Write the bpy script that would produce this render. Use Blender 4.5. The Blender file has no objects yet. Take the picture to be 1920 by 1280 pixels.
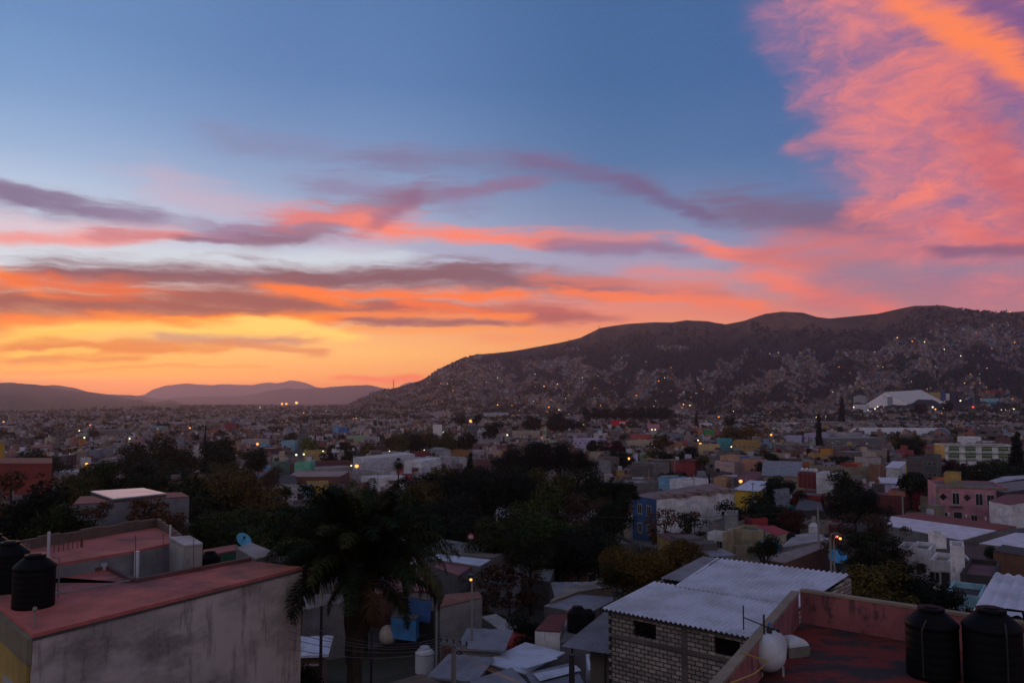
import bpy, math, random
import numpy as np
from math import radians as R, sin, cos, pi, sqrt, atan2, hypot
C = bpy.context.scene
COL = C.collection
# ------------------------------------------------------------------ camera
FPX = 1507.0                       # focal length in pixels of the 1920 px wide photograph
EYE = 36.0                         # eye height above the plain
PITCH = math.atan(110.0 / FPX)
cam_d = bpy.data.cameras.new('camera'); cam = bpy.data.objects.new('camera', cam_d); COL.objects.link(cam)
cam_d.sensor_width = 36.0; cam_d.lens = 36.0 * FPX / 1920.0
cam_d.clip_start = 0.2; cam_d.clip_end = 40000
cam.location = (0, 0, EYE); cam.rotation_euler = (pi / 2 + PITCH, 0, 0)
C.camera = cam

def lin(c):
    return tuple(((v / 255.0) / 12.92 if v / 255.0 <= 0.04045 else ((v / 255.0 + 0.055) / 1.055) ** 2.4) for v in c)

def ray(px, py):
    a = (px - 960.0) / FPX; b = (640.0 - py) / FPX
    return (a, cos(PITCH) - b * sin(PITCH), sin(PITCH) + b * cos(PITCH))

def azel(px, py):
    x, y, z = ray(px, py)
    return atan2(x, y), atan2(z, hypot(x, y))

# ------------------------------------------------------------------ render settings
C.render.engine = 'CYCLES'
cy = C.cycles
cy.use_denoising = True
try: cy.denoiser = 'OPENIMAGEDENOISE'
except Exception: pass
cy.max_bounces = 4; cy.diffuse_bounces = 2; cy.glossy_bounces = 2; cy.transmission_bounces = 2
cy.volume_bounces = 1; cy.transparent_max_bounces = 6
cy.caustics_reflective = False; cy.caustics_refractive = False
cy.sample_clamp_indirect = 2.0
C.view_settings.view_transform = 'Standard'; C.view_settings.look = 'None'
C.view_settings.exposure = 0.0; C.view_settings.gamma = 1.0
C.view_settings.use_curve_mapping = False

# ------------------------------------------------------------------ node helper
class NT:
    def __init__(s, tree):
        s.t = tree; s.n = tree.nodes; s.l = tree.links
    def new(s, kind, **kw):
        n = s.n.new(kind)
        for k, v in kw.items(): setattr(n, k, v)
        return n
    def set(s, sock, v):
        if isinstance(v, bpy.types.NodeSocket): s.l.new(v, sock)
        elif v is not None: sock.default_value = v
    def m(s, op, a, b=None, c=None, clamp=False):
        n = s.new('ShaderNodeMath', operation=op); n.use_clamp = clamp
        s.set(n.inputs[0], a); s.set(n.inputs[1], b); s.set(n.inputs[2], c)
        return n.outputs[0]
    def vm(s, op, a, b=None):
        n = s.new('ShaderNodeVectorMath', operation=op)
        s.set(n.inputs[0], a); s.set(n.inputs[1], b)
        return n.outputs['Value'] if op in ('LENGTH', 'DOT_PRODUCT') else n.outputs[0]
    def comb(s, x, y, z=0.0):
        n = s.new('ShaderNodeCombineXYZ')
        s.set(n.inputs[0], x); s.set(n.inputs[1], y); s.set(n.inputs[2], z)
        return n.outputs[0]
    def noise(s, vec, scale, detail=4, rough=0.55, dist=0.0, color=False):
        n = s.new('ShaderNodeTexNoise'); s.set(n.inputs['Vector'], vec)
        n.inputs['Scale'].default_value = scale; n.inputs['Detail'].default_value = detail
        n.inputs['Roughness'].default_value = rough; n.inputs['Distortion'].default_value = dist
        return n.outputs['Color'] if color else n.outputs['Fac']
    def mapr(s, v, a, b, c, d, smooth=True):
        n = s.new('ShaderNodeMapRange'); n.interpolation_type = 'SMOOTHSTEP' if smooth else 'LINEAR'
        s.set(n.inputs['Value'], v)
        for i, q in ((1, a), (2, b), (3, c), (4, d)): s.set(n.inputs[i], q)
        return n.outputs[0]
    def mix(s, f, a, b, blend='MIX'):
        n = s.new('ShaderNodeMix', data_type='RGBA', blend_type=blend)
        n.clamp_factor = True
        def c4(v): return (tuple(v) + (1.0,)) if isinstance(v, tuple) and len(v) == 3 else v
        s.set(n.inputs[0], f); s.set(n.inputs[6], c4(a)); s.set(n.inputs[7], c4(b))
        return n.outputs[2]
    def ramp(s, v, stops, interp='EASE'):
        n = s.new('ShaderNodeValToRGB'); s.set(n.inputs[0], v); cr = n.color_ramp; cr.interpolation = interp
        while len(cr.elements) > 1: cr.elements.remove(cr.elements[-1])
        cr.elements[0].position = stops[0][0]; cr.elements[0].color = tuple(stops[0][1]) + (1,)
        for p, c in stops[1:]:
            e = cr.elements.new(p); e.color = tuple(c) + (1,)
        return n.outputs[0]
    def mapping(s, vec, loc=(0, 0, 0), rot=(0, 0, 0), scale=(1, 1, 1), kind='POINT'):
        n = s.new('ShaderNodeMapping', vector_type=kind); s.set(n.inputs['Vector'], vec)
        n.inputs['Location'].default_value = loc; n.inputs['Rotation'].default_value = rot; n.inputs['Scale'].default_value = scale
        return n.outputs[0]

# ------------------------------------------------------------------ world: dusk sky with clouds laid out by azimuth and elevation
SUN_AZ = azel(280, 740)[0]
SUN_EL = R(1.0)
SKY_GAIN = 1.0
HAZE = 0.62e-4
INSC = (.235, .145, .165)
def build_world():
    w = bpy.data.worlds.new('World'); C.world = w; w.use_nodes = True
    t = NT(w.node_tree); t.n.clear()
    tc = t.new('ShaderNodeTexCoord').outputs['Generated']
    sep = t.new('ShaderNodeSeparateXYZ'); t.set(sep.inputs[0], tc)
    X, Y, Z = sep.outputs
    az = t.m('ARCTAN2', X, Y)
    hor = t.m('SQRT', t.m('ADD', t.m('MULTIPLY', X, X), t.m('MULTIPLY', Y, Y)))
    el = t.m('ARCTAN2', Z, hor)
    V = t.comb(az, el)
    # domain warp, streaky
    w1 = t.noise(t.mapping(V, scale=(5, 14, 1)), 1.0, 4, .6, color=True)
    w2 = t.noise(t.mapping(V, scale=(22, 60, 1)), 1.0, 4, .6, color=True)
    d1 = t.vm('MULTIPLY', t.vm('SUBTRACT', w1, (.5, .5, .5)), (.075, .030, 0))
    d2 = t.vm('MULTIPLY', t.vm('SUBTRACT', w2, (.5, .5, .5)), (.030, .010, 0))
    W = t.vm('ADD', t.vm('ADD', V, d1), d2)
    streak = t.noise(t.mapping(W, rot=(0, 0, R(-4)), scale=(6, 75, 1)), 1.0, 8, .66)
    billow = t.noise(t.mapping(W, rot=(0, 0, R(-33)), scale=(9, 17, 1)), 1.0, 8, .60, .35)
    fine = t.noise(t.mapping(W, rot=(0, 0, R(-38)), scale=(26, 60, 1)), 1.0, 8, .66, .8)
    ne = t.mapr(el, 0.0, pi / 2, 0, 1, False)
    def col(px, rows):
        out = []
        for py, c in rows:
            out.append((max(0.0, azel(px, py)[1]) / (pi / 2), lin(c)))
        out.sort(key=lambda q: q[0])
        out += [(0.42, tuple(v * .93 for v in out[-1][1])), (.62, lin((64, 92, 140))), (1.0, lin((52, 76, 124)))]
        return t.ramp(ne, out, 'LINEAR')
    A = col(0, [(745, (226, 132, 92)), (715, (240, 152, 88)), (660, (248, 178, 92)), (610, (244, 178, 110)), (550, (226, 170, 140)), (485, (206, 210, 220)), (430, (202, 206, 220)), (350, (184, 199, 221)), (270, (152, 178, 212)), (150, (122, 156, 200)), (0, (104, 141, 189))])
    B = col(620, [(745, (214, 126, 98)), (715, (228, 146, 100)), (660, (246, 182, 112)), (610, (238, 168, 118)), (550, (206, 160, 150)), (490, (194, 202, 217)), (430, (164, 176, 203)), (350, (142, 162, 196)), (270, (118, 146, 188)), (150, (94, 129, 178)), (0, (88, 123, 173))])
    D = col(1200, [(745, (214, 126, 100)), (700, (232, 142, 100)), (640, (240, 150, 104)), (580, (226, 136, 120)), (530, (184, 144, 156)), (470, (150, 150, 180)), (400, (122, 136, 172)), (300, (88, 118, 162)), (150, (72, 107, 155)), (0, (70, 104, 152))])
    E = col(1900, [(745, (190, 110, 110)), (600, (190, 126, 128)), (540, (158, 126, 142)), (490, (138, 124, 152)), (420, (110, 116, 156)), (300, (84, 112, 160)), (0, (78, 98, 152))])
    a0, a1, a2, a3 = (azel(p, 500)[0] for p in (0, 620, 1200, 1900))
    c = t.mix(t.mapr(az, a0, a1, 0, 1), A, B)
    c = t.mix(t.mapr(az, a1, a2, 0, 1), c, D)
    c = t.mix(t.mapr(az, a2, a3, 0, 1), c, E)
    # the physical dusk sky gives a part of the light
    ni = t.new('ShaderNodeTexSky', sky_type='NISHITA'); ni.sun_disc = False
    ni.sun_elevation = SUN_EL; ni.sun_rotation = SUN_AZ; ni.altitude = 1500; ni.dust_density = 3
    c = t.mix(.004, c, ni.outputs[0], 'ADD')
    wisp = t.noise(t.mapping(W, rot=(0, 0, R(-9)), scale=(14, 70, 1)), 1.0, 6, .6, .5)
    def band(c, x1, y1, x2, y2, w, taper=.30):
        """0 on the spine of a long thin cloud band, growing outwards; long tapering ends"""
        (u1, v1), (u2, v2) = azel(x1, y1), azel(x2, y2)
        L = hypot(u2 - u1, v2 - v1) / 2; wr = w / FPX
        ma = t.new('ShaderNodeVectorMath', operation='MULTIPLY_ADD'); t.set(ma.inputs[0], c); ma.inputs[1].default_value = (1e-9, 1e-9, 1e-9); t.set(ma.inputs[2], W)   # keeps the bands in order
        P = t.mapping(ma.outputs[0], loc=((u1 + u2) / 2, (v1 + v2) / 2, 0), rot=(0, 0, atan2(v2 - v1, u2 - u1)), scale=(wr, wr, 1), kind='TEXTURE')
        s = t.new('ShaderNodeSeparateXYZ'); t.set(s.inputs[0], P)
        e = t.m('MULTIPLY', t.m('MAXIMUM', t.m('SUBTRACT', t.m('ABSOLUTE', s.outputs[0]), L / wr * .92), 0.0), taper)
        return t.m('SQRT', t.m('ADD', t.m('MULTIPLY', e, e), t.m('MULTIPLY', s.outputs[1], s.outputs[1])))
    def stroke(c, x1, y1, x2, y2, w, color, k=.8, n=None, amt=1.0, soft=.0):
        r = band(c, x1, y1, x2, y2, w)
        nn = streak if n is None else n
        r = t.m('MULTIPLY_ADD', nn, amt * 2.2, t.m('ADD', r, -.5 * amt * 2.2))
        r = t.m('MULTIPLY_ADD', wisp, amt * 1.2, t.m('ADD', r, -.5 * amt * 1.2))
        f = t.mapr(r, 1.45, soft, 0, k)
        return t.mix(f, c, lin(color))
    for s in STROKES: c = stroke(c, *s)
    # great coral cloud on the right: lit billows over a blue-violet gap
    b = billow
    for s in CLOUD:
        kind, x1, y1, x2, y2, wd = s[:6]
        r = band(c, x1, y1, x2, y2, wd, .8)
        r = t.m('ADD', r, t.m('MULTIPLY', t.m('SUBTRACT', b, .5), -1.9))
        r = t.m('ADD', r, t.m('MULTIPLY', t.m('SUBTRACT', fine, .5), -.75))
        f = t.mapr(r, 1.62, -.25, 0, s[8])
        cc = t.mix(t.mapr(t.m('ADD', t.m('MULTIPLY', b, .55), t.m('MULTIPLY', fine, .45)), .30, .70, 0, 1), lin(s[6]), lin(s[7]))
        c = t.mix(f, c, cc)
    for s in STROKES2: c = stroke(c, *s)
    # below the horizon: dim earth tone
    c = t.mix(t.mapr(el, -.06, -.005, 1, 0), c, lin((70, 60, 66)))
    # unseen half of the sky behind the viewer is brightened to light the town
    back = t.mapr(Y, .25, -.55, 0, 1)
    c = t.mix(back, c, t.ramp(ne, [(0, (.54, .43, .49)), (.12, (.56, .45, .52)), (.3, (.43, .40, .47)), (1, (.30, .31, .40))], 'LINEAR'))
    # brightness of the open sky above the haze layer: seen through the air it keeps the colours given above
    T = t.m('EXPONENT', t.m('MULTIPLY', t.m('MINIMUM', t.m('DIVIDE', 620.0, t.m('MAXIMUM', t.m('TANGENT', el), .02)), 25500.0), -HAZE))
    iT = t.m('DIVIDE', 1.0, T); sc_ = t.m('SUBTRACT', iT, 1.0)
    c = t.vm('SUBTRACT', t.vm('MULTIPLY', c, t.comb(iT, iT, iT)), t.vm('MULTIPLY', t.comb(sc_, sc_, sc_), INSC))
    c = t.vm('MAXIMUM', c, (.005, .005, .005))
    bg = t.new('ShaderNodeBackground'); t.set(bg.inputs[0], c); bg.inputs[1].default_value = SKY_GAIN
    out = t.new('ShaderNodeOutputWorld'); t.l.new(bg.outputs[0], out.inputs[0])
    w.cycles.sampling_method = 'MANUAL'; w.cycles.sample_map_resolution = 512

MAUVE = (128, 104, 136)
STROKES = [
 # x1,y1,x2,y2,width,color,strength,[noise],amt
 (430, 262, 760, 296, 26, (134, 136, 172), .55),
 (700, 296, 1010, 304, 24, (126, 118, 152), .60),
 (1000, 306, 1190, 350, 24, (122, 104, 140), .70),
 (1180, 352, 1330, 402, 16, (116, 98, 134), .70),
 (760, 470, 1300, 500, 40, (166, 160, 186), .6),
 (860, 360, 1010, 348, 12, (146, 102, 132), .65),
 (640, 350, 860, 366, 26, (140, 116, 150), .55),
 (330, 350, 640, 440, 34, (206, 172, 188), .5),
 (0, 366, 240, 400, 24, (124, 104, 136), .9),
 (220, 398, 390, 428, 20, (150, 134, 162), .65),
 (0, 418, 300, 428, 18, (226, 188, 196), .6),
 (0, 442, 330, 440, 13, (240, 146, 136), .85),
 (200, 436, 430, 446, 12, (196, 122, 130), .7),
 (330, 448, 580, 448, 9, (134, 104, 122), .8),
 (430, 434, 620, 420, 26, (150, 116, 146), .7),
 (540, 440, 720, 384, 32, (144, 106, 126), .75),
 (570, 408, 720, 404, 22, (238, 134, 124), .75),
 (690, 422, 1010, 446, 20, (252, 136, 112), .95),
 (720, 402, 760, 372, 18, (140, 104, 134), .6),
 (1000, 446, 1200, 446, 18, (222, 134, 128), .75),
 (1050, 462, 1310, 464, 15, (146, 112, 142), .75),
 (1300, 450, 1500, 492, 17, (252, 130, 104), .85),
 (1430, 392, 1640, 424, 40, (126, 98, 124), .75),
 (1480, 456, 1800, 470, 30, (216, 122, 120), .75),
 (1440, 480, 1700, 505, 22, (194, 120, 126), .65),
 # white-blue clear band and the long dark bank
 (0, 476, 760, 482, 20, (208, 216, 224), .75),
 (0, 506, 60, 512, 14, (216, 150, 120), .8),
 (90, 508, 900, 520, 30, (136, 98, 106), 1.0),
 (880, 516, 1100, 536, 26, (138, 102, 112), .95),
 (1080, 536, 1330, 552, 14, (150, 104, 118), .6),
 (0, 572, 520, 574, 44, (162, 98, 88), 1.0),
 (450, 566, 760, 580, 30, (158, 98, 92), .9),
 (760, 575, 1060, 588, 22, (190, 100, 92), .8),
 (1000, 520, 1330, 535, 14, (222, 128, 112), .7),
 (0, 512, 50, 536, 15, (255, 136, 66), .95),
 (50, 530, 250, 548, 22, (234, 112, 66), .85),
 (520, 542, 620, 562, 16, (255, 128, 62), .95),
 (560, 548, 1000, 552, 11, (255, 126, 70), .95),
 (760, 566, 1000, 596, 10, (246, 122, 74), .85),
 (1040, 546, 1420, 572, 12, (255, 130, 84), .85),
 (1000, 590, 1130, 596, 12, (166, 100, 104), .6),
 (1300, 560, 1500, 600, 26, (232, 128, 110), .65),
 (1440, 520, 1680, 580, 20, (248, 124, 102), .85),
 (1180, 505, 1500, 520, 14, (230, 134, 122), .6),
 (1600, 560, 1920, 556, 26, (176, 122, 134), .55),
 # yellow fire under the bank
 (0, 612, 400, 607, 9, (255, 150, 64), .8),
 (0, 626, 100, 622, 7, (232, 128, 70), .7),
 (240, 640, 600, 637, 8, (216, 142, 104), .75),
 (0, 646, 340, 656, 8, (230, 134, 74), .8),
 (0, 690, 520, 684, 4, (238, 152, 86), .6),
 (640, 612, 1000, 606, 7, (170, 106, 98), .6),
 (900, 640, 1150, 626, 9, (244, 150, 104), .6),
 (0, 602, 640, 600, 13, (255, 132, 54), .95),
 (60, 618, 560, 616, 15, (255, 204, 104), 1.0),
 (0, 634, 120, 626, 10, (255, 196, 96), .9),
 (480, 608, 640, 632, 13, (255, 208, 112), .95),
 (640, 604, 930, 602, 11, (158, 100, 100), .85),
 (620, 592, 1000, 590, 8, (255, 140, 78), .8),
 (640, 622, 1000, 618, 8, (255, 156, 84), .7),
 (300, 630, 560, 640, 8, (196, 146, 128), .7),
 (0, 644, 420, 652, 10, (226, 138, 78), .75),
 (420, 640, 620, 660, 7, (220, 140, 96), .8),
 (0, 664, 260, 670, 7, (216, 132, 76), .7),
 (0, 655, 180, 655, 4, (255, 200, 100), .7),
 (640, 704, 800, 710, 7, (240, 118, 92), .7),
]
CLOUD = [
 ('c', 1540, 520, 1960, 480, 40, (146, 112, 134), (214, 126, 126), .65),
 ('c', 1500, -80, 1640, 200, 80, (134, 112, 156), (222, 136, 144), .8),
 ('c', 1600, -60, 1780, 240, 95, (168, 112, 144), (236, 138, 132), .9),
 ('c', 1635, 190, 1790, 430, 108, (160, 112, 146), (234, 132, 128), .9),
 ('c', 1720, -60, 1960, 120, 85, (186, 112, 134), (240, 134, 120), .9),
 ('c', 1800, 180, 1960, 420, 90, (176, 106, 132), (238, 130, 118), .9),
 ('c', 1500, 272, 1660, 252, 20, (150, 112, 148), (222, 132, 138), .45),
 ('c', 1430, 40, 1520, 160, 36, (112, 110, 158), (196, 126, 150), .6),
 ('c', 1600, 400, 1740, 352, 20, (214, 120, 128), (255, 138, 114), .85),
]
STROKES2 = [
 (1700, 0, 1830, 70, 26, (255, 136, 92), .9, None, .5),
 (1820, 66, 1970, 150, 28, (255, 136, 88), .92, None, .5),
 (1860, 14, 1960, 80, 32, (118, 88, 140), .85, None, .8),
 (1880, 158, 1960, 200, 22, (134, 98, 148), .55),
 (1890, 330, 1960, 400, 44, (206, 100, 104), .5),
 (1820, 440, 1930, 470, 20, (230, 114, 104), .5),
 (1740, 470, 1960, 480, 10, (122, 96, 126), .75),
 (1600, 503, 1960, 505, 18, (152, 132, 152), .6),
]
build_world()
sd = bpy.data.lights.new('sun', 'SUN'); sun = bpy.data.objects.new('sun', sd); COL.objects.link(sun)
sd.energy = 0.9; sd.angle = R(12); sd.color = (1.0, .46, .20)
# the light travels from the glow on the left horizon
from mathutils import Vector
sdir = Vector((sin(SUN_AZ) * cos(R(3)), cos(SUN_AZ) * cos(R(3)), sin(R(3))))
sun.rotation_euler = sdir.to_track_quat('Z', 'Y').to_euler()
# ------------------------------------------------------------------ tagging and mesh helpers
def tag(o, label=None, cat=None, group=None, kind=None):
    if label: o['label'] = label
    if cat: o['category'] = cat
    if group: o['group'] = group
    if kind: o['kind'] = kind
    return o
def empty(name, loc, rz=0.0, label=None, cat=None, group=None):
    o = bpy.data.objects.new(name, None); COL.objects.link(o)
    o.location = loc; o.rotation_euler = (0, 0, rz); o.empty_display_size = .3
    return tag(o, label, cat, group)
class MB:
    """collects faces in world or local coordinates; build() links ONE mesh object"""
    def __init__(s): s.v = []; s.f = []; s.mi = []; s.col = []
    def quad(s, pts, m=0, c=None):
        i = len(s.v); s.v += [tuple(p) for p in pts]; s.f.append(tuple(range(i, i + len(pts)))); s.mi.append(m); s.col.append(c)
    def box(s, c, d, rz=0.0, m=0, col=None, rx=0.0, bottom=True):
        hx, hy, hz = d[0] / 2, d[1] / 2, d[2] / 2; cr, sr = cos(rz), sin(rz); cx_, sx_ = cos(rx), sin(rx)
        P = []
        for x, y, z in ((-1, -1, -1), (1, -1, -1), (1, 1, -1), (-1, 1, -1), (-1, -1, 1), (1, -1, 1), (1, 1, 1), (-1, 1, 1)):
            X, Y, Z = x * hx, y * hy, z * hz
            Y, Z = Y * cx_ - Z * sx_, Y * sx_ + Z * cx_
            P.append((c[0] + X * cr - Y * sr, c[1] + X * sr + Y * cr, c[2] + Z))
        i = len(s.v); s.v += P
        F = [(4, 5, 6, 7), (0, 1, 5, 4), (1, 2, 6, 5), (2, 3, 7, 6), (3, 0, 4, 7)] + ([(3, 2, 1, 0)] if bottom else [])
        for f in F: s.f.append(tuple(i + k for k in f)); s.mi.append(m); s.col.append(col)
    def bar(s, a, b, w, m=0, col=None, n=4):
        a = np.array(a, float); b = np.array(b, float); d = b - a; L = np.linalg.norm(d)
        if L < 1e-6: return
        d /= L; u = np.cross(d, (0, 0, 1.0)); 
        if np.linalg.norm(u) < 1e-3: u = np.array((1.0, 0, 0))
        u /= np.linalg.norm(u); v = np.cross(d, u)
        i = len(s.v); r = w / 2
        for p in (a, b):
            for k in range(n):
                t = 2 * pi * (k + .5) / n; q = p + u * r * cos(t) + v * r * sin(t); s.v.append(tuple(q))
        for k in range(n):
            s.f.append((i + k, i + (k + 1) % n, i + n + (k + 1) % n, i + n + k)); s.mi.append(m); s.col.append(col)
        s.f.append(tuple(i + k for k in reversed(range(n)))); s.mi.append(m); s.col.append(col)
        s.f.append(tuple(i + n + k for k in range(n))); s.mi.append(m); s.col.append(col)
    def tube(s, pts, rad, n=8, m=0, col=None, cap=True):
        pts = [np.array(p, float) for p in pts]; K = len(pts); i = len(s.v)
        for k, p in enumerate(pts):
            d = pts[min(k + 1, K - 1)] - pts[max(k - 1, 0)]; d /= max(1e-9, np.linalg.norm(d))
            u = np.cross(d, (0.03, .99, .1)) if abs(d[1]) < .9 else np.cross(d, (0, 0, 1.0)); u /= np.linalg.norm(u); v = np.cross(d, u)
            r = rad[k] if hasattr(rad, '__len__') else rad
            for j in range(n):
                t = 2 * pi * j / n; s.v.append(tuple(p + u * r * cos(t) + v * r * sin(t)))
        for k in range(K - 1):
            for j in range(n):
                a = i + k * n + j; b = i + k * n + (j + 1) % n
                s.f.append((a, b, b + n, a + n)); s.mi.append(m); s.col.append(col)
        if cap:
            s.f.append(tuple(i + j for j in reversed(range(n)))); s.mi.append(m); s.col.append(col)
            s.f.append(tuple(i + (K - 1) * n + j for j in range(n))); s.mi.append(m); s.col.append(col)
    def lathe(s, c, prof, n=20, m=0, axis='z', rz=0.0):
        i = len(s.v)
        for r, z in prof:
            for j in range(n):
                t = 2 * pi * j / n; X, Y, Z = r * cos(t), r * sin(t), z
                if axis == 'y': X, Y, Z = X, Z, Y
                X, Y = X * cos(rz) - Y * sin(rz), X * sin(rz) + Y * cos(rz)
                s.v.append((c[0] + X, c[1] + Y, c[2] + Z))
        for k in range(len(prof) - 1):
            for j in range(n):
                a = i + k * n + j; b = i + k * n + (j + 1) % n
                s.f.append((a, b, b + n, a + n)); s.mi.append(m); s.col.append(None)
        s.f.append(tuple(i + j for j in reversed(range(n)))); s.mi.append(m); s.col.append(None)
        s.f.append(tuple(i + (len(prof) - 1) * n + j for j in range(n))); s.mi.append(m); s.col.append(None)
    def prism(s, poly, z0, z1, m=0, top=True, bottom=False, col=None):
        n = len(poly); a = sum(poly[k][0] * poly[(k + 1) % n][1] - poly[(k + 1) % n][0] * poly[k][1] for k in range(n))
        if a < 0: poly = poly[::-1]
        zt = z1 if hasattr(z1, '__len__') else [z1] * n
        if a < 0: zt = zt[::-1]
        i = len(s.v); s.v += [(p[0], p[1], z0) for p in poly] + [(p[0], p[1], zt[k]) for k, p in enumerate(poly)]
        for k in range(n):
            s.f.append((i + k, i + (k + 1) % n, i + n + (k + 1) % n, i + n + k)); s.mi.append(m); s.col.append(col)
        if top: s.f.append(tuple(i + n + k for k in range(n))); s.mi.append(m); s.col.append(col)
        if bottom: s.f.append(tuple(i + k for k in reversed(range(n)))); s.mi.append(m); s.col.append(col)
    def build(s, name, mats, parent=None, color=None, smooth=False, loc=None):
        off = np.array(parent.location) if parent is not None and loc is None else np.array(loc if loc is not None else (0, 0, 0))
        local = getattr(s, 'local', False)
        me = bpy.data.meshes.new(name)
        vv = np.array(s.v, float)
        if not local: vv = vv - off
        me.from_pydata([tuple(p) for p in vv], [], s.f); me.update()
        if not isinstance(mats, (list, tuple)): mats = [mats]
        for q in mats: me.materials.append(q)
        if len(mats) > 1: me.polygons.foreach_set('material_index', s.mi)
        if any(c is not None for c in s.col):
            ca = me.color_attributes.new('tint', 'FLOAT_COLOR', 'CORNER'); arr = []
            for f, c in zip(s.f, s.col): arr += list((c or (.3, .3, .3)) + (1.0,)) * len(f)
            ca.data.foreach_set('color', arr)
        if smooth: me.polygons.foreach_set('use_smooth', [True] * len(me.polygons))
        o = bpy.data.objects.new(name, me); COL.objects.link(o)
        if parent is not None: o.parent = parent
        if loc is not None and not local: o.location = loc
        if color is not None: o.color = tuple(color) + (1.0,)
        return o
def lmb():
    m = MB(); m.local = True; return m

# ------------------------------------------------------------------ materials
MATS = {}
def mat(name):
    m = bpy.data.materials.new(name); m.use_nodes = True; t = NT(m.node_tree); t.n.clear()
    out = t.new('ShaderNodeOutputMaterial'); p = t.new('ShaderNodeBsdfPrincipled'); t.l.new(p.outputs[0], out.inputs[0])
    p.inputs['Roughness'].default_value = .85; p.inputs['Specular IOR Level'].default_value = .25
    return m, t, p
def setc(t, p, c, rough=None):
    t.set(p.inputs['Base Color'], (tuple(c) + (1,)) if isinstance(c, tuple) else c)
    if rough is not None: t.set(p.inputs['Roughness'], rough)
def bump(t, p, h, strength=.3, dist=.02):
    b = t.new('ShaderNodeBump'); b.inputs['Strength'].default_value = strength; b.inputs['Distance'].default_value = dist
    t.set(b.inputs['Height'], h); t.l.new(b.outputs[0], p.inputs['Normal'])
def flat(name, c, rough=.8, metal=0.0, spec=.25):
    if name in MATS: return MATS[name]
    m, t, p = mat(name); setc(t, p, c, rough); p.inputs['Metallic'].default_value = metal; p.inputs['Specular IOR Level'].default_value = spec
    MATS[name] = m; return m
def objpos(t): return t.new('ShaderNodeTexCoord').outputs['Object']
def objcol(t): return t.new('ShaderNodeObjectInfo').outputs['Color']
def worldpos(t): return t.new('ShaderNodeNewGeometry').outputs['Position']
def make_plaster():
    m, t, p = mat('plaster'); pos = worldpos(t)
    n1 = t.noise(t.mapping(pos, scale=(.35, .35, .9)), 1, 5, .6)
    n2 = t.noise(t.mapping(pos, scale=(1.5, 1.5, .5)), 1, 6, .65)       # rain streaks
    n3 = t.noise(pos, 9, 4, .6)
    g = t.m('ADD', t.m('MULTIPLY', n1, .55), t.m('MULTIPLY', n2, .45))
    k = t.mapr(g, .38, .66, .62, 1.12)
    c = t.mix(1.0, objcol(t), t.comb(k, k, k), 'MULTIPLY')
    c = t.mix(t.mapr(n2, .54, .72, 0, .6), c, (.05, .046, .043))
    c = t.mix(t.mapr(n3, .3, .8, 0, .18), c, (.22, .2, .19))
    setc(t, p, c, .92); bump(t, p, n3, .25, .03); return m
def make_roof():
    m, t, p = mat('roof_coating'); pos = worldpos(t)
    n1 = t.noise(pos, .8, 6, .65); n2 = t.noise(t.mapping(pos, loc=(7, 3, 1)), .25, 5, .6); n3 = t.noise(pos, 14, 3, .6)
    k = t.mapr(n1, .3, .7, .66, 1.15)
    c = t.mix(1.0, objcol(t), t.comb(k, k, k), 'MULTIPLY')
    c = t.mix(t.mapr(n2, .54, .66, 0, .6), c, (.060, .050, .052))
    c = t.mix(t.mapr(n3, .3, .8, 0, .15), c, (.25, .23, .22))
    setc(t, p, c, .9); bump(t, p, n3, .3, .02); return m
def make_tint(name, rough=.9):
    m, t, p = mat(name); a = t.new('ShaderNodeAttribute'); a.attribute_name = 'tint'
    n = t.noise(worldpos(t), .6, 4, .6); k = t.mapr(n, .3, .7, .75, 1.1)
    setc(t, p, t.mix(1.0, a.outputs['Color'], t.comb(k, k, k), 'MULTIPLY'), rough); return m
def make_leaf(name='leaves'):
    m, t, p = mat(name); g = t.new('ShaderNodeNewGeometry')
    rnd = g.outputs['Random Per Island'] if 'Random Per Island' in g.outputs else t.noise(g.outputs['Position'], 3)
    k = t.mapr(rnd, 0, 1, .45, 1.6, False)
    n = t.noise(g.outputs['Position'], .5, 3, .6); k2 = t.mapr(n, .3, .7, .6, 1.4)
    k = t.m('MULTIPLY', k, k2)
    c = t.mix(1.0, objcol(t), t.comb(k, k, k), 'MULTIPLY'); setc(t, p, c, .7); p.inputs['Specular IOR Level'].default_value = .04
    return m
def make_bark():
    m, t, p = mat('bark'); n = t.noise(t.mapping(objpos(t), scale=(6, 6, 1.5)), 1, 5, .6)
    setc(t, p, t.mix(t.mapr(n, .3, .7, 0, 1), (.018, .014, .011), (.050, .038, .030)), .95); bump(t, p, n, .6, .05); return m
def make_ground():
    m, t, p = mat('ground'); pos = worldpos(t)
    n1 = t.noise(pos, .02, 6, .6); n2 = t.noise(pos, .25, 5, .65); n3 = t.noise(pos, .006, 4, .6)
    c = t.mix(t.mapr(n1, .42, .6, 0, 1), (.105, .092, .085), (.030, .034, .022))
    c = t.mix(t.mapr(n2, .45, .65, 0, .7), c, (.065, .055, .048))
    c = t.mix(t.mapr(n3, .5, .62, 0, .6), c, (.032, .038, .022))
    setc(t, p, c, .95); return m
def make_hill(name, a, b, c_, s=1.0):
    m, t, p = mat(name); pos = worldpos(t)
    n1 = t.noise(pos, .0035 * s, 6, .62); n2 = t.noise(pos, .03 * s, 5, .7); n3 = t.noise(pos, .0012 * s, 4, .6)
    z = t.new('ShaderNodeSeparateXYZ'); t.set(z.inputs[0], pos)
    c = t.mix(t.mapr(n1, .40, .58, 0, 1), a, b)
    c = t.mix(t.mapr(n2, .44, .62, 0, .75), c, c_)
    setc(t, p, c, .95); bump(t, p, n2, .6, 6.0); return m, t, p, c, z.outputs[2], n1, n2
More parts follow.
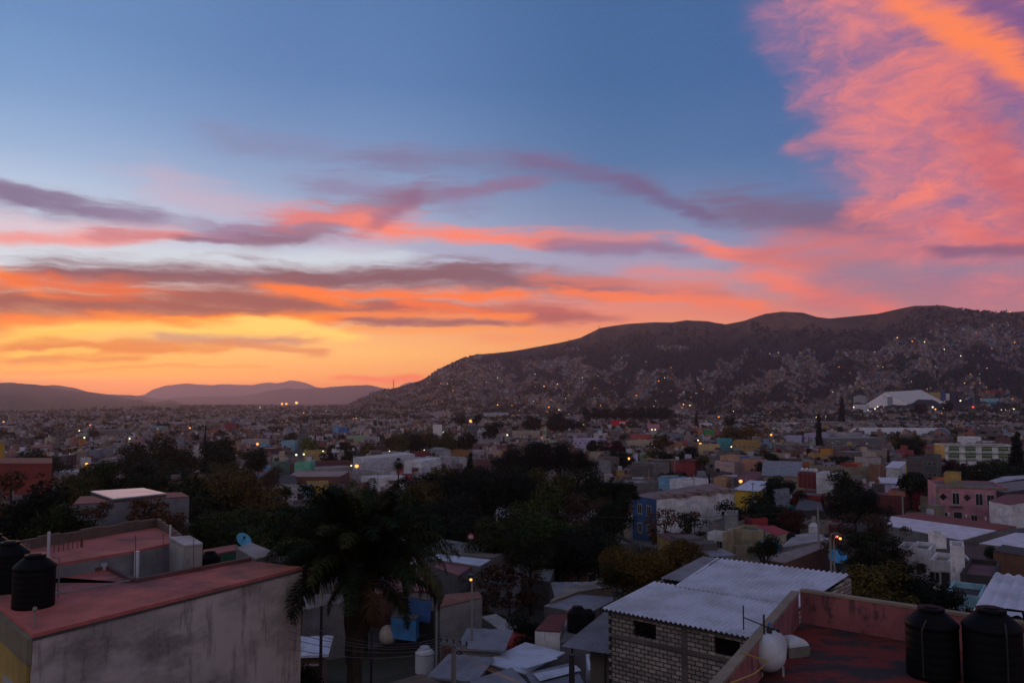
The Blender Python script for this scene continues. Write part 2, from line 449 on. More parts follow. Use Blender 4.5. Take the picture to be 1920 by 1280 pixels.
def make_corr(name, c, c2, rough=.45, metal=.0):
    m, t, p = mat(name); pos = worldpos(t)
    n = t.noise(t.mapping(pos, scale=(.7, .7, .7)), 1, 5, .6); n2 = t.noise(pos, 6, 4, .6)
    setc(t, p, t.mix(t.m('MULTIPLY', t.mapr(n, .4, .68, 0, 1), .7), t.mix(t.mapr(n2, .35, .75, 0, .25), c, c2), c2), rough)
    p.inputs['Metallic'].default_value = metal; return m
def make_emit(name, c, s):
    m = bpy.data.materials.new(name); m.use_nodes = True; t = NT(m.node_tree); t.n.clear()
    out = t.new('ShaderNodeOutputMaterial'); e = t.new('ShaderNodeEmission'); e.inputs[0].default_value = tuple(c) + (1,); e.inputs[1].default_value = s
    t.l.new(e.outputs[0], out.inputs[0]); m.cycles.emission_sampling = 'NONE'; return m
def make_brick(name, c1, c2, mortar, bw, bh, ms=.02):
    m, t, p = mat(name); b = t.new('ShaderNodeTexBrick')
    uv = t.new('ShaderNodeTexCoord').outputs['UV']
    t.set(b.inputs['Vector'], uv)
    for k, v in (('Color1', c1), ('Color2', c2), ('Mortar', mortar)): b.inputs[k].default_value = tuple(v) + (1,)
    b.inputs['Scale'].default_value = 1.0; b.inputs['Brick Width'].default_value = bw; b.inputs['Row Height'].default_value = bh
    b.inputs['Mortar Size'].default_value = ms; b.inputs['Mortar Smooth'].default_value = .3
    n = t.noise(worldpos(t), 1.2, 5, .6); k = t.mapr(n, .3, .7, .7, 1.15)
    setc(t, p, t.mix(1.0, b.outputs['Color'], t.comb(k, k, k), 'MULTIPLY'), .92); bump(t, p, b.outputs['Fac'], -.5, .01); return m
PLASTER = make_plaster(); ROOF = make_roof(); TINT = make_tint('weathered_paint'); LEAF = make_leaf(); BARK = make_bark(); GROUND = make_ground()
METAL_ROOF = make_corr('corrugated_pale_metal', (.47, .50, .585), (.29, .29, .32), .55)
METAL_DARK = make_corr('corrugated_grey_fibre', (.20, .20, .23), (.11, .11, .12), .7)
METAL_RED = make_corr('corrugated_red_sheet', (.20, .05, .05), (.10, .04, .04), .6)
GLASS = flat('dark_window_glass', (.012, .014, .018), .15, 0, .5)
FRAME = flat('window_frame_grey', (.30, .29, .28), .6)
BLACKP = flat('black_tank_plastic', (.004, .004, .005), .6, 0, .08)
WHITEP = make_corr('white_tank_plastic', (.48, .50, .56), (.30, .29, .28), .6)
DARKM = flat('dark_painted_steel', (.02, .02, .022), .6)
CONC = flat('pole_concrete', (.20, .19, .18), .9)
RUST = flat('rusty_steel', (.09, .045, .03), .85)
BRICK = make_brick('red_brick_wall', (.17, .065, .045), (.11, .05, .04), (.16, .14, .13), .26, .085, .012)
BLOCK = make_brick('cinder_block_wall', (.40, .335, .285), (.19, .165, .15), (.045, .04, .038), .40, .20, .030)
LAMP_WARM = make_emit('sodium_lamp', (1.0, .36, .07), 2.4); LAMP_WHITE = make_emit('white_lamp', (1.0, .92, .55), 1.8); LAMP_RED = make_emit('red_lamp', (1.0, .07, .05), 1.6)
LIT = make_emit('lit_window', (1.0, .72, .38), 1.3)
LIT_GREEN = make_emit('fluorescent_corridor', (.60, .78, .50), .055)

# ------------------------------------------------------------------ terrain
GP = [(-400, 60), (-60, 42), (-15, 27), (0, 26), (15, 22.5), (30, 20), (45, 18.5), (60, 18.2), (80, 17.2), (100, 15.0), (140, 11.0), (180, 8.7), (300, 5), (500, 2), (900, 0), (1e5, 0)]
GX, GY = [p[0] for p in GP], [p[1] for p in GP]
def gz(x, y): return float(np.interp(y, GX, GY))
rng = np.random.RandomState(7)
_lat = rng.rand(64, 64)
def vnoise(x, y):
    x = np.asarray(x, float); y = np.asarray(y, float); xi = np.floor(x).astype(int); yi = np.floor(y).astype(int); fx = x - xi; fy = y - yi
    fx = fx * fx * (3 - 2 * fx); fy = fy * fy * (3 - 2 * fy); g = lambda a, b: _lat[a % 64, b % 64]
    return (g(xi, yi) * (1 - fx) + g(xi + 1, yi) * fx) * (1 - fy) + (g(xi, yi + 1) * (1 - fx) + g(xi + 1, yi + 1) * fx) * fy
def fbm(x, y, o=5):
    s = 0; a = .5
    for k in range(o): s = s + a * vnoise(x * 2 ** k + 13.7 * k, y * 2 ** k + 5.1 * k); a *= .5
    return s
def ridge_height(px, py, D): return EYE + D * (ray(px, py)[2] / hypot(ray(px, py)[0], ray(px, py)[1]))
def px2az(px): return azel(px, 740)[0]
HILL = [(560, 760), (640, 757), (700, 737), (760, 722), (790, 712), (830, 690), (870, 672), (900, 664), (960, 658), (1020, 647), (1060, 640), (1090, 632), (1112, 621), (1126, 614), (1150, 610), (1180, 606), (1230, 603), (1262, 604), (1290, 600), (1330, 602), (1364, 607), (1400, 600), (1440, 587), (1470, 583), (1510, 585), (1535, 593), (1560, 596), (1600, 592), (1650, 587), (1690, 578), (1720, 572), (1775, 571), (1800, 576), (1830, 584), (1870, 585), (1920, 583), (2000, 572), (2150, 600), (2400, 690), (2600, 757)]
HAZ = [px2az(p) for p, _ in HILL]
DR = 3400.0
HH = [max(0.0, ridge_height(p, q, DR)) if q < 757 else 0.0 for p, q in HILL]
PT = [0, .12, .24, .36, .48, .60, .72, .84, .93, 1.0, 1.12, 1.3, 1.6]
PV = [0, .025, .075, .15, .26, .40, .56, .76, .92, 1.0, .97, .6, 0]
D_FOOT = 1380.0
def hill_z(x, y):
    x = np.asarray(x, float); y = np.asarray(y, float)
    d = np.hypot(x, y); az = np.arctan2(x, y)
    H = np.interp(az, HAZ, HH, left=0, right=0)
    t = (d - D_FOOT) / (DR - D_FOOT)
    p = np.interp(t, PT, PV, left=0, right=0)
    gull = (fbm(az * 30 + 3, d / 1100.0, 6) - .5)
    ridge_fade = np.clip(1 - np.abs(t - 1) / .035, 0, 1)
    amp = np.clip(t * 2.2, 0, 1) * (1 - ridge_fade)
    z = H * p * (1 + .0 * gull) + gull * 135 * amp * np.clip(H / 300, 0, 1) * np.clip((1.6 - t) * 2, 0, 1)
    z = np.minimum(z, np.where(np.abs(t - 1) < .25, H * 0.995 * np.clip(d / DR, .0, 1.1) + 0, 1e9)) if True else z
    return np.where((y > 0) & (z > .6), z, -1.5)
def H(x, y):
    g = gz(x, y)
    if hypot(x, y) > D_FOOT: g = max(g, float(hill_z(x, y)))
    return g
def grid_mesh(name, X, Y, Z, m, kind='structure'):
    nr, nc = X.shape; v = np.stack([X, Y, Z], -1).reshape(-1, 3)
    f = []
    for i in range(nr - 1):
        for j in range(nc - 1):
            a = i * nc + j; f.append((a, a + 1, a + nc + 1, a + nc))
    me = bpy.data.meshes.new(name); me.from_pydata(v.tolist(), [], f); me.materials.append(m)
    me.polygons.foreach_set('use_smooth', [True] * len(me.polygons))
    o = bpy.data.objects.new(name, me); COL.objects.link(o); o['kind'] = kind; return o
ys = np.concatenate([np.linspace(-500, -60, 6), np.linspace(-40, 60, 21), np.linspace(70, 300, 24), np.linspace(330, 1000, 20), np.linspace(1100, 25600, 40)])
xs = np.concatenate([-np.geomspace(19000, 60, 30), np.linspace(-50, 50, 11), np.geomspace(60, 19000, 30)])
GXX, GYY = np.meshgrid(xs, ys)
grid_mesh('ground', GXX, GYY, np.interp(GYY, GX, GY), GROUND)
hm, t_, p_, c_, zz, n1_, n2_ = make_hill('hill_scrub', (.17, .075, .038), (.085, .042, .024), (.040, .025, .016))
# lower slopes are wooded and darker, the bare ridge is dry grass
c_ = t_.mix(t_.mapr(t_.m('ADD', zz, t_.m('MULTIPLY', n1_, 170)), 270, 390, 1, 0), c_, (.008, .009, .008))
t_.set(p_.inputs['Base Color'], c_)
az_ = np.linspace(px2az(540), px2az(2620), 430); dd = np.concatenate([np.linspace(D_FOOT - 20, 3300, 70), np.linspace(3320, 3480, 9), np.linspace(3520, 4700, 24)])
AZ, DDm = np.meshgrid(az_, dd); XX = DDm * np.sin(AZ); YY = DDm * np.cos(AZ)
ZZ = hill_z(XX, YY) - np.where(DDm < D_FOOT + 1, 1.5, 0) - np.where(DDm > 4600, 3, 0)
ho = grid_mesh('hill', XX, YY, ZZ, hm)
# far mountain ranges
MT = make_hill('mountain_scrub', (.060, .050, .040), (.040, .038, .030), (.045, .038, .032), .5)[0]
def mountain(name, sil, D, front, back, amp):
    pxs = [p[0] for p in sil]; azs = [px2az(p) for p in pxs]; hs = [max(-3.0, ridge_height(p, q, D)) for p, q in sil]
    a = np.linspace(azs[0], azs[-1], max(60, int((pxs[-1] - pxs[0]) / 4)))
    d = np.concatenate([np.linspace(D - front, D - 60, 18), [D], np.linspace(D + 60, D + back, 9)])
    A, Dm = np.meshgrid(a, d); Hn = np.interp(A, azs, hs)
    t = np.where(Dm < D, (Dm - (D - front)) / front, 1 - (Dm - D) / back)
    n = fbm(A * 40 + D, Dm / (front * .6), 5) - .5
    Hn = Hn * (1 + .10 * (fbm(A * 75 + D, A * 0 + 2.2, 5) - .5)); prof = np.clip(t, 0, 1) ** 1.25
    Z = Hn * prof + n * amp * np.clip(t * 3, 0, 1) * np.clip((1 - t) * 6, 0, 1)
    Z = np.maximum(Z, np.where(Hn <= 0, -4, -2.0)); Z = np.where(t <= 0.001, -4, Z)
    grid_mesh(name, Dm * np.sin(A), Dm * np.cos(A), Z, MT)
mountain('mountain', [(-420, 757), (-300, 735), (-200, 722), (-60, 716), (0, 718), (25, 717), (45, 719), (75, 722), (100, 727), (160, 734), (205, 741), (250, 749), (285, 756), (302, 752), (320, 749), (332, 753), (345, 760), (360, 766)], 7600, 5200, 2000, 60)
mountain('mountain', [(-200, 740), (20, 735), (60, 727), (80, 722), (105, 721), (135, 726), (160, 733), (200, 739), (250, 741), (290, 746), (330, 753), (360, 758)], 12500, 2500, 2000, 60)
mountain('mountain', [(200, 757), (240, 745), (272, 739), (286, 730), (312, 722), (345, 718), (372, 720), (400, 721), (440, 720), (475, 722), (490, 718), (505, 716), (520, 718), (542, 713), (556, 714), (572, 717), (590, 725), (640, 733), (720, 745), (800, 757)], 23000, 2500, 2000, 90)
mountain('mountain', [(270, 757), (300, 748), (335, 745), (380, 743), (450, 742), (480, 738), (508, 731), (540, 727), (565, 729), (600, 727), (640, 723), (685, 721), (710, 725), (735, 731), (780, 742), (840, 757)], 13500, 3000, 2000, 70)
mountain('mountain', [(700, 757), (735, 735), (752, 722), (768, 716), (785, 719), (830, 735), (900, 757)], 21000, 1500, 1300, 30)

# ------------------------------------------------------------------ air
def build_haze():
    m = bpy.data.materials.new('thin_air'); m.use_nodes = True; t = NT(m.node_tree); t.n.clear()
    out = t.new('ShaderNodeOutputMaterial'); v = t.new('ShaderNodeVolumePrincipled')
    v.inputs['Color'].default_value = (.82, .66, .76, 1); v.inputs['Density'].default_value = HAZE; v.inputs['Anisotropy'].default_value = .55
    t.l.new(v.outputs[0], out.inputs['Volume'])
    b = MB(); b.box((0, 12500, 325), (38600, 26400, 662)); o = b.build('haze', m); o['kind'] = 'stuff'
    tag(o, 'thin violet evening haze over the whole valley', 'haze'); o.display_type = 'WIRE'

build_haze()
# ------------------------------------------------------------------ from picture to place
def P(px, py, z):
    """world point at absolute height z seen at a pixel of the 1920x1280 photograph"""
    r = ray(px, py); t = (z - EYE) / r[2]; return (r[0] * t, r[1] * t, z)
def PD(px, py, D):
    r = ray(px, py); t = D / r[1]; return (r[0] * t, D, EYE + r[2] * t)
def hit(px, py, h=0.0, t0=18.0, t1=4200.0):
    r = ray(px, py); f = lambda t: EYE + r[2] * t - H(r[0] * t, r[1] * t) - h
    a = t0; fa = f(a); b = a
    while b < t1:
        b = a * 1.03; fb = f(b)
        if fb <= 0 < fa: break
        a, fa = b, fb
    for _ in range(30):
        c = (a + b) / 2
        if f(c) > 0: a = c
        else: b = c
    return (r[0] * a, r[1] * a, EYE + r[2] * a)
def to_px(x, y, z):
    dz = z - EYE; fw = y * cos(PITCH) + dz * sin(PITCH); up = -y * sin(PITCH) + dz * cos(PITCH)
    return 960 + FPX * x / fw, 640 - FPX * up / fw
rnd = random.Random(11)
FOOT = []            # footprints taken: (x, y, r)
LANDMARK = []        # (x, y, z, short name) for labels
RECT = []            # picture areas that belong to a described building: xl, xr, top, bottom, distance
ALL = []             # things placed by rule, to be told apart: (obj, px, py, phrase)
def free(x, y, r):
    for a, b, c in FOOT:
        if (a - x) ** 2 + (b - y) ** 2 < (c + r) ** 2: return False
    return True

def covers(x, y, w, top_z):
    """True when something w wide with its top at top_z would stand in front of a described building"""
    px, py = to_px(x, y, top_z); hw = w * .55 * FPX / max(20, y)
    for xl, xr, yt, yb, D in RECT:
        if y < D - 1 and px + hw > xl and px - hw < xr and py < yb: 
            if to_px(x, y, H(x, y))[1] > yt: return True
    return False
# ------------------------------------------------------------------ windows (shared meshes, unit size, face -Y)
def _win(kind):
    m = lmb()
    for x, w in ((-.46, .08), (.46, .08), (0, .05)): m.box((x, -.02, .5), (w, .08, 1.0), m=0)
    for z, h in ((.04, .08), (.96, .08)): m.box((0, -.025, z), (1.0, .075, h), m=0)
    m.quad([(-.42, -.004, .08), (.42, -.004, .08), (.42, -.004, .92), (-.42, -.004, .92)], m=1)
    o = m.build('window', [FRAME, LIT if kind == 'lit' else GLASS]); me = o.data; bpy.data.objects.remove(o); return me
WIN = _win('dark'); WINLIT = _win('lit')
def _door():
    m = lmb()
    for x in (-.46, .46): m.box((x, -.02, .5), (.08, .08, 1.0), m=0)
    m.box((0, -.02, .97), (.84, .08, .06), m=0)
    m.box((0, -.01, .47), (.84, .04, .94), m=1); m.box((.3, -.04, .48), (.05, .03, .05), m=0)
    o = m.build('door', [FRAME, DARKM]); me = o.data; bpy.data.objects.remove(o); return me
DOOR = _door()
def put(me, name, parent, loc, rz, sc):
    o = bpy.data.objects.new(name, me); COL.objects.link(o); o.parent = parent; o.location = loc; o.rotation_euler = (0, 0, rz); o.scale = sc; return o

COLS = dict(white=(.60, .60, .64), pale=(.33, .32, .34), cream=(.40, .34, .25), beige=(.21, .175, .14), grey=(.135, .13, .135), concrete=(.085, .08, .08),
    dark=(.035, .032, .033), brick=(.12, .05, .038), brickorange=(.20, .095, .062), pink=(.50, .24, .27), palepink=(.40, .28, .28), salmon=(.42, .17, .11), coral=(.48, .10, .09),
    crimson=(.30, .022, .04), red=(.24, .028, .022), darkred=(.11, .018, .02), maroon=(.10, .03, .035), redroof=(.16, .045, .05), orange=(.46, .13, .03), peach=(.45, .26, .15),
    yellow=(.48, .32, .05), ochre=(.40, .25, .07), teal=(.05, .27, .30), skyblue=(.14, .33, .50), lightblue=(.22, .42, .50), blue=(.035, .13, .36), bluegrey=(.15, .18, .24),
    lilac=(.40, .38, .55), mint=(.12, .42, .28), palegreen=(.30, .42, .27), green=(.03, .24, .07), darkgreen=(.02, .09, .05), magenta=(.30, .06, .18))
def tint(c, k=.08, r=rnd):
    c = COLS[c] if isinstance(c, str) else c; s = 1 + r.uniform(-k, k) * 2
    return tuple(max(.005, v * s * (1 + r.uniform(-k, k) * .4)) for v in c)

def house_at(cx, cy, yaw, w, dep, h, wall, roof, label, win=(3, 1), kind='flat', group=None, cat='house', name='house', base=None, flank=1, door=True, lit=0.0, par=.45, wsize=(1.1, 1.2), detail=True):
    zg = H(cx, cy) if base is None else base
    FOOT.append((cx, cy, .5 * hypot(w, dep) * .80))
    t = empty(name, (cx, cy, zg), yaw, label, cat, group)
    hw, hd = w / 2, dep / 2; zb = -3.0
    B = lmb()
    out = [(-hw, -hd), (hw, -hd), (hw, hd), (-hw, hd)]
    if kind == 'flat':
        th = .18; inn = [(-hw + th, -hd + th), (hw - th, -hd + th), (hw - th, hd - th), (-hw + th, hd - th)]
        for k in range(4):
            a, b = out[k], out[(k + 1) % 4]; c, d = inn[k], inn[(k + 1) % 4]
            B.quad([(a[0], a[1], zb), (b[0], b[1], zb), (b[0], b[1], h + par), (a[0], a[1], h + par)])
            B.quad([(a[0], a[1], h + par), (b[0], b[1], h + par), (d[0], d[1], h + par), (c[0], c[1], h + par)])
            B.quad([(c[0], c[1], h + par), (d[0], d[1], h + par), (d[0], d[1], h - .1), (c[0], c[1], h - .1)])
        B.build('wall', PLASTER if wall != 'brick' else PLASTER, t, tint(wall))
        Q = lmb(); Q.quad([(inn[0][0], inn[0][1], h), (inn[1][0], inn[1][1], h), (inn[2][0], inn[2][1], h), (inn[3][0], inn[3][1], h)])
        Q.build('roof', ROOF, t, tint(roof))
        if detail == 2:
            if rnd.random() < .6:
                q = lmb(); a, b = rnd.uniform(-hw * .5, hw * .5), rnd.uniform(-.1 * hd, hd * .6); q.box((a, b, h + 1.05), (rnd.uniform(1.8, 3.2), rnd.uniform(1.8, 2.8), 2.1)); q.build('roof_room', PLASTER, t, tint(wall))
            if rnd.random() < .5:
                q = lmb(); a = rnd.uniform(-hw * .6, hw * .6); q.box((a, 0, h + .45), (.15, dep - .5, .9)); q.build('dividing_wall', PLASTER, t, tint('grey'))
            if rnd.random() < .35:
                q = lmb(); a, b = rnd.uniform(-hw * .5, hw * .5), rnd.uniform(-hd * .6, 0); q.box((a, b, h + 1.3), (rnd.uniform(2, 3.4), rnd.uniform(1.6, 2.6), .08), 0, 0, None, .06); q.build('awning_sheet', METAL_ROOF if rnd.random() < .5 else METAL_DARK, t)
    elif kind == 'shed':      # single slope sheet roof, higher at the back
        rise = min(1.6, dep * .10)
        B.quad([(-hw, -hd, zb), (hw, -hd, zb), (hw, -hd, h), (-hw, -hd, h)]); B.quad([(hw, hd, zb), (-hw, hd, zb), (-hw, hd, h + rise), (hw, hd, h + rise)])
        B.quad([(hw, -hd, zb), (hw, hd, zb), (hw, hd, h + rise), (hw, -hd, h)]); B.quad([(-hw, hd, zb), (-hw, -hd, zb), (-hw, -hd, h), (-hw, hd, h + rise)])
        B.build('wall', PLASTER, t, tint(wall))
        Q = lmb(); o_ = .35; n = max(8, int(w / .5)); e = .05
        for k in range(n):
            x0 = -hw - o_ + (w + 2 * o_) * k / n; x1 = -hw - o_ + (w + 2 * o_) * (k + 1) / n; a = e * (k % 2); b = e * ((k + 1) % 2)
            Q.quad([(x0, -hd - o_, h + .03 + a), (x1, -hd - o_, h + .03 + b), (x1, hd + o_, h + rise + .06 + b), (x0, hd + o_, h + rise + .06 + a)])
        Q.box((0, -hd - o_, h + .0), (w + 2 * o_, .05, .12))
        if roof in ('pale', 'white'): Q.build('roof', METAL_ROOF, t)
        elif roof in ('redroof', 'maroon'): Q.build('roof', METAL_RED, t)
        elif roof in ('concrete', 'grey', 'dark'): Q.build('roof', METAL_DARK, t)
        else: Q.build('roof', ROOF, t, tint(roof))
    elif kind == 'gable':     # ridge runs front to back
        rise = w * .16
        B.quad([(-hw, -hd, zb), (hw, -hd, zb), (hw, -hd, h), (0, -hd, h + rise), (-hw, -hd, h)]); B.quad([(hw, hd, zb), (-hw, hd, zb), (-hw, hd, h), (0, hd, h + rise), (hw, hd, h)])
        B.quad([(hw, -hd, zb), (hw, hd, zb), (hw, hd, h), (hw, -hd, h)]); B.quad([(-hw, hd, zb), (-hw, -hd, zb), (-hw, -hd, h), (-hw, hd, h)])
        B.build('wall', PLASTER, t, tint(wall)); Q = lmb(); o_ = .4
        for s in (-1, 1):
            Q.quad([(0, -hd - o_, h + rise + .08), (0, hd + o_, h + rise + .08), (s * (hw + o_), hd + o_, h - rise * o_ / hw + .08), (s * (hw + o_), -hd - o_, h - rise * o_ / hw + .08)])
            Q.quad([(0, -hd - o_, h + rise), (s * (hw + o_), -hd - o_, h - rise * o_ / hw), (s * (hw + o_), -hd - o_, h - rise * o_ / hw + .079), (0, -hd - o_, h + rise + .079)])
        Q.build('roof', METAL_ROOF if roof in ('pale', 'white') else METAL_DARK if roof in ('grey', 'concrete', 'dark') else ROOF, t, tint(roof))
    elif kind == 'hiplong':   # ridge runs along the facade
        rise = dep * .14
        B.quad([(-hw, -hd, zb), (hw, -hd, zb), (hw, -hd, h), (-hw, -hd, h)]); B.quad([(hw, hd, zb), (-hw, hd, zb), (-hw, hd, h), (hw, hd, h)])
        for s in (-1, 1): B.quad([(s * hw, -s * hd * 1, zb), (s * hw, s * hd, zb), (s * hw, s * hd, h), (s * hw, 0, h + rise), (s * hw, -s * hd, h)])
        B.build('wall', PLASTER, t, tint(wall)); Q = lmb(); o_ = .4
        for s in (-1, 1): Q.quad([(-hw - o_, 0, h + rise + .08), (hw + o_, 0, h + rise + .08), (hw + o_, s * (hd + o_), h - rise * o_ / hd + .08), (-hw - o_, s * (hd + o_), h - rise * o_ / hd + .08)])
        Q.build('roof', METAL_ROOF if roof in ('pale', 'white') else METAL_DARK if roof in ('grey', 'concrete', 'dark') else ROOF, t, tint(roof))
    nc, nr = win
    ws, hs = wsize
    if nc and detail:
        for r in range(nr):
            z0 = .95 + r * (h / max(1, nr)) if nr > 1 else min(.95, h * .3)
            if z0 + hs > h - .1: z0 = max(.3, h - hs - .3)
            for k in range(nc):
                x = -hw + w * (k + .5) / nc
                if door and r == 0 and k == nc // 2 and nc > 1:
                    put(DOOR, 'door', t, (x, -hd - .004, 0), 0, (1.0, 1, 2.1)); continue
                me = WINLIT if rnd.random() < lit else WIN
                put(me, 'window', t, (x, -hd - .004, z0), 0, (ws, 1, hs))
            if flank and dep > 5:
                sx = -1 if cx > 0 else 1
                for k in range(flank):
                    y = -hd + dep * (k + .5) / flank
                    put(WIN, 'window', t, (sx * (hw + .004), y, z0), sx * pi / 2, (ws, 1, hs))
    return t
def B(xl, yl, xr, yr, h, dep, wall, roof, label, win=(3, 1), short=None, maxyaw=35, **kw):
    """a building whose front top edge runs from pixel (xl, yl) to (xr, yr); h metres tall"""
    par = kw.get('par', .45) if kw.get('kind', 'flat') == 'flat' else 0
    c = hit((xl + xr) / 2, (yl + yr) / 2, h + par); z = c[2]
    a = P(xl, yl, z); b = P(xr, yr, z)
    yaw = atan2(b[1] - a[1], b[0] - a[0]); m = R(maxyaw)
    if abs(yaw) > m:
        yaw = math.copysign(m, yaw)
    az0 = atan2(c[0], c[1])
    pa, pb = ray(xl, yl), ray(xr, yr)
    # width so that both ends meet their picture rays along the facade direction through c
    def along(r):
        # c + s*(cos,sin) on ray direction (r0,r1)
        d = (cos(yaw), sin(yaw)); det = d[0] * r[1] - d[1] * r[0]
        return (r[0] * c[1] - r[1] * c[0]) / det if abs(det) > 1e-6 else 0
    s0, s1 = along(pa), along(pb); w = abs(s1 - s0); mid = (s0 + s1) / 2
    mx, my = c[0] + cos(yaw) * mid, c[1] + sin(yaw) * mid
    cx, cy = mx - sin(yaw) * dep / 2, my + cos(yaw) * dep / 2
    base = z - h - par
    RECT.append((min(xl, xr) - 1, max(xl, xr) + 1, min(yl, yr) - 1, max(yl, yr) + .62 * min(h, 9) * FPX / hypot(c[0], c[1]), c[1]))
    t = house_at(cx, cy, yaw, w, dep, h, wall, roof, label, win, base=base, **kw)
    if short: LANDMARK.append((cx, cy, z, short))
    return t
def polybuilding(pts, z, zb, wall, roof, label, name='house', cat='house', par=0.0, th=.16, group=None, short=None, roofm=None, wallm=None, foot=True, slab=None):
    """a building from its roof outline in picture points, all at height z"""
    W = [P(p[0], p[1], z) if len(p) == 2 else P(p[0], p[1], p[2]) for p in pts]
    cx = sum(p[0] for p in W) / len(W); cy = sum(p[1] for p in W) / len(W)
    RECT.append((min(p[0] for p in pts), max(p[0] for p in pts), min(p[1] for p in pts) - 1, max(p[1] for p in pts) + 1.6 * FPX / max(20, cy), min(q_[1] for q_ in W)))
    if foot: FOOT.append((cx, cy, max(hypot(p[0] - cx, p[1] - cy) for p in W) * .8))
    t = empty(name, (cx, cy, zb), 0, label, cat, group)
    zt = [p[2] for p in W]; poly = [(p[0], p[1]) for p in W]
    m = MB(); m.prism(poly, (z - slab) if slab else zb - .5, [q - .06 for q in zt], top=False); m.build('wall' if not slab else 'fascia', wallm or PLASTER, t, tint(wall, .03))
    q = MB(); q.quad([(p[0], p[1], p[2]) for p in (W if area2(poly) > 0 else W[::-1])])
    for k in range(len(W)):
        a, b = W[k], W[(k + 1) % len(W)]; q.quad([a, b, (b[0], b[1], b[2] - .1), (a[0], a[1], a[2] - .1)])
    q.build('roof', roofm or ROOF, t, tint(roof, .03))
    if short: LANDMARK.append((cx, cy, z, short))
    return t, W
def area2(p): return sum(p[k][0] * p[(k + 1) % len(p)][1] - p[(k + 1) % len(p)][0] * p[k][1] for k in range(len(p)))

# ------------------------------------------------------------------ trees
def leaf_cloud(kind, N, ls, seed):
    r = np.random.RandomState(seed)
    if kind == 'broad':
        L = [((r.normal(0, .38), r.normal(0, .38), r.uniform(-.45, .5)), r.uniform(.34, .55)) for _ in range(15)]
    elif kind == 'umbrella':
        L = [((r.normal(0, .48), r.normal(0, .48), r.uniform(-.1, .45)), r.uniform(.22, .40)) for _ in range(22)]
    elif kind == 'cone':
        L = [((r.normal(0, .30 * (1 - q)), r.normal(0, .30 * (1 - q)), -.9 + 1.8 * q), .50 * (1 - q) + .12) for q in np.linspace(0, 1, 16)]
    elif kind == 'column':
        L = [((r.normal(0, .05), r.normal(0, .05), -.95 + 1.9 * q), .34 * (1 - q) ** .7 + .10) for q in np.linspace(0, 1, 14)]
    else:  # feathery
        L = [((r.normal(0, .50), r.normal(0, .50), r.uniform(-.7, .65)), r.uniform(.14, .30)) for _ in range(34)]
    C_ = np.array([l[0] for l in L]); S = np.array([l[1] for l in L]); pr = S ** 2 / (S ** 2).sum()
    k = r.choice(len(L), N, p=pr); d = r.normal(size=(N, 3)); d /= np.linalg.norm(d, axis=1)[:, None]
    d[:, 2] = np.where(r.rand(N) < .6, np.abs(d[:, 2]), d[:, 2])
    rad = S[k][:, None] * (r.uniform(.25, 1.12, (N, 1)) ** .6); c = C_[k] + d * rad
    nn = d + r.normal(0, .6, (N, 3)); nn /= np.linalg.norm(nn, axis=1)[:, None]
    u = np.cross(nn, r.normal(size=(N, 3))); u /= np.linalg.norm(u, axis=1)[:, None]; v = np.cross(nn, u)
    sz = ls * r.uniform(.6, 1.5, (N, 1))
    V = np.stack([c - u * sz, c - v * sz * .55, c + u * sz, c + v * sz * .55], 1).reshape(-1, 3)
    me = bpy.data.meshes.new('crown')
    me.vertices.add(4 * N); me.vertices.foreach_set('co', V.ravel())
    me.loops.add(4 * N); me.loops.foreach_set('vertex_index', np.arange(4 * N))
    me.polygons.add(N); me.polygons.foreach_set('loop_start', np.arange(0, 4 * N, 4)); me.polygons.foreach_set('loop_total', np.full(N, 4))
    me.materials.append(LEAF); me.update(); me.validate(); return me
_cl = {}
def crown_mesh(kind, lod, var):
    k = (kind, lod, var)
    if k not in _cl:
        N, ls = {'near': (30000, .026), 'mid': (7000, .046), 'far': (1300, .10), 'tiny': (260, .21)}[lod]
        if kind == 'feathery': N = int(N * .33)
        _cl[k] = leaf_cloud(kind, N, ls, hash((len(kind), len(lod), var)) % 9999 + 17 * var + len(kind))
    return _cl[k]
_tr = {}
def trunk_mesh(kind, var):
    k = (kind, var)
    if k in _tr: return _tr[k]
    r = random.Random(var * 7 + len(kind)); m = lmb()
    # unit: height 1 = ground to crown middle
    m.tube([(0, 0, -.15), (.02, .01, .2), (-.02, .02, .5), (.01, 0, .8)], [.055, .045, .036, .028], 8)
    if kind in ('broad', 'umbrella', 'feathery'):
        for j in range(6 if kind != 'feathery' else 10):
            a = 2 * pi * j / 6 + r.uniform(-.4, .4); z0 = r.uniform(.42, .78); s = r.uniform(.16, .34)
            m.tube([(0, 0, z0), (s * .5 * cos(a), s * .5 * sin(a), z0 + .16), (s * cos(a), s * sin(a), z0 + .24 + r.uniform(.05, .25))], [.022, .014, .006], 5)
    o = m.build('trunk', BARK, smooth=True); me = o.data; bpy.data.objects.remove(o); _tr[k] = me; return me
TC = dict(green=(.020, .030, .012), deep=(.012, .018, .010), olive=(.045, .045, .016), ochre=(.10, .060, .016), rust=(.075, .034, .018), lime=(.055, .070, .018), brown=(.045, .030, .022), blackgreen=(.009, .013, .010))
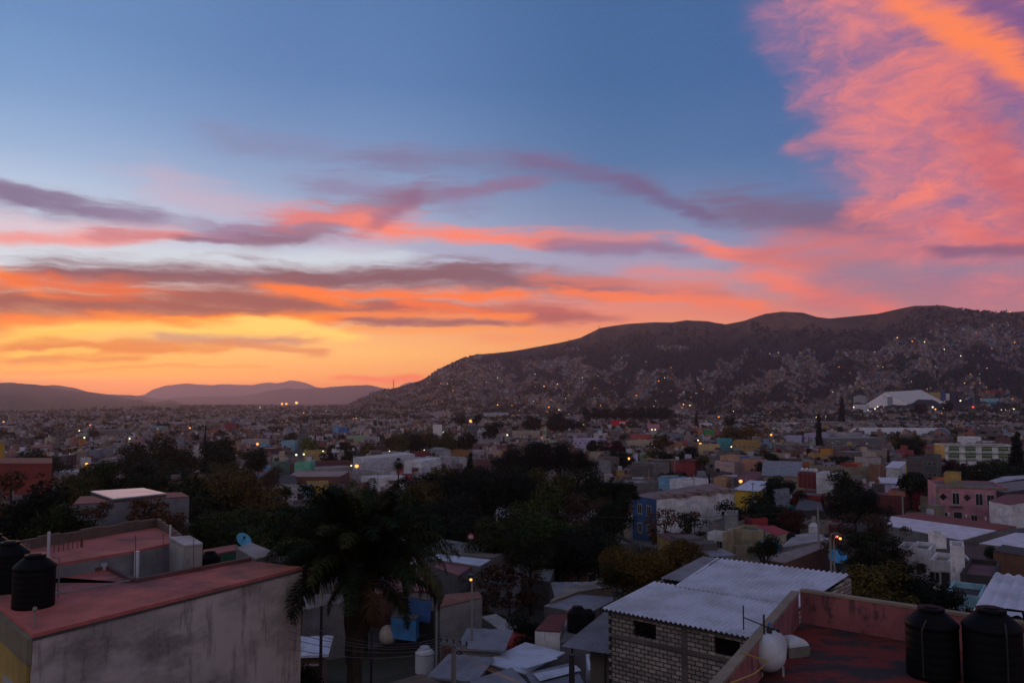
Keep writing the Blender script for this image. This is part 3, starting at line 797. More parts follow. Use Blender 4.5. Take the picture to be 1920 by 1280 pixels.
def tree_at(x, y, R_, Hh, kind, color, label, cat='tree', name='tree', lod=None, group=None, rz=None, var=None, squash=None, foot=True):
    zg = H(x, y); D = hypot(x, y)
    pxr = R_ / D * FPX * .533
    lod = lod or ('near' if pxr > 34 else 'mid' if pxr > 13 else 'far' if pxr > 4.5 else 'tiny')
    var = rnd.randrange(3) if var is None else var
    if foot: FOOT.append((x, y, R_ * .35))
    t = empty(name, (x, y, zg), 0, label, cat, group)
    ch = squash if squash else (min(Hh * .46, R_ * .95) if kind not in ('cone', 'column') else Hh * .5)
    c = bpy.data.objects.new('crown', crown_mesh(kind, lod, var)); COL.objects.link(c); c.parent = t
    c.location = (0, 0, Hh - ch * .98); c.scale = (R_, R_, ch); c.rotation_euler = (0, 0, rnd.uniform(0, 6.28))
    k = rnd.uniform(.85, 1.15); c.color = tuple(v * k for v in (TC[color] if isinstance(color, str) else color)) + (1,)
    q = bpy.data.objects.new('trunk', trunk_mesh(kind, var)); COL.objects.link(q); q.parent = t
    s = max(.5, Hh - ch); q.scale = (s * (.8 if Hh > 6 else .6), s * (.8 if Hh > 6 else .6), s)
    return t
def T(px, ytop, wpx, D, kind, color, label, **kw):
    r = ray(px, ytop); x = r[0] / r[1] * D; zt = EYE + r[2] / r[1] * D; Hh = max(2.0, zt - H(x, D))
    R_ = wpx / 2 / FPX * hypot(x, D) * .98 / (1.0 if kind not in ('column',) else .45)
    return tree_at(x, D, R_, Hh, kind, color, label, **kw)

# ------------------------------------------------------------------ small repeated things
def instance(src_children, name, loc, rz=0, sc=1, label=None, cat=None, group=None):
    t = empty(name, loc, rz, label, cat, group); t.scale = (sc, sc, sc) if not hasattr(sc, '__len__') else sc
    for nm, me, colr in src_children:
        o = bpy.data.objects.new(nm, me); COL.objects.link(o); o.parent = t
        if colr: o.color = tuple(colr) + (1,)
    return t
def keep(m, name, mats, smooth=False):
    o = m.build(name, mats, smooth=smooth); me = o.data; bpy.data.objects.remove(o); return me
def tank_parts(body, lidm, r=.55, h=1.5, n=28):
    m = lmb(); pr = [(r * .97, 0)]
    k = 0
    while k < 6:                                            # moulded ribs
        z = h * .70 * k / 6; pr += [(r, z + .02), (r, z + h * .085), (r * .985, z + h * .10)]; k += 1
    pr += [(r, h * .72), (r * 1.03, h * .735), (r * 1.03, h * .76), (r * .93, h * .80), (r * .62, h * .90), (r * .50, h * .925)]
    m.lathe((0, 0, 0), pr, n); bm = keep(m, 'tank_body', body, True)
    m = lmb(); m.lathe((0, 0, h * .925), [(r * .50, 0), (r * .52, h * .03), (r * .50, h * .055), (r * .30, h * .06), (r * .28, h * .075), (0.02, h * .078)], n)
    for j in range(8): m.box((r * .47 * cos(j * pi / 4), r * .47 * sin(j * pi / 4), h * .96), (.05, .05, .06), j * pi / 4)
    lm = keep(m, 'lid', lidm); return [('tank_body', bm, None), ('lid', lm, None)]
TANK_BLACK = tank_parts(BLACKP, BLACKP); TANK_WHITE = tank_parts(WHITEP, WHITEP)
TANK_BS = tank_parts(BLACKP, BLACKP, n=10); TANK_WS = tank_parts(WHITEP, WHITEP, n=10)
def lamp_parts(em):
    m = lmb(); m.tube([(0, 0, -1), (0, 0, 6.4), (0, -.25, 6.9), (0, -1.1, 7.1)], [.09, .06, .045, .04], 6); pm = keep(m, 'pole', CONC)
    m = lmb(); m.box((0, -1.35, 7.12), (.28, .62, .12)); hm_ = keep(m, 'lamp_head', DARKM)
    m = lmb(); m.lathe((0, -1.38, 6.86), [(.02, -.20), (.16, -.14), (.24, 0), (.20, .14), (.1, .19)], 8); bm = keep(m, 'bulb', em, True)
    return [('pole', pm, None), ('lamp_head', hm_, None), ('bulb', bm, None)]
LAMPS = {'w': lamp_parts(LAMP_WHITE), 'o': lamp_parts(LAMP_WARM), 'r': lamp_parts(LAMP_RED)}
# ================================================================== FOREGROUND
UVQ = []
def uvwall(name, pts, z0, z1, m, parent, scale=1.0):
    """upright wall between two ground points with metric UVs for masonry"""
    (x0, y0), (x1, y1) = pts; L = hypot(x1 - x0, y1 - y0)
    zt0, zt1 = z1 if hasattr(z1, '__len__') else (z1, z1)
    b = MB(); nx, ny = (y1 - y0) / L * .15, -(x1 - x0) / L * .15
    b.quad([(x0, y0, z0), (x1, y1, z0), (x1, y1, zt1), (x0, y0, zt0)])
    b.quad([(x1 - nx, y1 - ny, z0), (x0 - nx, y0 - ny, z0), (x0 - nx, y0 - ny, zt0), (x1 - nx, y1 - ny, zt1)])
    b.quad([(x0, y0, zt0), (x1, y1, zt1), (x1 - nx, y1 - ny, zt1), (x0 - nx, y0 - ny, zt0)])
    b.quad([(x0 - nx, y0 - ny, z0), (x0, y0, z0), (x0, y0, zt0), (x0 - nx, y0 - ny, zt0)])
    b.quad([(x1, y1, z0), (x1 - nx, y1 - ny, z0), (x1 - nx, y1 - ny, zt1), (x1, y1, zt1)])
    o = b.build(name, m, parent); uv = o.data.uv_layers.new(name='UVMap'); A = np.array
    for p in o.data.polygons:
        for li in p.loop_indices:
            v = b.v[o.data.loops[li].vertex_index]; s = ((v[0] - x0) * (x1 - x0) + (v[1] - y0) * (y1 - y0)) / L
            uv.data[li].uv = (s, v[2] - z0)
    return o
def corrugated(A, B_, C_, D_, pitch, amp, m, name, parent, lap=(), rows=2):
    """sheet whose ribs run from edge A-D to edge B-C"""
    A, B_, C_, D_ = (np.array(q, float) for q in (A, B_, C_, D_)); L = np.linalg.norm(D_ - A); n = max(4, int(L / pitch)) * 6
    b = MB(); b.v = []; K = rows
    up = np.cross(D_ - A, B_ - A); up /= np.linalg.norm(up); up *= (1 if up[2] > 0 else -1)
    for i in range(n + 1):
        s = i / n; w = amp * sin(2 * pi * s * n / 6)
        for k in range(K + 1):
            q = k / K; p = (A * (1 - s) + D_ * s) * (1 - q) + (B_ * (1 - s) + C_ * s) * q + up * w; b.v.append(tuple(p))
    for i in range(n):
        for k in range(K):
            a = i * (K + 1) + k; b.f.append((a, a + K + 1, a + K + 2, a + 1)); b.mi.append(0); b.col.append(None)
    return b.build(name, m, parent, smooth=True)
def lerp(a, b, t): return tuple(a[k] * (1 - t) + b[k] * t for k in range(3))

# ---- A: grey rendered building with red roof, left
zA = 30.1
t = empty('apartment_building', P(250, 1120, 23.5), 0, 'big grey plastered building with flat red roof and black tanks, lower left', 'building')
aA = [P(x, y, zA) for x, y in ((62, 1188), (567, 1062), (470, 1051), (252, 1092), (200, 1067), (100, 1083), (0, 1098), (-120, 1120), (-120, 1062), (0, 1135))]
c0, c1 = aA[0], aA[1]
ux, uy = (c1[0] - c0[0]), (c1[1] - c0[1]); UL = hypot(ux, uy); ux /= UL; uy /= UL
# second corner of the facade on the left
c9 = P(-160, 1020, zA); c9 = P(-10, 1128, zA)
far_l = (c0[0] - (c0[0] - c9[0]) * 2.4, c0[1] - (c0[1] - c9[1]) * 2.4, zA)
polyA = [c0, c1, aA[2], aA[3], aA[4], aA[5], P(-60, 1092, zA), far_l]
LANDMARK.append((c0[0], c0[1], zA, 'big grey plastered building'))
m = MB(); m.prism([(p[0], p[1]) for p in polyA], 14, zA - .12, top=False); sw, tt, pp = mat('stained_render'); pos = worldpos(tt)
n1 = tt.noise(tt.mapping(pos, scale=(.5, .5, .8)), 1, 7, .62); n2 = tt.noise(tt.mapping(pos, loc=(5, 2, 0), scale=(2.6, 2.6, .45)), 1, 6, .7); n3 = tt.noise(pos, 7, 5, .65)
cc = tt.mix(tt.mapr(n1, .40, .62, 0, 1), (.43, .37, .345), (.26, .225, .21)); cc = tt.mix(tt.mapr(tt.noise(tt.mapping(pos, loc=(1, 8, 3), scale=(.35, .35, .7)), 1, 6, .6), .52, .68, 0, .75), cc, (.12, .105, .095))
sz = tt.new('ShaderNodeSeparateXYZ'); tt.set(sz.inputs[0], pos)
cc = tt.mix(tt.mapr(n2, .52, .66, 0, .6), cc, (.10, .088, .080))
drip = tt.mapr(tt.m('ADD', tt.m('MULTIPLY', n2, 1.5), tt.m('SUBTRACT', sz.outputs[2], zA + .02)), .62, .95, 0, .8)
cc = tt.mix(drip, cc, (.035, .030, .028)); cc = tt.mix(tt.mapr(n3, .35, .75, 0, .25), cc, (.42, .38, .35)); setc(tt, pp, cc, .95); bump(tt, pp, n3, .5, .03)
m.build('wall', sw, t)
m = MB(); m.prism([(p[0], p[1]) for p in polyA], zA - .118, zA, top=True); m.build('roof', ROOF, t, (.42, .105, .088))
m = MB()
for a, b in ((polyA[2], polyA[3]), (polyA[3], polyA[4]), (polyA[4], polyA[5])):
    a2 = lerp(a, b, .004); m.bar((a[0], a[1], zA + .07), (b[0], b[1], zA + .07), .17)
m.build('roof_kerb', ROOF, t, (.12, .04, .04))
m = MB(); m.bar((c0[0], c0[1], zA - .13), (c1[0], c1[1], zA - .13), .10); m.build('drip_edge', PLASTER, t, (.06, .055, .05))
# the yellow side below the left edge, with a deep grey eave
dx, dy = (far_l[0] - c0[0]), (far_l[1] - c0[1]); dl = hypot(dx, dy); dx /= dl; dy /= dl
nx, ny = dy, -dx
if nx * (0 - c0[0]) + ny * (0 - c0[1]) < 0: nx, ny = -nx, -ny
m = MB()
for k in range(1): m.prism([(c0[0] + nx * .01, c0[1] + ny * .01), (far_l[0] + nx * .01, far_l[1] + ny * .01), (far_l[0] + nx * .13, far_l[1] + ny * .13), (c0[0] + nx * .13, c0[1] + ny * .13)], zA - .75, zA - .10, top=True, bottom=True)
m.build('eave_band', PLASTER, t, (.17, .15, .10))
m = MB(); m.prism([(c0[0] + nx * .012 + dx * .1, c0[1] + ny * .012 + dy * .1), (far_l[0] + nx * .012, far_l[1] + ny * .012), (far_l[0] + nx * .10, far_l[1] + ny * .10), (c0[0] + nx * .10 + dx * .1, c0[1] + ny * .10 + dy * .1)], 20, zA - .76, top=False)
m.build('side_wall', PLASTER, t, (.36, .25, .06))
wb = (c0[0] + dx * 1.5 + nx * .11, c0[1] + dy * 1.5 + ny * .11, zA - 3.2)
o = put(WIN, 'window', t, (wb[0] - t.location[0], wb[1] - t.location[1], wb[2] - t.location[2]), atan2(-dy, -dx), (1.4, 1, 1.7))
# vent pipe and wires by the near corner
m = MB(); q = P(64, 1178, zA); m.tube([(q[0], q[1], zA), (q[0], q[1], zA + .45)], .028, 8); m.lathe((q[0], q[1], zA + .45), [(.03, 0), (.06, .03), (.05, .09), (.01, .11)], 10)
m.bar((q[0] - .18, q[1] - .1, zA + .33), (q[0], q[1], zA + .36), .02); m.bar((q[0] + .12, q[1], zA), (q[0] + .19, q[1], zA + .28), .015)
o = m.build('vent_pipe', CONC, None, loc=q); tag(o, 'thin grey vent pipe with rounded cap at the red roof corner', 'pipe')
# black tanks on that roof
for (px, py, s, lab) in ((62, 1136, 1.0, 'black plastic water tank with conical top standing on the red roof'), (14, 1107, 1.02, 'black water tank with bluish conical lid, just behind the nearest left tank'), (-18, 1086, 1.0, 'black water tank half cut off by the left edge of the picture')):
    q = P(px, py, zA); instance(TANK_BLACK, 'water_tank', q, rnd.uniform(0, 3), s, lab, 'water tank', 'black water tanks on the left red roof')
for o_ in [c_ for c_ in COL.objects if c_.name.startswith('water_tank') and c_.parent is None]:
    m = lmb(); m.tube([(.50, -.22, .10), (.62, -.28, .10), (.62, -.28, 1.25), (.45, -.2, 1.33)], .022, 6); p_ = m.build('pipe', CONC, o_)
# a wire fence of rods and railing running over the roof edge
m = MB(); a = P(98, 1117, zA); b = P(252, 1089, zA); m.bar((a[0], a[1], zA + .05), (b[0], b[1], zA + .06), .05); m.bar(P(98, 1100, zA + .01), P(122, 1112, zA + .01), .05)
o = m.build('roof_pipe', CONC, None, loc=a); tag(o, 'thin pipe lying across the left red roof', 'pipe')
for px, y0, y1, lab in ((254, 1091, 1003, 'left'), (306, 1075, 1000, 'middle'), (363, 1066, 1010, 'right')):
    a = P(px, y0, zA); r0 = PD(px, y1, a[1]); m = MB(); m.bar(a, r0, .025)
    o = m.build('steel_rod', RUST, None, loc=a); tag(o, lab + ' one of three thin upright steel rods behind the left red roof', 'rod', 'steel rods behind the red roof')

# ---- B: lower second building behind, red roof, grey walls, white pipe
zB = 30.6
t = empty('house', P(200, 1040, 24), 0, 'low grey house with red roof and rusty railing behind the black tanks', 'house')
Bp = [P(x, y, zB) for x, y in ((92, 1058), (255, 1031), (262, 1029), (342, 1013), (292, 988), (30, 1034))]
m = MB(); m.prism([(p[0], p[1]) for p in Bp], 20, zB - .1, top=False); m.build('wall', PLASTER, t, (.21, .21, .22))
m = MB(); m.prism([(p[0], p[1]) for p in Bp], zB - .098, zB, top=True); m.build('roof', ROOF, t, (.40, .105, .088))
m = MB()
for k, (a, b) in enumerate(((Bp[5], Bp[4]), (Bp[4], Bp[3]))):
    n = 7; v_ = np.array(b) - np.array(a); L_ = hypot(v_[0], v_[1]); e_ = (-v_[1] / L_ * .14, v_[0] / L_ * .14)
    for j in range(n):
        hh = .36 + .05 * (j % 2) if k == 0 else .36 * (1 - j / n * .8); p0, p1 = lerp(a, b, j / n), lerp(a, b, (j + 1) / n)
        m.prism([(p0[0], p0[1]), (p1[0], p1[1]), (p1[0] + e_[0], p1[1] + e_[1]), (p0[0] + e_[0], p0[1] + e_[1])], zB - .3, zB + hh)
m.build('parapet', PLASTER, t, (.11, .075, .06))
a = PD(257, 1031, Bp[1][1] - .25); m = MB(); m.tube([(a[0], a[1], zB - 2.4), (a[0], a[1], zB + .02)], .09, 10); m.build('downpipe', WHITEP, t)
a = P(343, 1013, zB); m = MB(); m.bar((a[0], a[1] - .03, 22), (a[0], a[1] - .03, zB + .05), .16); m.build('corner_post', PLASTER, t, (.12, .02, .025))
m = MB(); a = P(168, 1050, zB - .15); m.box((a[0] - .2, a[1] - .25, zB - .9), (1.7, .06, 1.3), .45); m.build('pale_panel', PLASTER, t, (.42, .46, .58))
# railing by the tanks
m = MB(); zf = zA + .02; q0 = P(100, 1062, zf + .0); q1 = P(152, 1050, zf)
for k in range(7):
    p = lerp(q0, q1, k / 6); m.bar((p[0], p[1], zf - .6), (p[0], p[1], zf + .75), .03)
for z in (.05, .4, .75): m.bar((q0[0], q0[1], zf + z), (q1[0], q1[1], zf + z), .03)
p = q1; m.bar((p[0], p[1], zf - 1), (p[0], p[1], zf + .85), .09)
o = m.build('railing', RUST, None, loc=q0); tag(o, 'rusty steel railing between the two red roofs beside the tanks', 'railing')
# white upright pipe left
for px, py, hh, lab in ((90, 1050, .95, 'white upright plastic pipe beside the black tanks'), (319, 1008, .5, 'short white pipe on the pale rooftop box')):
    q = P(px, py, zB); m = MB(); m.tube([(q[0], q[1], zB - .1), (q[0], q[1], zB + hh)], .05 if px == 90 else .035, 8); o = m.build('upright_pipe', WHITEP, None, loc=q); tag(o, lab, 'pipe')
# pale rooftop box at the end of B and the green tarp house with satellite dish
polybuilding([(345, 1021), (380, 1017), (356, 1003), (318, 1006)], 30.9, 22, (.27, .26, .25), (.33, .33, .35), 'pale weathered concrete box room at the right end of the low grey house', 'stair_house', 'rooftop room', foot=False)
polybuilding([(381, 1042), (443, 1030), (440, 1020), (381, 1030)], 29.3, 20, (.02, .10, .05), (.20, .05, .06), 'small green walled house with red roof edge behind the red roof')
polybuilding([(444, 1026), (480, 1047), (520, 1036), (470, 1016)], 30.2, 20, (.24, .22, .21), (.27, .26, .27), 'small stained cement rooftop room behind the palm fronds', 'stair_house', 'rooftop room', foot=False)
polybuilding([(381, 1058), (470, 1047), (444, 1020), (381, 1030)], 28.4, 20, 'concrete', 'dark', 'dark flat roofed house between the red roof and the green house')
q = P(393, 1058, 29.0); instance(TANK_BLACK, 'water_tank', (q[0], q[1], 28.4), 0, .8, 'small black water tank with domed top behind the red roof edge', 'water tank')
# dish
def dish(px, py, D, r, colr, label, tilt=.9):
    p = PD(px, py, D); t = empty('satellite_dish', (p[0], p[1], p[2] - r * 1.2), 0, label, 'satellite dish')
    m = MB(); prof = [(0.01, 0), (r * .5, r * .08), (r * .85, r * .22), (r, r * .32), (r * .98, r * .34), (r * .83, r * .25), (.01, r * .03)]
    m.lathe((0, 0, 0), prof, 20); v = np.array(m.v); c, s = cos(tilt), sin(tilt); v = np.stack([v[:, 0], v[:, 1] * c - v[:, 2] * s, v[:, 1] * s + v[:, 2] * c], 1)
    c, s = cos(1.0), sin(1.0); v = np.stack([v[:, 0] * c - v[:, 1] * s, v[:, 0] * s + v[:, 1] * c, v[:, 2]], 1) + np.array(p); m.v = [tuple(q) for q in v]
    m.build('reflector', flat('dish_' + str(round(colr[2], 2)), colr, .5), t, smooth=True)
    m = MB(); m.bar((p[0], p[1], p[2] - r * 1.2), p, .05); m.build('mast', DARKM, t)
    m = MB(); m.bar(p, (p[0] + r * .5, p[1] - r * .9, p[2] + r * .6), .025); m.box((p[0] + r * .5, p[1] - r * .9, p[2] + r * .6), (.08, .08, .1)); m.build('feed_arm', DARKM, t)
dish(455, 1014, 34, .34, (.08, .32, .45), 'blue satellite dish on a mast behind the red roof')
dish(1813, 1049, 88, .55, (.45, .5, .58), 'pale satellite dish on the dark brown rooftop, right')
dish(1440, 1190, 19.3, .28, (.03, .14, .38), 'small blue disc above the white gas tank', 1.3)

# ---- E: cinder block house with the big corrugated roof
A_ = P(1128, 1140, 26.0); D_ = P(1411, 1196, 26.0); B_ = P(1318, 1043, 26.9); C_ = P(1594, 1077, 26.7)
t = empty('block_house', (lerp(A_, C_, .5)[0], lerp(A_, C_, .5)[1], 18), 0, 'large cinder block house under a pale corrugated metal roof', 'house')
LANDMARK.append((lerp(A_, C_, .5)[0], lerp(A_, C_, .5)[1], 26, 'large cinder block house'))
FOOT.append((lerp(A_, C_, .5)[0], lerp(A_, C_, .5)[1], 8))
M1, M2 = lerp(A_, B_, .47), lerp(D_, C_, .47)
up = (0, 0, .03)
corrugated(A_, M1, M2, D_, .24, .048, METAL_ROOF, 'roof_sheet', t)
E1 = tuple(np.array(lerp(A_, B_, .44)) + up); E2 = tuple(np.array(lerp(D_, C_, .44)) + up); B2 = tuple(np.array(lerp(B_, C_, .10)) + up); E1b = tuple(np.array(lerp(E1, E2, .17)))
C2 = tuple(np.array(C_) + up)
corrugated(E1b, B2, C2, E2, .24, .048, METAL_ROOF, 'roof_sheet', t)
G1, G2, G3 = tuple(np.array(lerp(A_, B_, .53)) + (0, 0, .02)), tuple(np.array(B_) + (0, 0, .02)), tuple(np.array(lerp(B_, C_, .14)) + (0, 0, .02)); G4 = tuple(np.array(lerp(lerp(A_, B_, .53), lerp(D_, C_, .53), .17)) + (0, 0, .02))
corrugated(G1, G2, G3, G4, .21, .028, METAL_DARK, 'skylight_sheet', t)
def inset(a, b, d):  # move a towards b by d metres
    v = np.array(b) - np.array(a); return tuple(np.array(a) + v / np.linalg.norm(v) * d)
a = inset(inset(A_, D_, .35), B_, .35); d = inset(D_, C_, .35); b = inset(B_, A_, .3); c = inset(C_, D_, .3)
wz = 17.0
fL = hypot(d[0] - a[0], d[1] - a[1]); fx, fy = (d[0] - a[0]) / fL, (d[1] - a[1]) / fL; fnx, fny = fy, -fx
if fny > 0: fnx, fny = -fnx, -fny
# front wall with two real openings
def wall_with_holes(parent, a, L, fx, fy, nx, ny, z0, z1, holes, m, name='wall', th=.15):
    xsb = sorted({0.0, L} | {h[0] for h in holes} | {h[1] for h in holes}); zs = sorted({z0, z1} | {h[2] for h in holes} | {h[3] for h in holes})
    b = MB(); W3 = lambda s, z, o=0: (a[0] + fx * s - nx * o, a[1] + fy * s - ny * o, z); uvs = []
    for i in range(len(xsb) - 1):
        for k in range(len(zs) - 1):
            s0, s1, q0, q1 = xsb[i], xsb[i + 1], zs[k], zs[k + 1]
            if any(h[0] <= s0 + 1e-6 and s1 <= h[1] + 1e-6 and h[2] <= q0 + 1e-6 and q1 <= h[3] + 1e-6 for h in holes): continue
            b.quad([W3(s0, q0), W3(s1, q0), W3(s1, q1), W3(s0, q1)]); uvs += [(s0, q0), (s1, q0), (s1, q1), (s0, q1)]
            b.quad([W3(s1, q0, th), W3(s0, q0, th), W3(s0, q1, th), W3(s1, q1, th)]); uvs += [(s1, q0), (s0, q0), (s0, q1), (s1, q1)]
    for s0, s1, q0, q1 in holes:
        for u, v in (((s0, q0), (s1, q0)), ((s1, q0), (s1, q1)), ((s1, q1), (s0, q1)), ((s0, q1), (s0, q0))):
            b.quad([W3(*u), W3(*v), W3(*v, th), W3(*u, th)]); uvs += [u, v, v, u]
    o = b.build(name, m, parent); uv = o.data.uv_layers.new(name='UVMap')
    for p in o.data.polygons:
        for li in p.loop_indices: uv.data[li].uv = uvs[o.data.loops[li].vertex_index]
    return o
ztop = 25.93
s_of = lambda px, py: None
def wall_s(px):   # distance along the front wall seen at picture column px
    r = ray(px, 1190); det = fx * r[1] - fy * r[0]; return (r[0] * a[1] - r[1] * a[0]) / det
def wall_z(px, py):
    s = wall_s(px); D = a[1] + fy * s; r = ray(px, py); return EYE + r[2] / r[1] * D
w1 = (wall_s(1188), wall_s(1230), wall_z(1209, 1196), wall_z(1209, 1166)); w2 = (wall_s(1338), wall_s(1387), wall_z(1362, 1230), wall_z(1362, 1197))
wall_with_holes(t, a, fL, fx, fy, fnx, fny, wz, ztop, [w1, w2], BLOCK)
m = MB()
zb1 = wall_z(1200, 1205); beam = lambda s0, s1, z, h, o=.03: m.prism([(a[0] + fx * s0 + fnx * .003, a[1] + fy * s0 + fny * .003), (a[0] + fx * s1 + fnx * .003, a[1] + fy * s1 + fny * .003), (a[0] + fx * s1 + fnx * o, a[1] + fy * s1 + fny * o), (a[0] + fx * s0 + fnx * o, a[1] + fy * s0 + fny * o)], z, z + h, top=True, bottom=True)
sp = wall_s(1283)
beam(0, sp - .15, min(w1[2], w2[2]) - .26, .20); beam(sp + .15, fL, min(w1[2], w2[2]) - .26, .20); beam(0, fL, ztop - .2, .19, .025); beam(sp - .15, sp + .15, wz, ztop - .21 - wz, .035)
m.build('concrete_band', PLASTER, t, (.13, .11, .10))
uvwall('wall', [(a[0], a[1] + .2), (b[0], b[1])], wz, (ztop, 26.75), BLOCK, t); uvwall('wall', [(b[0], b[1]), (c[0], c[1])], wz, 26.6, BLOCK, t); uvwall('wall', [(c[0], c[1]), (d[0], d[1] + .2)], wz, (26.55, ztop), BLOCK, t)
m = MB(); mid = lerp(a, c, .5); m.prism([(p[0] + (mid[0] - p[0]) * .04, p[1] + (mid[1] - p[1]) * .04) for p in (a, d, c, b)], wz + 5.4, wz + 5.5, top=True); m.build('inner_floor', CONC, t)

# ---- F: fibre lean-to beside it
f0, f1, f2, f3 = P(1052, 1211, 23.6), P(1128, 1152, 24.0), P(1150, 1158, 24.0), P(1146, 1226, 23.6)
t = empty('lean_to', (f0[0] + 1, f0[1] + 1, 18), 0, 'grey fibre sheet lean-to roof against the block house', 'lean-to')
corrugated(f0, P(1133, 1147, 24.1), P(1160, 1150, 24.1), f3, .15, .02, METAL_DARK, 'roof_sheet', t)
m = MB(); 
for px, py in ((1073, 1214), (1135, 1228)):
    q = P(px, py, 23.5); m.bar((q[0], q[1] + .1, 16), (q[0], q[1] + .1, 23.6), .14)
m.build('post', DARKM, t)
q0, q1 = P(1108, 1222, 23.3), P(1150, 1228, 23.3); m = MB(); m.prism([(q0[0], q0[1] + .4), (q1[0], q1[1] + .4), (q1[0] + .4, q1[1] + 3), (q0[0] + .4, q0[1] + 3)], 16, 23.4); m.build('back_wall', PLASTER, t, (.17, .15, .13))

# ---- G: pink parapet terrace, lower right
zf = 29.8; zp = 30.72
k0 = P(1500, 1104, zp); kr = P(1920, 1166, zp); kl = P(1350, 1280, zp)
vr = np.array(kr) - np.array(k0); vl = np.array(kl) - np.array(k0); kR = tuple(np.array(k0) + vr * 1.7); kL = tuple(np.array(k0) + vl * 1.35)
t = empty('roof_terrace', (k0[0] + 3, k0[1] - 4, 22), 0, 'pink walled roof terrace with worn dark red floor, lower right', 'building')
LANDMARK.append((k0[0], k0[1], zp, 'pink walled terrace'))
fl = [k0, kR, (kR[0] + vl[0] * 1.35, kR[1] + vl[1] * 1.35, 0), kL]
m = MB(); m.quad([(p[0], p[1], zf) for p in fl[::-1]]); 
rf, tt, pp = mat('worn_red_floor'); pos = worldpos(tt)
n1 = tt.noise(tt.mapping(pos, rot=(0, 0, .5), scale=(.7, 1.3, 1)), 1, 6, .68); n2 = tt.noise(pos, 5, 5, .65)
cc = tt.mix(tt.mapr(n1, .44, .56, 0, 1), (.16, .022, .014), (.034, .022, .022)); cc = tt.mix(tt.mapr(n2, .5, .7, 0, .6), cc, (.03, .018, .018)); setc(tt, pp, cc, .8); bump(tt, pp, n2, .4, .02)
m.build('floor', rf, t)
pk, tt, pp = mat('flaking_pink_paint'); pos = worldpos(tt); n1 = tt.noise(tt.mapping(pos, scale=(1.2, 1.2, .9)), 1, 6, .66); n2 = tt.noise(tt.mapping(pos, loc=(3, 1, 0), scale=(3.0, 3.0, 1.2)), 1, 6, .7)
cc = tt.mix(tt.mapr(n1, .38, .66, 0, 1), (.28, .095, .10), (.18, .062, .068)); cc = tt.mix(tt.mapr(n2, .53, .62, 0, .75), cc, (.055, .035, .04)); setc(tt, pp, cc, .9); bump(tt, pp, n2, .4, .02)
def parapet(a, b, side, name):
    v = np.array(b) - np.array(a); L = hypot(v[0], v[1]); n = (v[1] / L * .16 * side, -v[0] / L * .16 * side)
    m = MB(); m.prism([(a[0], a[1]), (b[0], b[1]), (b[0] + n[0], b[1] + n[1]), (a[0] + n[0], a[1] + n[1])], 22, zp - .07); m.build('parapet', pk, t)
    m = MB(); o = .03; e = (n[0] * (1 + o / .16), n[1] * (1 + o / .16)); s = (-n[0] * o / .16, -n[1] * o / .16)
    m.prism([(a[0] + s[0], a[1] + s[1]), (b[0] + s[0], b[1] + s[1]), (b[0] + e[0], b[1] + e[1]), (a[0] + e[0], a[1] + e[1])], zp - .068, zp); m.build('coping', PLASTER, t, (.26, .21, .15))
s_r = 1 if (vr[1] * (-4) - vr[0] * 4) < 0 else -1
parapet((k0[0], k0[1]), (kR[0], kR[1]), -1, 'r')
o_ = .165
parapet((k0[0] + vl[0] * .03, k0[1] + vl[1] * .03), (kL[0], kL[1]), 1, 'l')
# yellow hose on the left parapet
m = MB(); pts = [P(1400, 1240, zp - .2), P(1392, 1222, zp + .03), P(1440, 1240, zp - .15), P(1415, 1262, zp - .1), P(1370, 1280, zp + .02)]
m.tube(pts, .018, 6); o = m.build('cable', flat('yellow_cable', (.30, .20, .04), .6), None, loc=pts[0]); tag(o, 'thin yellow cable looped over the pink terrace wall', 'cable')
# gas tank
q = P(1447, 1266, zf); g = empty('gas_tank', (q[0], q[1], zf), 0, 'white rounded gas tank on thin legs on the dark red terrace', 'gas tank')
m = lmb(); r_ = .40; pr = [(.01, -.70)] + [(r_ * sin(a_), -.30 - r_ * cos(a_)) for a_ in np.linspace(.25, pi / 2, 7)] + [(r_, 0)] + [(r_ * cos(a_), .30 + r_ * sin(a_)) for a_ in np.linspace(0, pi / 2 - .2, 7)] + [(.01, .70)]
m.lathe((0, .2, .52), pr, 28, axis='y', rz=-.35); o = m.build('tank_body', WHITEP, g, smooth=True)
for sx in (-1, 1):
    for sy in (-.05, .45):
        m = lmb(); m.box((sx * .24, sy, .1), (.05, .05, .26)); m.build('leg', FRAME, g)
m = lmb(); m.lathe((0, .1, .90), [(.05, 0), (.07, .06), (.05, .10), (.02, .16)], 12); m.box((.03, .1, 1.0), (.18, .05, .05)); m.build('valve', DARKM, g)
# skylight box
q = P(1492, 1232, zf); g = empty('skylight', (q[0], q[1] + .3, zf), .35, 'square white domed skylight on a low base behind the gas tank', 'skylight')
m = lmb(); m.box((0, 0, .12), (.62, .62, .24)); m.build('base', PLASTER, g, (.17, .16, .14)); m = lmb(); pr = [(.36, 0), (.34, .06), (.25, .14), (.12, .18), (.01, .19)]; m.lathe((0, 0, .245), pr, 4, rz=pi / 4); v = [(x * 1.15, y * 1.15, z) for x, y, z in m.v]; m.v = v; m.build('dome', WHITEP, g)
# antenna rods
m = MB(); q = P(1434, 1240, zf + .3); m.bar((q[0], q[1], zf), (q[0], q[1], zf + 1.35), .05); m.bar((q[0] - .35, q[1] + .4, zf + 1.18), (q[0] + .12, q[1], zf + 1.05), .03); m.bar((q[0] - .35, q[1] + .4, zf + .9), (q[0] - .35, q[1] + .4, zf + 1.45), .035)
o = m.build('antenna', DARKM, None, loc=q); tag(o, 'dark steel antenna mast with side arm beside the gas tank', 'antenna')
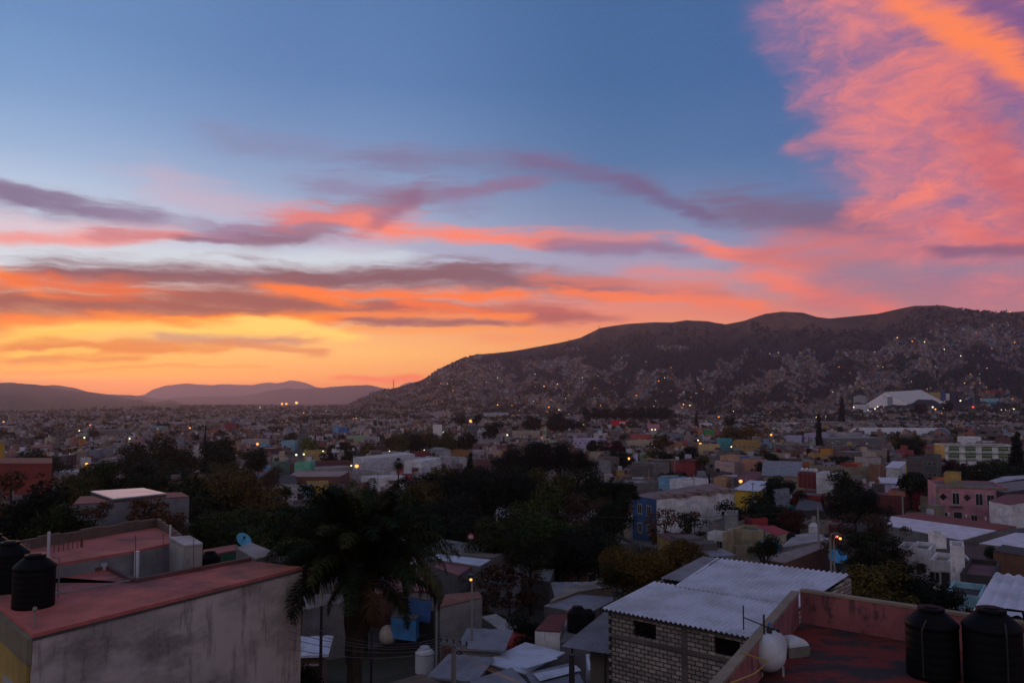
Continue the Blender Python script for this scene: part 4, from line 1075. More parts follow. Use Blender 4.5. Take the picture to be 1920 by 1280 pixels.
# meter box on parapet
# black tanks right
q = P(1750, 1266, zf); instance(TANK_BLACK, 'water_tank', q, .3, (1, 1, 1.03), 'tall black water tank on the terrace, left one of the pair', 'water tank', 'black water tanks on the pink terrace')
q = P(1864, 1284, zf); instance(TANK_BLACK, 'water_tank', q, .9, (1.06, 1.06, 1.12), 'tall black water tank with bent hose, nearest the right edge', 'water tank', 'black water tanks on the pink terrace')
for o_ in [c_ for c_ in COL.objects if c_.name.startswith('water_tank') and c_.parent is None and c_.location.x > 7 and c_.location.y < 22]:
    m = lmb(); m.tube([(-.50, -.26, .12), (-.60, -.34, .12), (-.60, -.34, 1.1), (-.42, -.30, 1.3)], .016, 6); m.build('pipe', DARKM, o_)
m = MB(); q = P(1886, 1284, zf); m.tube([(q[0] - .2, q[1] - .1, zf + 1.62), (q[0] + .05, q[1] - .1, zf + 1.64), (q[0] + .38, q[1] - .1, zf + 1.60), (q[0] + .44, q[1] - .1, zf + 1.3), (q[0] + .5, q[1] - .1, zf)], .03, 8); o = m.build('hose', BLACKP, None, loc=q); tag(o, 'black hose bending down from the rightmost tank', 'hose')

# ---- H: ribbed roof at the right edge
h0, h1, h2, h3 = P(1824, 1144, 27.6), P(1866, 1073, 28.0), P(2010, 1090, 28.0), P(2010, 1168, 27.6)
t = empty('metal_roof_shed', (h0[0] + 3, h0[1] + 3, 18), 0, 'shed with pale wide-ribbed metal roof behind the black terrace tanks', 'shed')
corrugated(h0, h1, h2, h3, .42, .05, METAL_ROOF, 'roof_sheet', t)
m = MB(); m.prism([(p[0], p[1]) for p in (lerp(h0, h2, .04), lerp(h1, h3, .04), lerp(h2, h0, .04), lerp(h3, h1, .04))], 17, 27.45, top=False); m.build('wall', PLASTER, t, (.2, .19, .19))

# ---- I: yards and sheds in the lower middle
def PB(*a, **k): return polybuilding(*a, **k)
PB([(825, 1137), (904, 1119), (897, 1108), (835, 1113)], 22.4, 16, (.21, .20, .21), (.16, .07, .055), 'grey rendered block wall house with brick base, right of the palm', short='grey house with brick base')
q0, q1 = P(828, 1206, 20.6), P(912, 1193, 20.6)
PB([(690, 1113), (805, 1106), (770, 1088), (690, 1086)], 21.6, 16, 'brick', 'maroon', 'brick house with red sheet roof right behind the palm trunk', roofm=METAL_RED)
PB([(735, 1150), (815, 1144), (812, 1118), (745, 1116)], 20.6, 16, 'dark', 'concrete', 'dark lower house under the blue walled room', foot=False)
PB([(766, 1118), (806, 1124), (808, 1113), (775, 1110)], 22.0, 20.9, 'blue', 'concrete', 'bright blue walled room under the red sheet roof')
PB([(733, 1154), (780, 1160), (786, 1152), (742, 1147)], 21.0, 20.0, (.04, .20, .45), 'concrete', 'small bright blue wall in the yard below the red roof')
PB([(568, 1142), (610, 1133), (650, 1128), (640, 1112), (568, 1114)], 22.0, 16, 'grey', (.22, .20, .20), 'unfinished flat concrete slab house with bare columns left of the palm')
m = MB()
for px in (587, 602, 624): 
    q = P(px, 1132, 22.0); m.bar((q[0], q[1], 22.0), (q[0], q[1], 24.3), .26)
o = m.build('column', CONC, None, loc=P(602, 1132, 22.0)); tag(o, 'row of bare concrete columns standing on the unfinished slab', 'columns')
PB([(568, 1165), (612, 1150), (640, 1140), (600, 1138), (568, 1146)], 20.9, 16, 'brick', 'grey', 'low brick wall house below the unfinished slab')
PB([(560, 1222), (640, 1212), (690, 1190), (600, 1178), (560, 1195)], 18.7, 16, 'concrete', (.12, .10, .11), 'low rough concrete roof under the white tanks')
PB([(690, 1215), (800, 1190), (780, 1168), (690, 1180)], 19.0, 16, 'dark', (.06, .055, .06), 'dark flat roof in the shade right of the palm trunk')
PB([(690, 1290), (790, 1262), (840, 1285), (760, 1330)], 21.2, 16, 'dark', (.12, .08, .06), 'brown tiled roof at the bottom edge, right of the palm')
PB([(902, 1155), (930, 1150), (1010, 1200), (985, 1215)], 19.6, 16, 'grey', (.28, .26, .25), 'pale sloping concrete ramp beside the grey house')
for px, py, z, s, lab in ((630, 1199, 18.7, 1.05, 'white ribbed water tank left of the palm trunk, farther one'), (642, 1208, 18.7, 1.0, 'white ribbed water tank touching the palm trunk, nearer one'), (796, 1260, 18.35, 1.12, 'white ribbed water tank under the electric wires'),):
    q = P(px, py, z); instance(TANK_WHITE, 'water_tank', q, 0, s, lab, 'water tank', 'white water tanks in the yards')
PB([(770, 1275), (840, 1262), (830, 1240), (765, 1250)], 18.35, 16, 'dark', (.05, .045, .045), 'low dark roof carrying the white tank under the wires')
q = P(727, 1206, 19.0); m = MB(); m.lathe((q[0], q[1], 19.0), [(.3, 0), (.52, .12), (.62, .45), (.60, .8), (.42, 1.12), (.2, 1.25), (.02, 1.28)], 20); o = m.build('wrapped_tank', PLASTER, None, (.38, .33, .29), True, loc=q); tag(o, 'round tank wrapped in pale cloth to the right of the palm trunk', 'water tank')
# brick base
uvwall('brick_wall', [(q0[0], q0[1] - .1), (q1[0], q1[1] - .1)], 15, 20.6, BRICK, None).name = 'brick_wall'
tag(bpy.data.objects['brick_wall'], 'red brick garden wall with concrete posts below the grey house', 'wall')
# sheds right
PB([(905, 1240), (985, 1203), (1060, 1222), (985, 1262)], 20.7, 16, 'grey', 'pale', 'low shed with flat pale metal sheets beside the dark post', roofm=METAL_ROOF, short='low pale metal sheds')
PB([(985, 1262), (1075, 1240), (1100, 1290), (1010, 1300)], 20.9, 16, 'grey', 'pale', 'patched shed roof of grey metal sheets at the bottom edge', roofm=METAL_DARK)
PB([(880, 1275), (960, 1250), (1010, 1300), (900, 1330)], 20.9, 16, 'grey', 'pale', 'rusty pale sheet roof at the bottom edge left of the sheds', roofm=METAL_DARK)
for (u, v, w, x) in (((975, 1243), (1035, 1226), (1046, 1234), (986, 1252)), ((1000, 1262), (1080, 1246), (1090, 1256), (1012, 1276))):
    A1 = [P(p[0], p[1], 21.0) for p in (u, v, w, x)]
    t = empty('metal_sheet', A1[0], 0, 'loose %s corrugated sheet lying on the low sheds' % ('narrow' if u[0] < 990 else 'long'), 'metal sheet'); corrugated(A1[0], A1[3], A1[2], A1[1], .1, .012, METAL_ROOF, 'sheet', t)
PB([(1003, 1180), (1050, 1183), (1065, 1150), (1030, 1152)], 21.4, 16, 'white', 'darkred', 'small white walled house with dark red patio roof', short='small white house with dark red patio')
q = P(1083, 1182, 21.2); instance(TANK_BLACK, 'water_tank', q, 0, (1.25, 1.25, 1.05), 'wide black water tank next to the dark red patio', 'water tank')
q = P(1104, 1176, 21.2); instance(TANK_BLACK, 'water_tank', q, 0, .8, 'small black water tank close to the block house wall', 'water tank')
PB([(1050, 1205), (1110, 1190), (1110, 1160), (1062, 1172)], 21.2, 16, 'grey', 'concrete', 'grey flat roof carrying black tanks behind the lean-to')
PB([(1020, 1135), (1100, 1150), (1160, 1120), (1070, 1112)], 21.4, 16, 'concrete', (.17, .15, .14), 'grey sheet roof between the large tree and the block house', roofm=METAL_DARK)
PB([(1030, 1128), (1085, 1108), (1150, 1098), (1130, 1085), (1060, 1100)], 21.6, 16, 'beige', 'beige', 'pale tan flat roof under the ochre tree')
PB([(800, 1045), (855, 1028), (935, 1040), (900, 1060)], 21.2, 16, 'grey', 'pale', 'pale sheet roof with raised skylight behind the palm', roofm=METAL_ROOF)
PB([(812, 1062), (860, 1078), (890, 1058), (840, 1045)], 21.0, 16, 'grey', 'maroon', 'small maroon sheet roof behind the palm crown', roofm=METAL_RED)
PB([(868, 1052), (905, 1068), (935, 1052), (890, 1038)], 20.8, 16, 'grey', 'grey', 'rust streaked grey sheet roof beside the maroon roof', roofm=METAL_DARK)
PB([(860, 1075), (950, 1098), (985, 1075), (905, 1060)], 20.2, 16, 'pale', (.13, .12, .12), 'pale walled house with dim yard behind the palm crown')
PB([(790, 1030), (830, 1010), (960, 1030), (925, 1045)], 21.4, 16, 'grey', (.15, .13, .12), 'long low flat concrete roof with a red and white sign')
PB([(600, 1100), (690, 1090), (680, 1070), (600, 1075)], 22.0, 16, 'grey', 'grey', 'grey flat roofed house behind the palm, left of its trunk')
PB([(480, 1065), (560, 1068), (600, 1050), (520, 1040)], 23.0, 16, (.25, .10, .06), (.26, .24, .24), 'pale roof glimpsed through the left palm fronds')
PB([(955, 1075), (1030, 1090), (1040, 1065), (970, 1060)], 20.2, 16, 'concrete', 'grey', 'grey plank walled shed in front of the large dark tree')
q = P(883, 1014, 21.5); g = empty('sign', q, 0, 'small red and white rounded sign on the long low concrete roof', 'sign'); m = MB(); m.lathe((q[0], q[1], q[2] + .42), [(.02, -.06), (.38, -.05), (.38, .05), (.02, .06)], 16, axis='y'); m.build('rim', flat('sign_red', (.35, .02, .02), .6), g); m = MB(); m.lathe((q[0], q[1] - .1, q[2] + .42), [(.02, -.03), (.24, -.03), (.24, .03), (.02, .03)], 16, axis='y'); m.build('face', WHITEP, g)
q = P(912, 1016, 21.5); m = MB(); m.box((q[0], q[1], q[2] + .4), (1.1, 1.0, .8)); m.box((q[0], q[1], q[2] + .84), (1.2, 1.1, .08)); o = m.build('storage_box', flat('green_box', (.02, .16, .11), .6), None, loc=q); tag(o, 'green box standing on the long low concrete roof', 'box')
# car
def car(px, py, z, yaw, colr, label, s=1.0):
    q = P(px, py, z); t = empty('parked_car', (q[0], q[1], z), yaw, label, 'car')
    m = lmb(); prof = [(-2.05, .35), (-2.0, .72), (-1.35, .86), (-.75, 1.32), (.75, 1.36), (1.35, .92), (1.95, .82), (2.05, .38)]
    n = len(prof)
    for sx in (-1, 1):
        idx = [(x, sx * (.80 if z < 1 else .62), z) for x, z in prof]; m.quad(idx if sx < 0 else idx[::-1])
    for k in range(n):
        (xa, za), (xb, zb2) = prof[k], prof[(k + 1) % n]; ya, yb = (.80 if za < 1 else .62), (.80 if zb2 < 1 else .62)
        m.quad([(xa, -ya, za), (xa, ya, za), (xb, yb, zb2), (xb, -yb, zb2)])
    m.build('body', flat('car_paint_%d' % int(colr[0] * 100), colr, .3, 0, .5), t)
    for k in (2, 4):
        m = lmb()
        (xa, za), (xb, zb2) = prof[k], prof[k + 1]; m.quad([(xa + .05 * (3 - k), -.6, za + .05 + .01), (xb, -.5, zb2 - .03 + .02), (xb, .5, zb2 - .03 + .02), (xa + .05 * (3 - k), .6, za + .06)])
        m.build('windscreen', GLASS, t)
    for x in (-1.25, 1.25):
        for y in (-.72, .72):
            m = lmb(); m.lathe((x, y, .32), [(.2, -.10), (.31, -.09), (.31, .09), (.2, .10)], 14, axis='y'); m.build('wheel', BLACKP, t)
    return t
car(962, 1226, 19.0, .5, (.26, .03, .025), 'small red car parked between the ramp and the sheds')
# poles and wires
def upole(px, pytop, D, arm, label, colr=CONC, yaw=0.3, w=.26):
    p = PD(px, pytop, D); zg = H(p[0], D); t = empty('utility_pole', (p[0], D, zg), 0, label, 'utility pole')
    m = MB(); m.tube([(p[0], D, zg - .5), (p[0], D, p[2])], [w * .62, w * .42], 8); m.build('pole', colr, t); ends = []
    if arm:
        m = MB(); c, s = cos(yaw) * arm / 2, sin(yaw) * arm / 2
        m.bar((p[0] - c, D - s - .14, p[2] - .12), (p[0] + c, D + s - .14, p[2] - .12), .12); m.bar((p[0] - c, D - s + .14, p[2] - .12), (p[0] + c, D + s + .14, p[2] - .12), .12); m.build('crossarm', CONC, t)
        for k in (-.95, -.5, 0, .5, .95):
            q = (p[0] + c * k, D + s * k - .14, p[2] - .02); m = MB(); m.lathe(q, [(.03, 0), (.06, .05), (.03, .09), (.06, .13), (.02, .2)], 8); m.build('insulator', DARKM, t); ends.append((q[0], q[1], q[2] + .2))
    return p, ends
def wire(a, b, sag, label, w=.009):
    m = MB(); m.tube([(a[0] + (b[0] - a[0]) * k / 10, a[1] + (b[1] - a[1]) * k / 10, a[2] + (b[2] - a[2]) * k / 10 - sag * 4 * (k / 10) * (1 - k / 10)) for k in range(11)], w, 5)
    o = m.build('wire', flat('wire_grey', (.11, .11, .12), .5), None, loc=a); tag(o, label, 'wire', 'electric wires in front of the palm')
p1, e1 = upole(851, 1203, 40, 1.5, 'concrete utility pole with crossarm and insulators near the bottom edge', yaw=-.45)
p2, e2 = upole(603, 1135, 44, 0, 'thin dark post standing left of the palm trunk', DARKM, w=.18)
p3, e3 = upole(1072, 1226, 27, 0, 'short dark post in front of the low metal sheds', DARKM, w=.22)
p4, e4 = upole(697, 1178, 42, 0, 'thin dark pole just right of the palm trunk', DARKM, w=.14)
p5, e5 = upole(819, 1125, 50, 0, 'thin pale pole against the grey house right of the palm', CONC, w=.13)
p6, e6 = upole(143, 985, 66, 0, 'dark utility pole in front of the grey three floor building, left', DARKM, w=.3)
for k, (e, py) in enumerate(zip(e1, (1150, 1163, 1172, 1186, 1205))):
    b = PD(540, py + 10, 24); wire(e, b, .5, 'thin wire running from the crossarm pole to the left, number %s from the top' % ('one', 'two', 'three', 'four', 'five')[k] if 0 else ('highest', 'second highest', 'middle', 'second lowest', 'lowest')[k] + ' wire running left from the crossarm pole')
for k, e in enumerate(e1[:3]):
    b = PD(1010 + 20 * k, 1290 + 8 * k, 22); wire(e, b, .3, ('upper', 'middle', 'lower')[k] + ' wire running right and down from the crossarm pole')
b = PD(690, 1085, 30); wire((p5[0], p5[1], p5[2]), b, .3, 'wire between the pale pole and the palm trunk')

# ---- the palm
def make_palm(px, py_hub, D):
    hub = np.array(PD(px, py_hub, D)); zg = H(hub[0], D)
    t = empty('palm_tree', (hub[0] - .1, D, zg), 0, 'large feather palm with drooping fronds and thick dark trunk, centre left', 'palm')
    LANDMARK.append((hub[0], D, hub[2], 'large feather palm'))
    m = MB(); n = 18; pts = []; rad = []
    for k in range(n + 1):
        q = k / n; pts.append((hub[0] - .25 * (1 - q) + .05 * sin(q * 5), D + .05 * cos(q * 4), zg - .5 + (hub[2] - zg + .5) * q)); rad.append((.27 + .09 * (q > .68) + .05 * (q > .8)) * (1 + .06 * (k % 2)))
    m.tube(pts, rad, 14)
    r = random.Random(5)
    for k in range(46):                       # old leaf bases
        a = r.uniform(0, 2 * pi); z = hub[2] - r.uniform(.05, 2.4); q = (hub[0] + .3 * cos(a), D + .3 * sin(a), z)
        m.bar(q, (q[0] + .22 * cos(a), q[1] + .22 * sin(a), z + .5), .09)
    m.build('trunk', BARK, t)
    G, Bn = (.008, .013, .006), (.030, .018, .010)
    def frond(az, el0, L, droop, brown, seed, stiff=1.0):
        r = random.Random(seed); b = MB(); segs = 22; p = hub + np.array((cos(az), sin(az), 0)) * .15; d_el = el0; mid = [p.copy()]
        for k in range(segs):
            q = k / segs; d_el -= droop * (q ** 1.2) * 2.0 / segs * 1.3; st = L / segs
            p = p + np.array((cos(az) * cos(d_el), sin(az) * cos(d_el), sin(d_el))) * st; mid.append(p.copy())
        b.tube([tuple(x) for x in mid], [.035 * (1 - .8 * k / segs) for k in range(segs + 1)], 4, cap=False)
        side = np.array((-sin(az), cos(az), 0.0))
        nl = int(L * 22)
        for k in range(nl):
            q = .16 + .84 * k / nl; fpos = q * segs; i = min(segs - 1, int(fpos)); c = mid[i] + (mid[i + 1] - mid[i]) * (fpos - i); tan = mid[i + 1] - mid[i]; tan /= np.linalg.norm(tan)
            ll = (.75 * sin(pi * min(1, q * .9 + .1)) + .18) * (L / 4.2) * r.uniform(.8, 1.15); w = .022
            for s in (-1, 1):
                lift = r.uniform(-.35, .55); dn = side * s * .85 + tan * .55 + np.array((0, 0, lift)); dn /= np.linalg.norm(dn)
                m1 = c + dn * ll * .5 + np.array((0, 0, -.06 * ll)); m2 = c + dn * ll * .85 + np.array((0, 0, -.42 * ll - (.2 * ll if brown else 0)))
                wv = tan * w
                b.quad([c - wv * .5, c + wv * .5, m1 + wv, m1 - wv]); b.quad([m1 - wv, m1 + wv, m2])
        k_ = r.uniform(.7, 1.4); base = Bn if brown else G
        if not brown and r.random() < .25: base = (.030, .032, .012)
        return b.build('frond', LEAF, t, tuple(v * k_ for v in base))
    s = 0
    for ring, (n, e0, e1_, L0, L1, dr) in enumerate(((17, 1.15, 1.5, 3.6, 4.4, .9), (23, .75, 1.15, 3.8, 4.6, 1.35), (21, .35, .75, 3.7, 4.4, 1.6), (10, -.05, .35, 3.2, 4.0, 1.6))):
        for k in range(n):
            s += 1; r = random.Random(s); frond(2 * pi * k / n + ring * .4 + r.uniform(-.15, .15), r.uniform(e0, e1_), r.uniform(L0, L1), dr * r.uniform(.85, 1.15), ring == 3 and r.random() < .15, s)
    for k in range(6):
        s += 1; r = random.Random(s); frond(r.uniform(0, 6.28), r.uniform(-.9, -.3), r.uniform(2.0, 3.0), .9, True, s)
make_palm(672, 1078, 31)
# ================================================================== TOWN: buildings one can tell apart in the photograph
def PH(pts, h, wall, roof, label, **kw):
    """polygon building on the terrain; the first point fixes the roof height h above the ground"""
    c = hit(pts[0][0], pts[0][1], h); z = c[2]; return polybuilding(pts, z, z - h, wall, roof, label, **kw)
# right hand side
t = B(1756, 906, 1889, 917, 8, 14, (.50, .23, .27), 'grey', 'long pink two storey mansion with stone window frames and roof crest', (0, 0), short='long pink mansion', maxyaw=20, door=False)
def facade_bits(t, w_px, specs):
    bb = [c for c in t.children if c.name.startswith('wall')][0].data; xs_ = [v.co.x for v in bb.vertices]; ys_ = [v.co.y for v in bb.vertices]
    hw = max(xs_); hd = -min(ys_)
    for u, z, sw, sh, me in specs: put(me, 'window' if me is not DOOR else 'door', t, (-hw + 2 * hw * u, -hd - .004, z), 0, (sw, 1, sh))
    return hw, hd
hw, hd = facade_bits(t, 133, [(.27, 4.3, 1.5, 2.8, WIN), (.60, 4.3, 1.5, 2.8, WIN), (.76, 4.3, 1.5, 2.6, WIN), (.93, 4.3, 1.5, 2.4, WIN), (.10, .6, 1.3, 2.2, WIN), (.29, 0, 1.9, 3.0, DOOR), (.52, .8, 1.3, 1.6, WIN)])
m = lmb(); m.box((0, -hd - .05, 8.2), (2 * hw + .3, .25, .35)); m.box((-hw * .42, -hd + .1, 8.8), (3.2, .3, .9)); m.box((-hw * .42, -hd + .1, 9.4), (1.6, .28, .5)); m.box((-hw + .1, -hd - .04, 4), (.5, .12, 8)); m.box((hw - .1, -hd - .04, 4), (.5, .12, 8)); m.box((-hw * .46, -hd - .35, 4.15), (2.6, .7, .15)); m.build('stone_trim', PLASTER, t, (.22, .20, .15))
for u in (.09, .43):
    m = lmb(); m.box((-hw + 2 * hw * u, -hd - .02, 6), (1.1, .06, 1.1)); v = np.array(m.v); c_ = np.array((-hw + 2 * hw * u, 0, 6)); q = v - c_; q = np.stack([(q[:, 0] - q[:, 2]) * .707, q[:, 1], (q[:, 0] + q[:, 2]) * .707], 1) + c_; m.v = [tuple(x) for x in q]; m.build('diamond_vent', GLASS, t)
m = lmb(); m.box((0, -hd - .012, .5), (2 * hw - .8, .02, 1.0)); m.build('red_dado', PLASTER, t, (.2, .05, .04))
B(1699, 914, 1753, 918, 5, 8, 'crimson', 'red', 'crimson house with pale stripe left of the pink mansion', (3, 1))
B(1665, 918, 1697, 922, 4.5, 8, 'salmon', 'grey', 'low salmon house left of the crimson house', (3, 1))
B(1655, 905, 1690, 906, 5, 8, 'lilac', 'white', 'small shed with pale rounded canopy roof above the salmon house', (0, 0), kind='shed')
B(1770, 885, 1797, 887, 10.5, 5, 'ochre', 'grey', 'cream rooftop tower house behind the pink mansion', (2, 1))
B(1746, 897, 1772, 899, 7.5, 6, 'orange', 'orange', 'bright orange wall between the trees and the cream tower house', (0, 0))
B(1699, 857, 1729, 858, 11, 12, 'concrete', 'concrete', 'bare concrete three storey block in the right half', (1, 1), short='bare concrete block')
B(1729, 853, 1756, 856, 11, 12, (.10, .10, .10), 'dark', 'dark unfinished concrete floors joined to the bare block', (3, 3), door=False)
B(1698, 870, 1713, 871, 8, 5, (.50, .34, .02), 'yellow', 'narrow bright yellow box house beside the bare concrete block', (0, 0), short='bright yellow box house')
B(1661, 874, 1686, 880, 6.5, 14, 'white', 'pale', 'white gabled workshop left of the yellow box house', (0, 0), kind='shed')
B(1628, 872, 1652, 873, 6, 8, 'brickorange', 'grey', 'square orange brick house left of the white workshop', (0, 0))
B(1607, 869, 1615, 869, 6, 6, 'orange', 'grey', 'narrow orange house at the end of the dark red row', (0, 0))
B(1575, 868, 1606, 870, 6, 9, 'red', 'redroof', 'bright dark red roofed house right of the tan wall', (0, 0))
B(1520, 866, 1640, 884, 5, 5, 'beige', 'beige', 'long tan wall building behind the maroon silos', (0, 0), maxyaw=12)
t = B(1430, 885, 1502, 899, 6, 26, 'beige', 'grey', 'long barn with grey sheet roof and tan wall', (0, 0), kind='hiplong', maxyaw=20, short='long grey barn')
B(1530, 886, 1541, 887, 9, 8, 'white', 'white', 'narrow white tower at the left end of the lettered white block', (1, 1), door=False)
B(1541, 887, 1564, 890, 9, 8, (.40, .40, .42), 'white', 'white block with faint lettering right of the maroon silos', (0, 0))
for k in range(4):
    q = hit(1505 + 8 * k, 886 + .6 * k, 8.5); t = empty('silo', (q[0], q[1], q[2] - 8.5), 0, ('leftmost', 'second from left', 'third from left', 'rightmost')[k] + ' maroon silo with white cap in the row of four', 'silo', 'maroon silos in a row')
    m = MB(); m.lathe((q[0], q[1], q[2] - 4), [(1.35, 0), (1.4, .1), (1.4, 3.9), (.6, 4.5)], 14); m.build('tank_body', flat('silo_maroon', (.10, .015, .02), .6), t)
    m = MB(); m.lathe((q[0], q[1], q[2] + .5), [(.6, 0), (.62, .5), (.3, .9), (.02, 1.0)], 12); m.build('cap', WHITEP, t)
    m = MB()
    for a in range(4): m.bar((q[0] + 1.2 * cos(a * 1.57), q[1] + 1.2 * sin(a * 1.57), q[2] - 9), (q[0] + 1.2 * cos(a * 1.57), q[1] + 1.2 * sin(a * 1.57), q[2] - 3.9), .14)
    m.build('stand', DARKM, t)
B(1377, 917, 1421, 921, 6, 12, (.50, .34, .03), 'pale', 'yellow hall with low grey metal roof behind the white wall', (0, 0), kind='shed', short='yellow hall')
# blue house with the long white flank
t, W = PH([(1186, 928), (1231, 936), (1376, 921), (1335, 905)], 8, 'white', (.17, .12, .12), 'blue fronted house with very long white side wall', short='long white side wall', par=0)
a, b = W[0], W[1]; yaw = atan2(b[1] - a[1], b[0] - a[0]); L = hypot(b[0] - a[0], b[1] - a[1]); nx, ny = sin(yaw), -cos(yaw)
m = MB(); m.prism([(a[0], a[1]), (b[0], b[1]), (b[0] + nx * .05, b[1] + ny * .05), (a[0] + nx * .05, a[1] + ny * .05)], W[0][2] - 9, W[0][2] + .02); m.build('blue_front', PLASTER, t, (.02, .075, .20))
for u, z in ((.32, -3.2), (.70, -3.2), (.32, -6.6), (.70, -6.6)):
    put(WIN, 'window', t, (a[0] + (b[0] - a[0]) * u + nx * .06 - t.location[0], a[1] + (b[1] - a[1]) * u + ny * .06 - t.location[1], 8 + z), yaw, (1.3, 1, 1.9))
m = MB()
for k in range(9):
    q = lerp(W[1], W[2], .08 + .1 * k); m.box((q[0] - nx * 1.2, q[1] - ny * 1.2 + 1.5, q[2] + .25), (1.8 + (k % 3), 1.6, .5 + .3 * (k % 2)), yaw)
m.build('roof_clutter', ROOF, t, (.20, .14, .13))
B(1233, 895, 1269, 897, 5, 8, 'skyblue', 'grey', 'bright sky blue house with pale roof objects behind the blue front', (3, 1), short='sky blue house')
B(1285, 901, 1328, 897, 6, 6, 'white', 'pale', 'white blank facade behind two small cypresses', (2, 1), door=False)
B(1338, 895, 1361, 896, 5, 7, 'peach', 'peach', 'peach coloured house right of the white blank facade', (0, 0))
PH([(1392, 905), (1441, 891), (1420, 884), (1380, 893)], 5, 'concrete', 'redroof', 'long low building with sloping dark red roof', short='sloping red roof')
B(1272, 861, 1302, 864, 6, 12, 'darkred', 'maroon', 'dark red walled house with brown roof, left of the pink roofed house', (0, 0))
B(1340, 863, 1376, 866, 6, 10, 'palepink', 'redroof', 'pale pink house with rose coloured roof', (3, 1))
B(1350, 852, 1388, 857, 6, 8, 'peach', 'maroon', 'arcaded pinkish cream house with round window', (5, 1))
B(1388, 855, 1397, 856, 6, 6, 'blue', 'blue', 'narrow blue house at the end of the arcaded house', (0, 0))
B(1350, 822, 1373, 822, 10, 8, (.03, .22, .27), 'teal', 'tall teal house beside the ochre apartment house', (2, 2), short='tall teal house', door=False)
B(1374, 825, 1416, 827, 9, 10, 'ochre', 'ochre', 'ochre apartment house with two rows of windows', (5, 2), short='ochre apartment house', door=False)
B(1315, 833, 1350, 833, 6.5, 8, (.42, .33, .16), 'grey', 'pale yellow house left of the teal house', (4, 1))
t = B(1470, 816, 1503, 817, 7, 10, 'lilac', 'white', 'lilac white house with a row of dark windows', (6, 1), short='lilac white house', door=False)
B(1508, 812, 1545, 813, 9, 12, 'lilac', 'white', 'tall lilac white building behind the cypress', (7, 2), door=False)
B(1538, 841, 1557, 842, 6, 6, (.50, .22, .03), 'orange', 'small yellow and orange house below the lilac buildings', (2, 1))
B(1515, 849, 1556, 851, 4, 6, 'ochre', 'ochre', 'low tan wall house below the small orange house', (0, 0))
B(1319, 804, 1338, 808, 7, 8, 'green', 'green', 'bright green house left of the broad ochre tree', (0, 0), short='bright green house')
B(1311, 806, 1318, 806, 7, 8, 'salmon', 'grey', 'narrow salmon house joined to the green house', (0, 0))
B(1314, 794, 1339, 794, 7, 10, 'white', 'white', 'plain white box building above the green house', (0, 0))
B(1382, 783, 1413, 783, 6, 15, 'brickorange', (.22, .40, .38), 'brick hall with pale turquoise roof', (0, 0))
B(1475, 793, 1497, 791, 8, 8, 'white', 'white', 'stepped white modern house left of the long grey warehouse', (3, 2), door=False)
B(1468, 800, 1484, 800, 8, 5, 'pale', 'white', 'small white fronted house below the stepped white house', (0, 0))
B(1520, 795, 1655, 786, 7, 40, 'grey', (.22, .23, .26), 'very long low warehouse with grey roof', (0, 0), maxyaw=14, short='very long grey warehouse')
B(1664, 775, 1686, 777, 12, 12, 'beige', 'beige', 'tan concrete block with ochre top floor', (1, 2), short='tan concrete block', door=False)
B(1686, 780, 1703, 779, 10, 10, (.20, .26, .27), 'grey', 'grey green glazed house joined to the tan block', (3, 2), door=False)
B(1638, 787, 1655, 787, 9, 12, 'grey', 'pale', 'grey beige block above the arched hall', (0, 0))
B(1625, 792, 1637, 793, 9, 10, 'pale', 'pale', 'pale narrow house left of the grey beige block', (1, 2), door=False)
B(1655, 786, 1676, 788, 8, 12, 'dark', 'dark', 'dark walled house between the two concrete blocks', (0, 0))
B(1550, 823, 1665, 818, 6, 24, 'grey', (.26, .27, .31), 'long low hall with pale roof in front of the arched hall', (0, 0), maxyaw=12)
B(1555, 812, 1581, 809, 6, 14, 'pale', (.02, .09, .04), 'shed with green roof, left one of the two', (0, 0)); B(1588, 812, 1616, 810, 6, 14, 'pale', (.02, .10, .045), 'shed with green roof, right one next to a cypress', (0, 0))
B(1580, 811, 1589, 811, 6.5, 12, 'pale', 'red', 'narrow red roof wedge between the two green roofs', (0, 0))
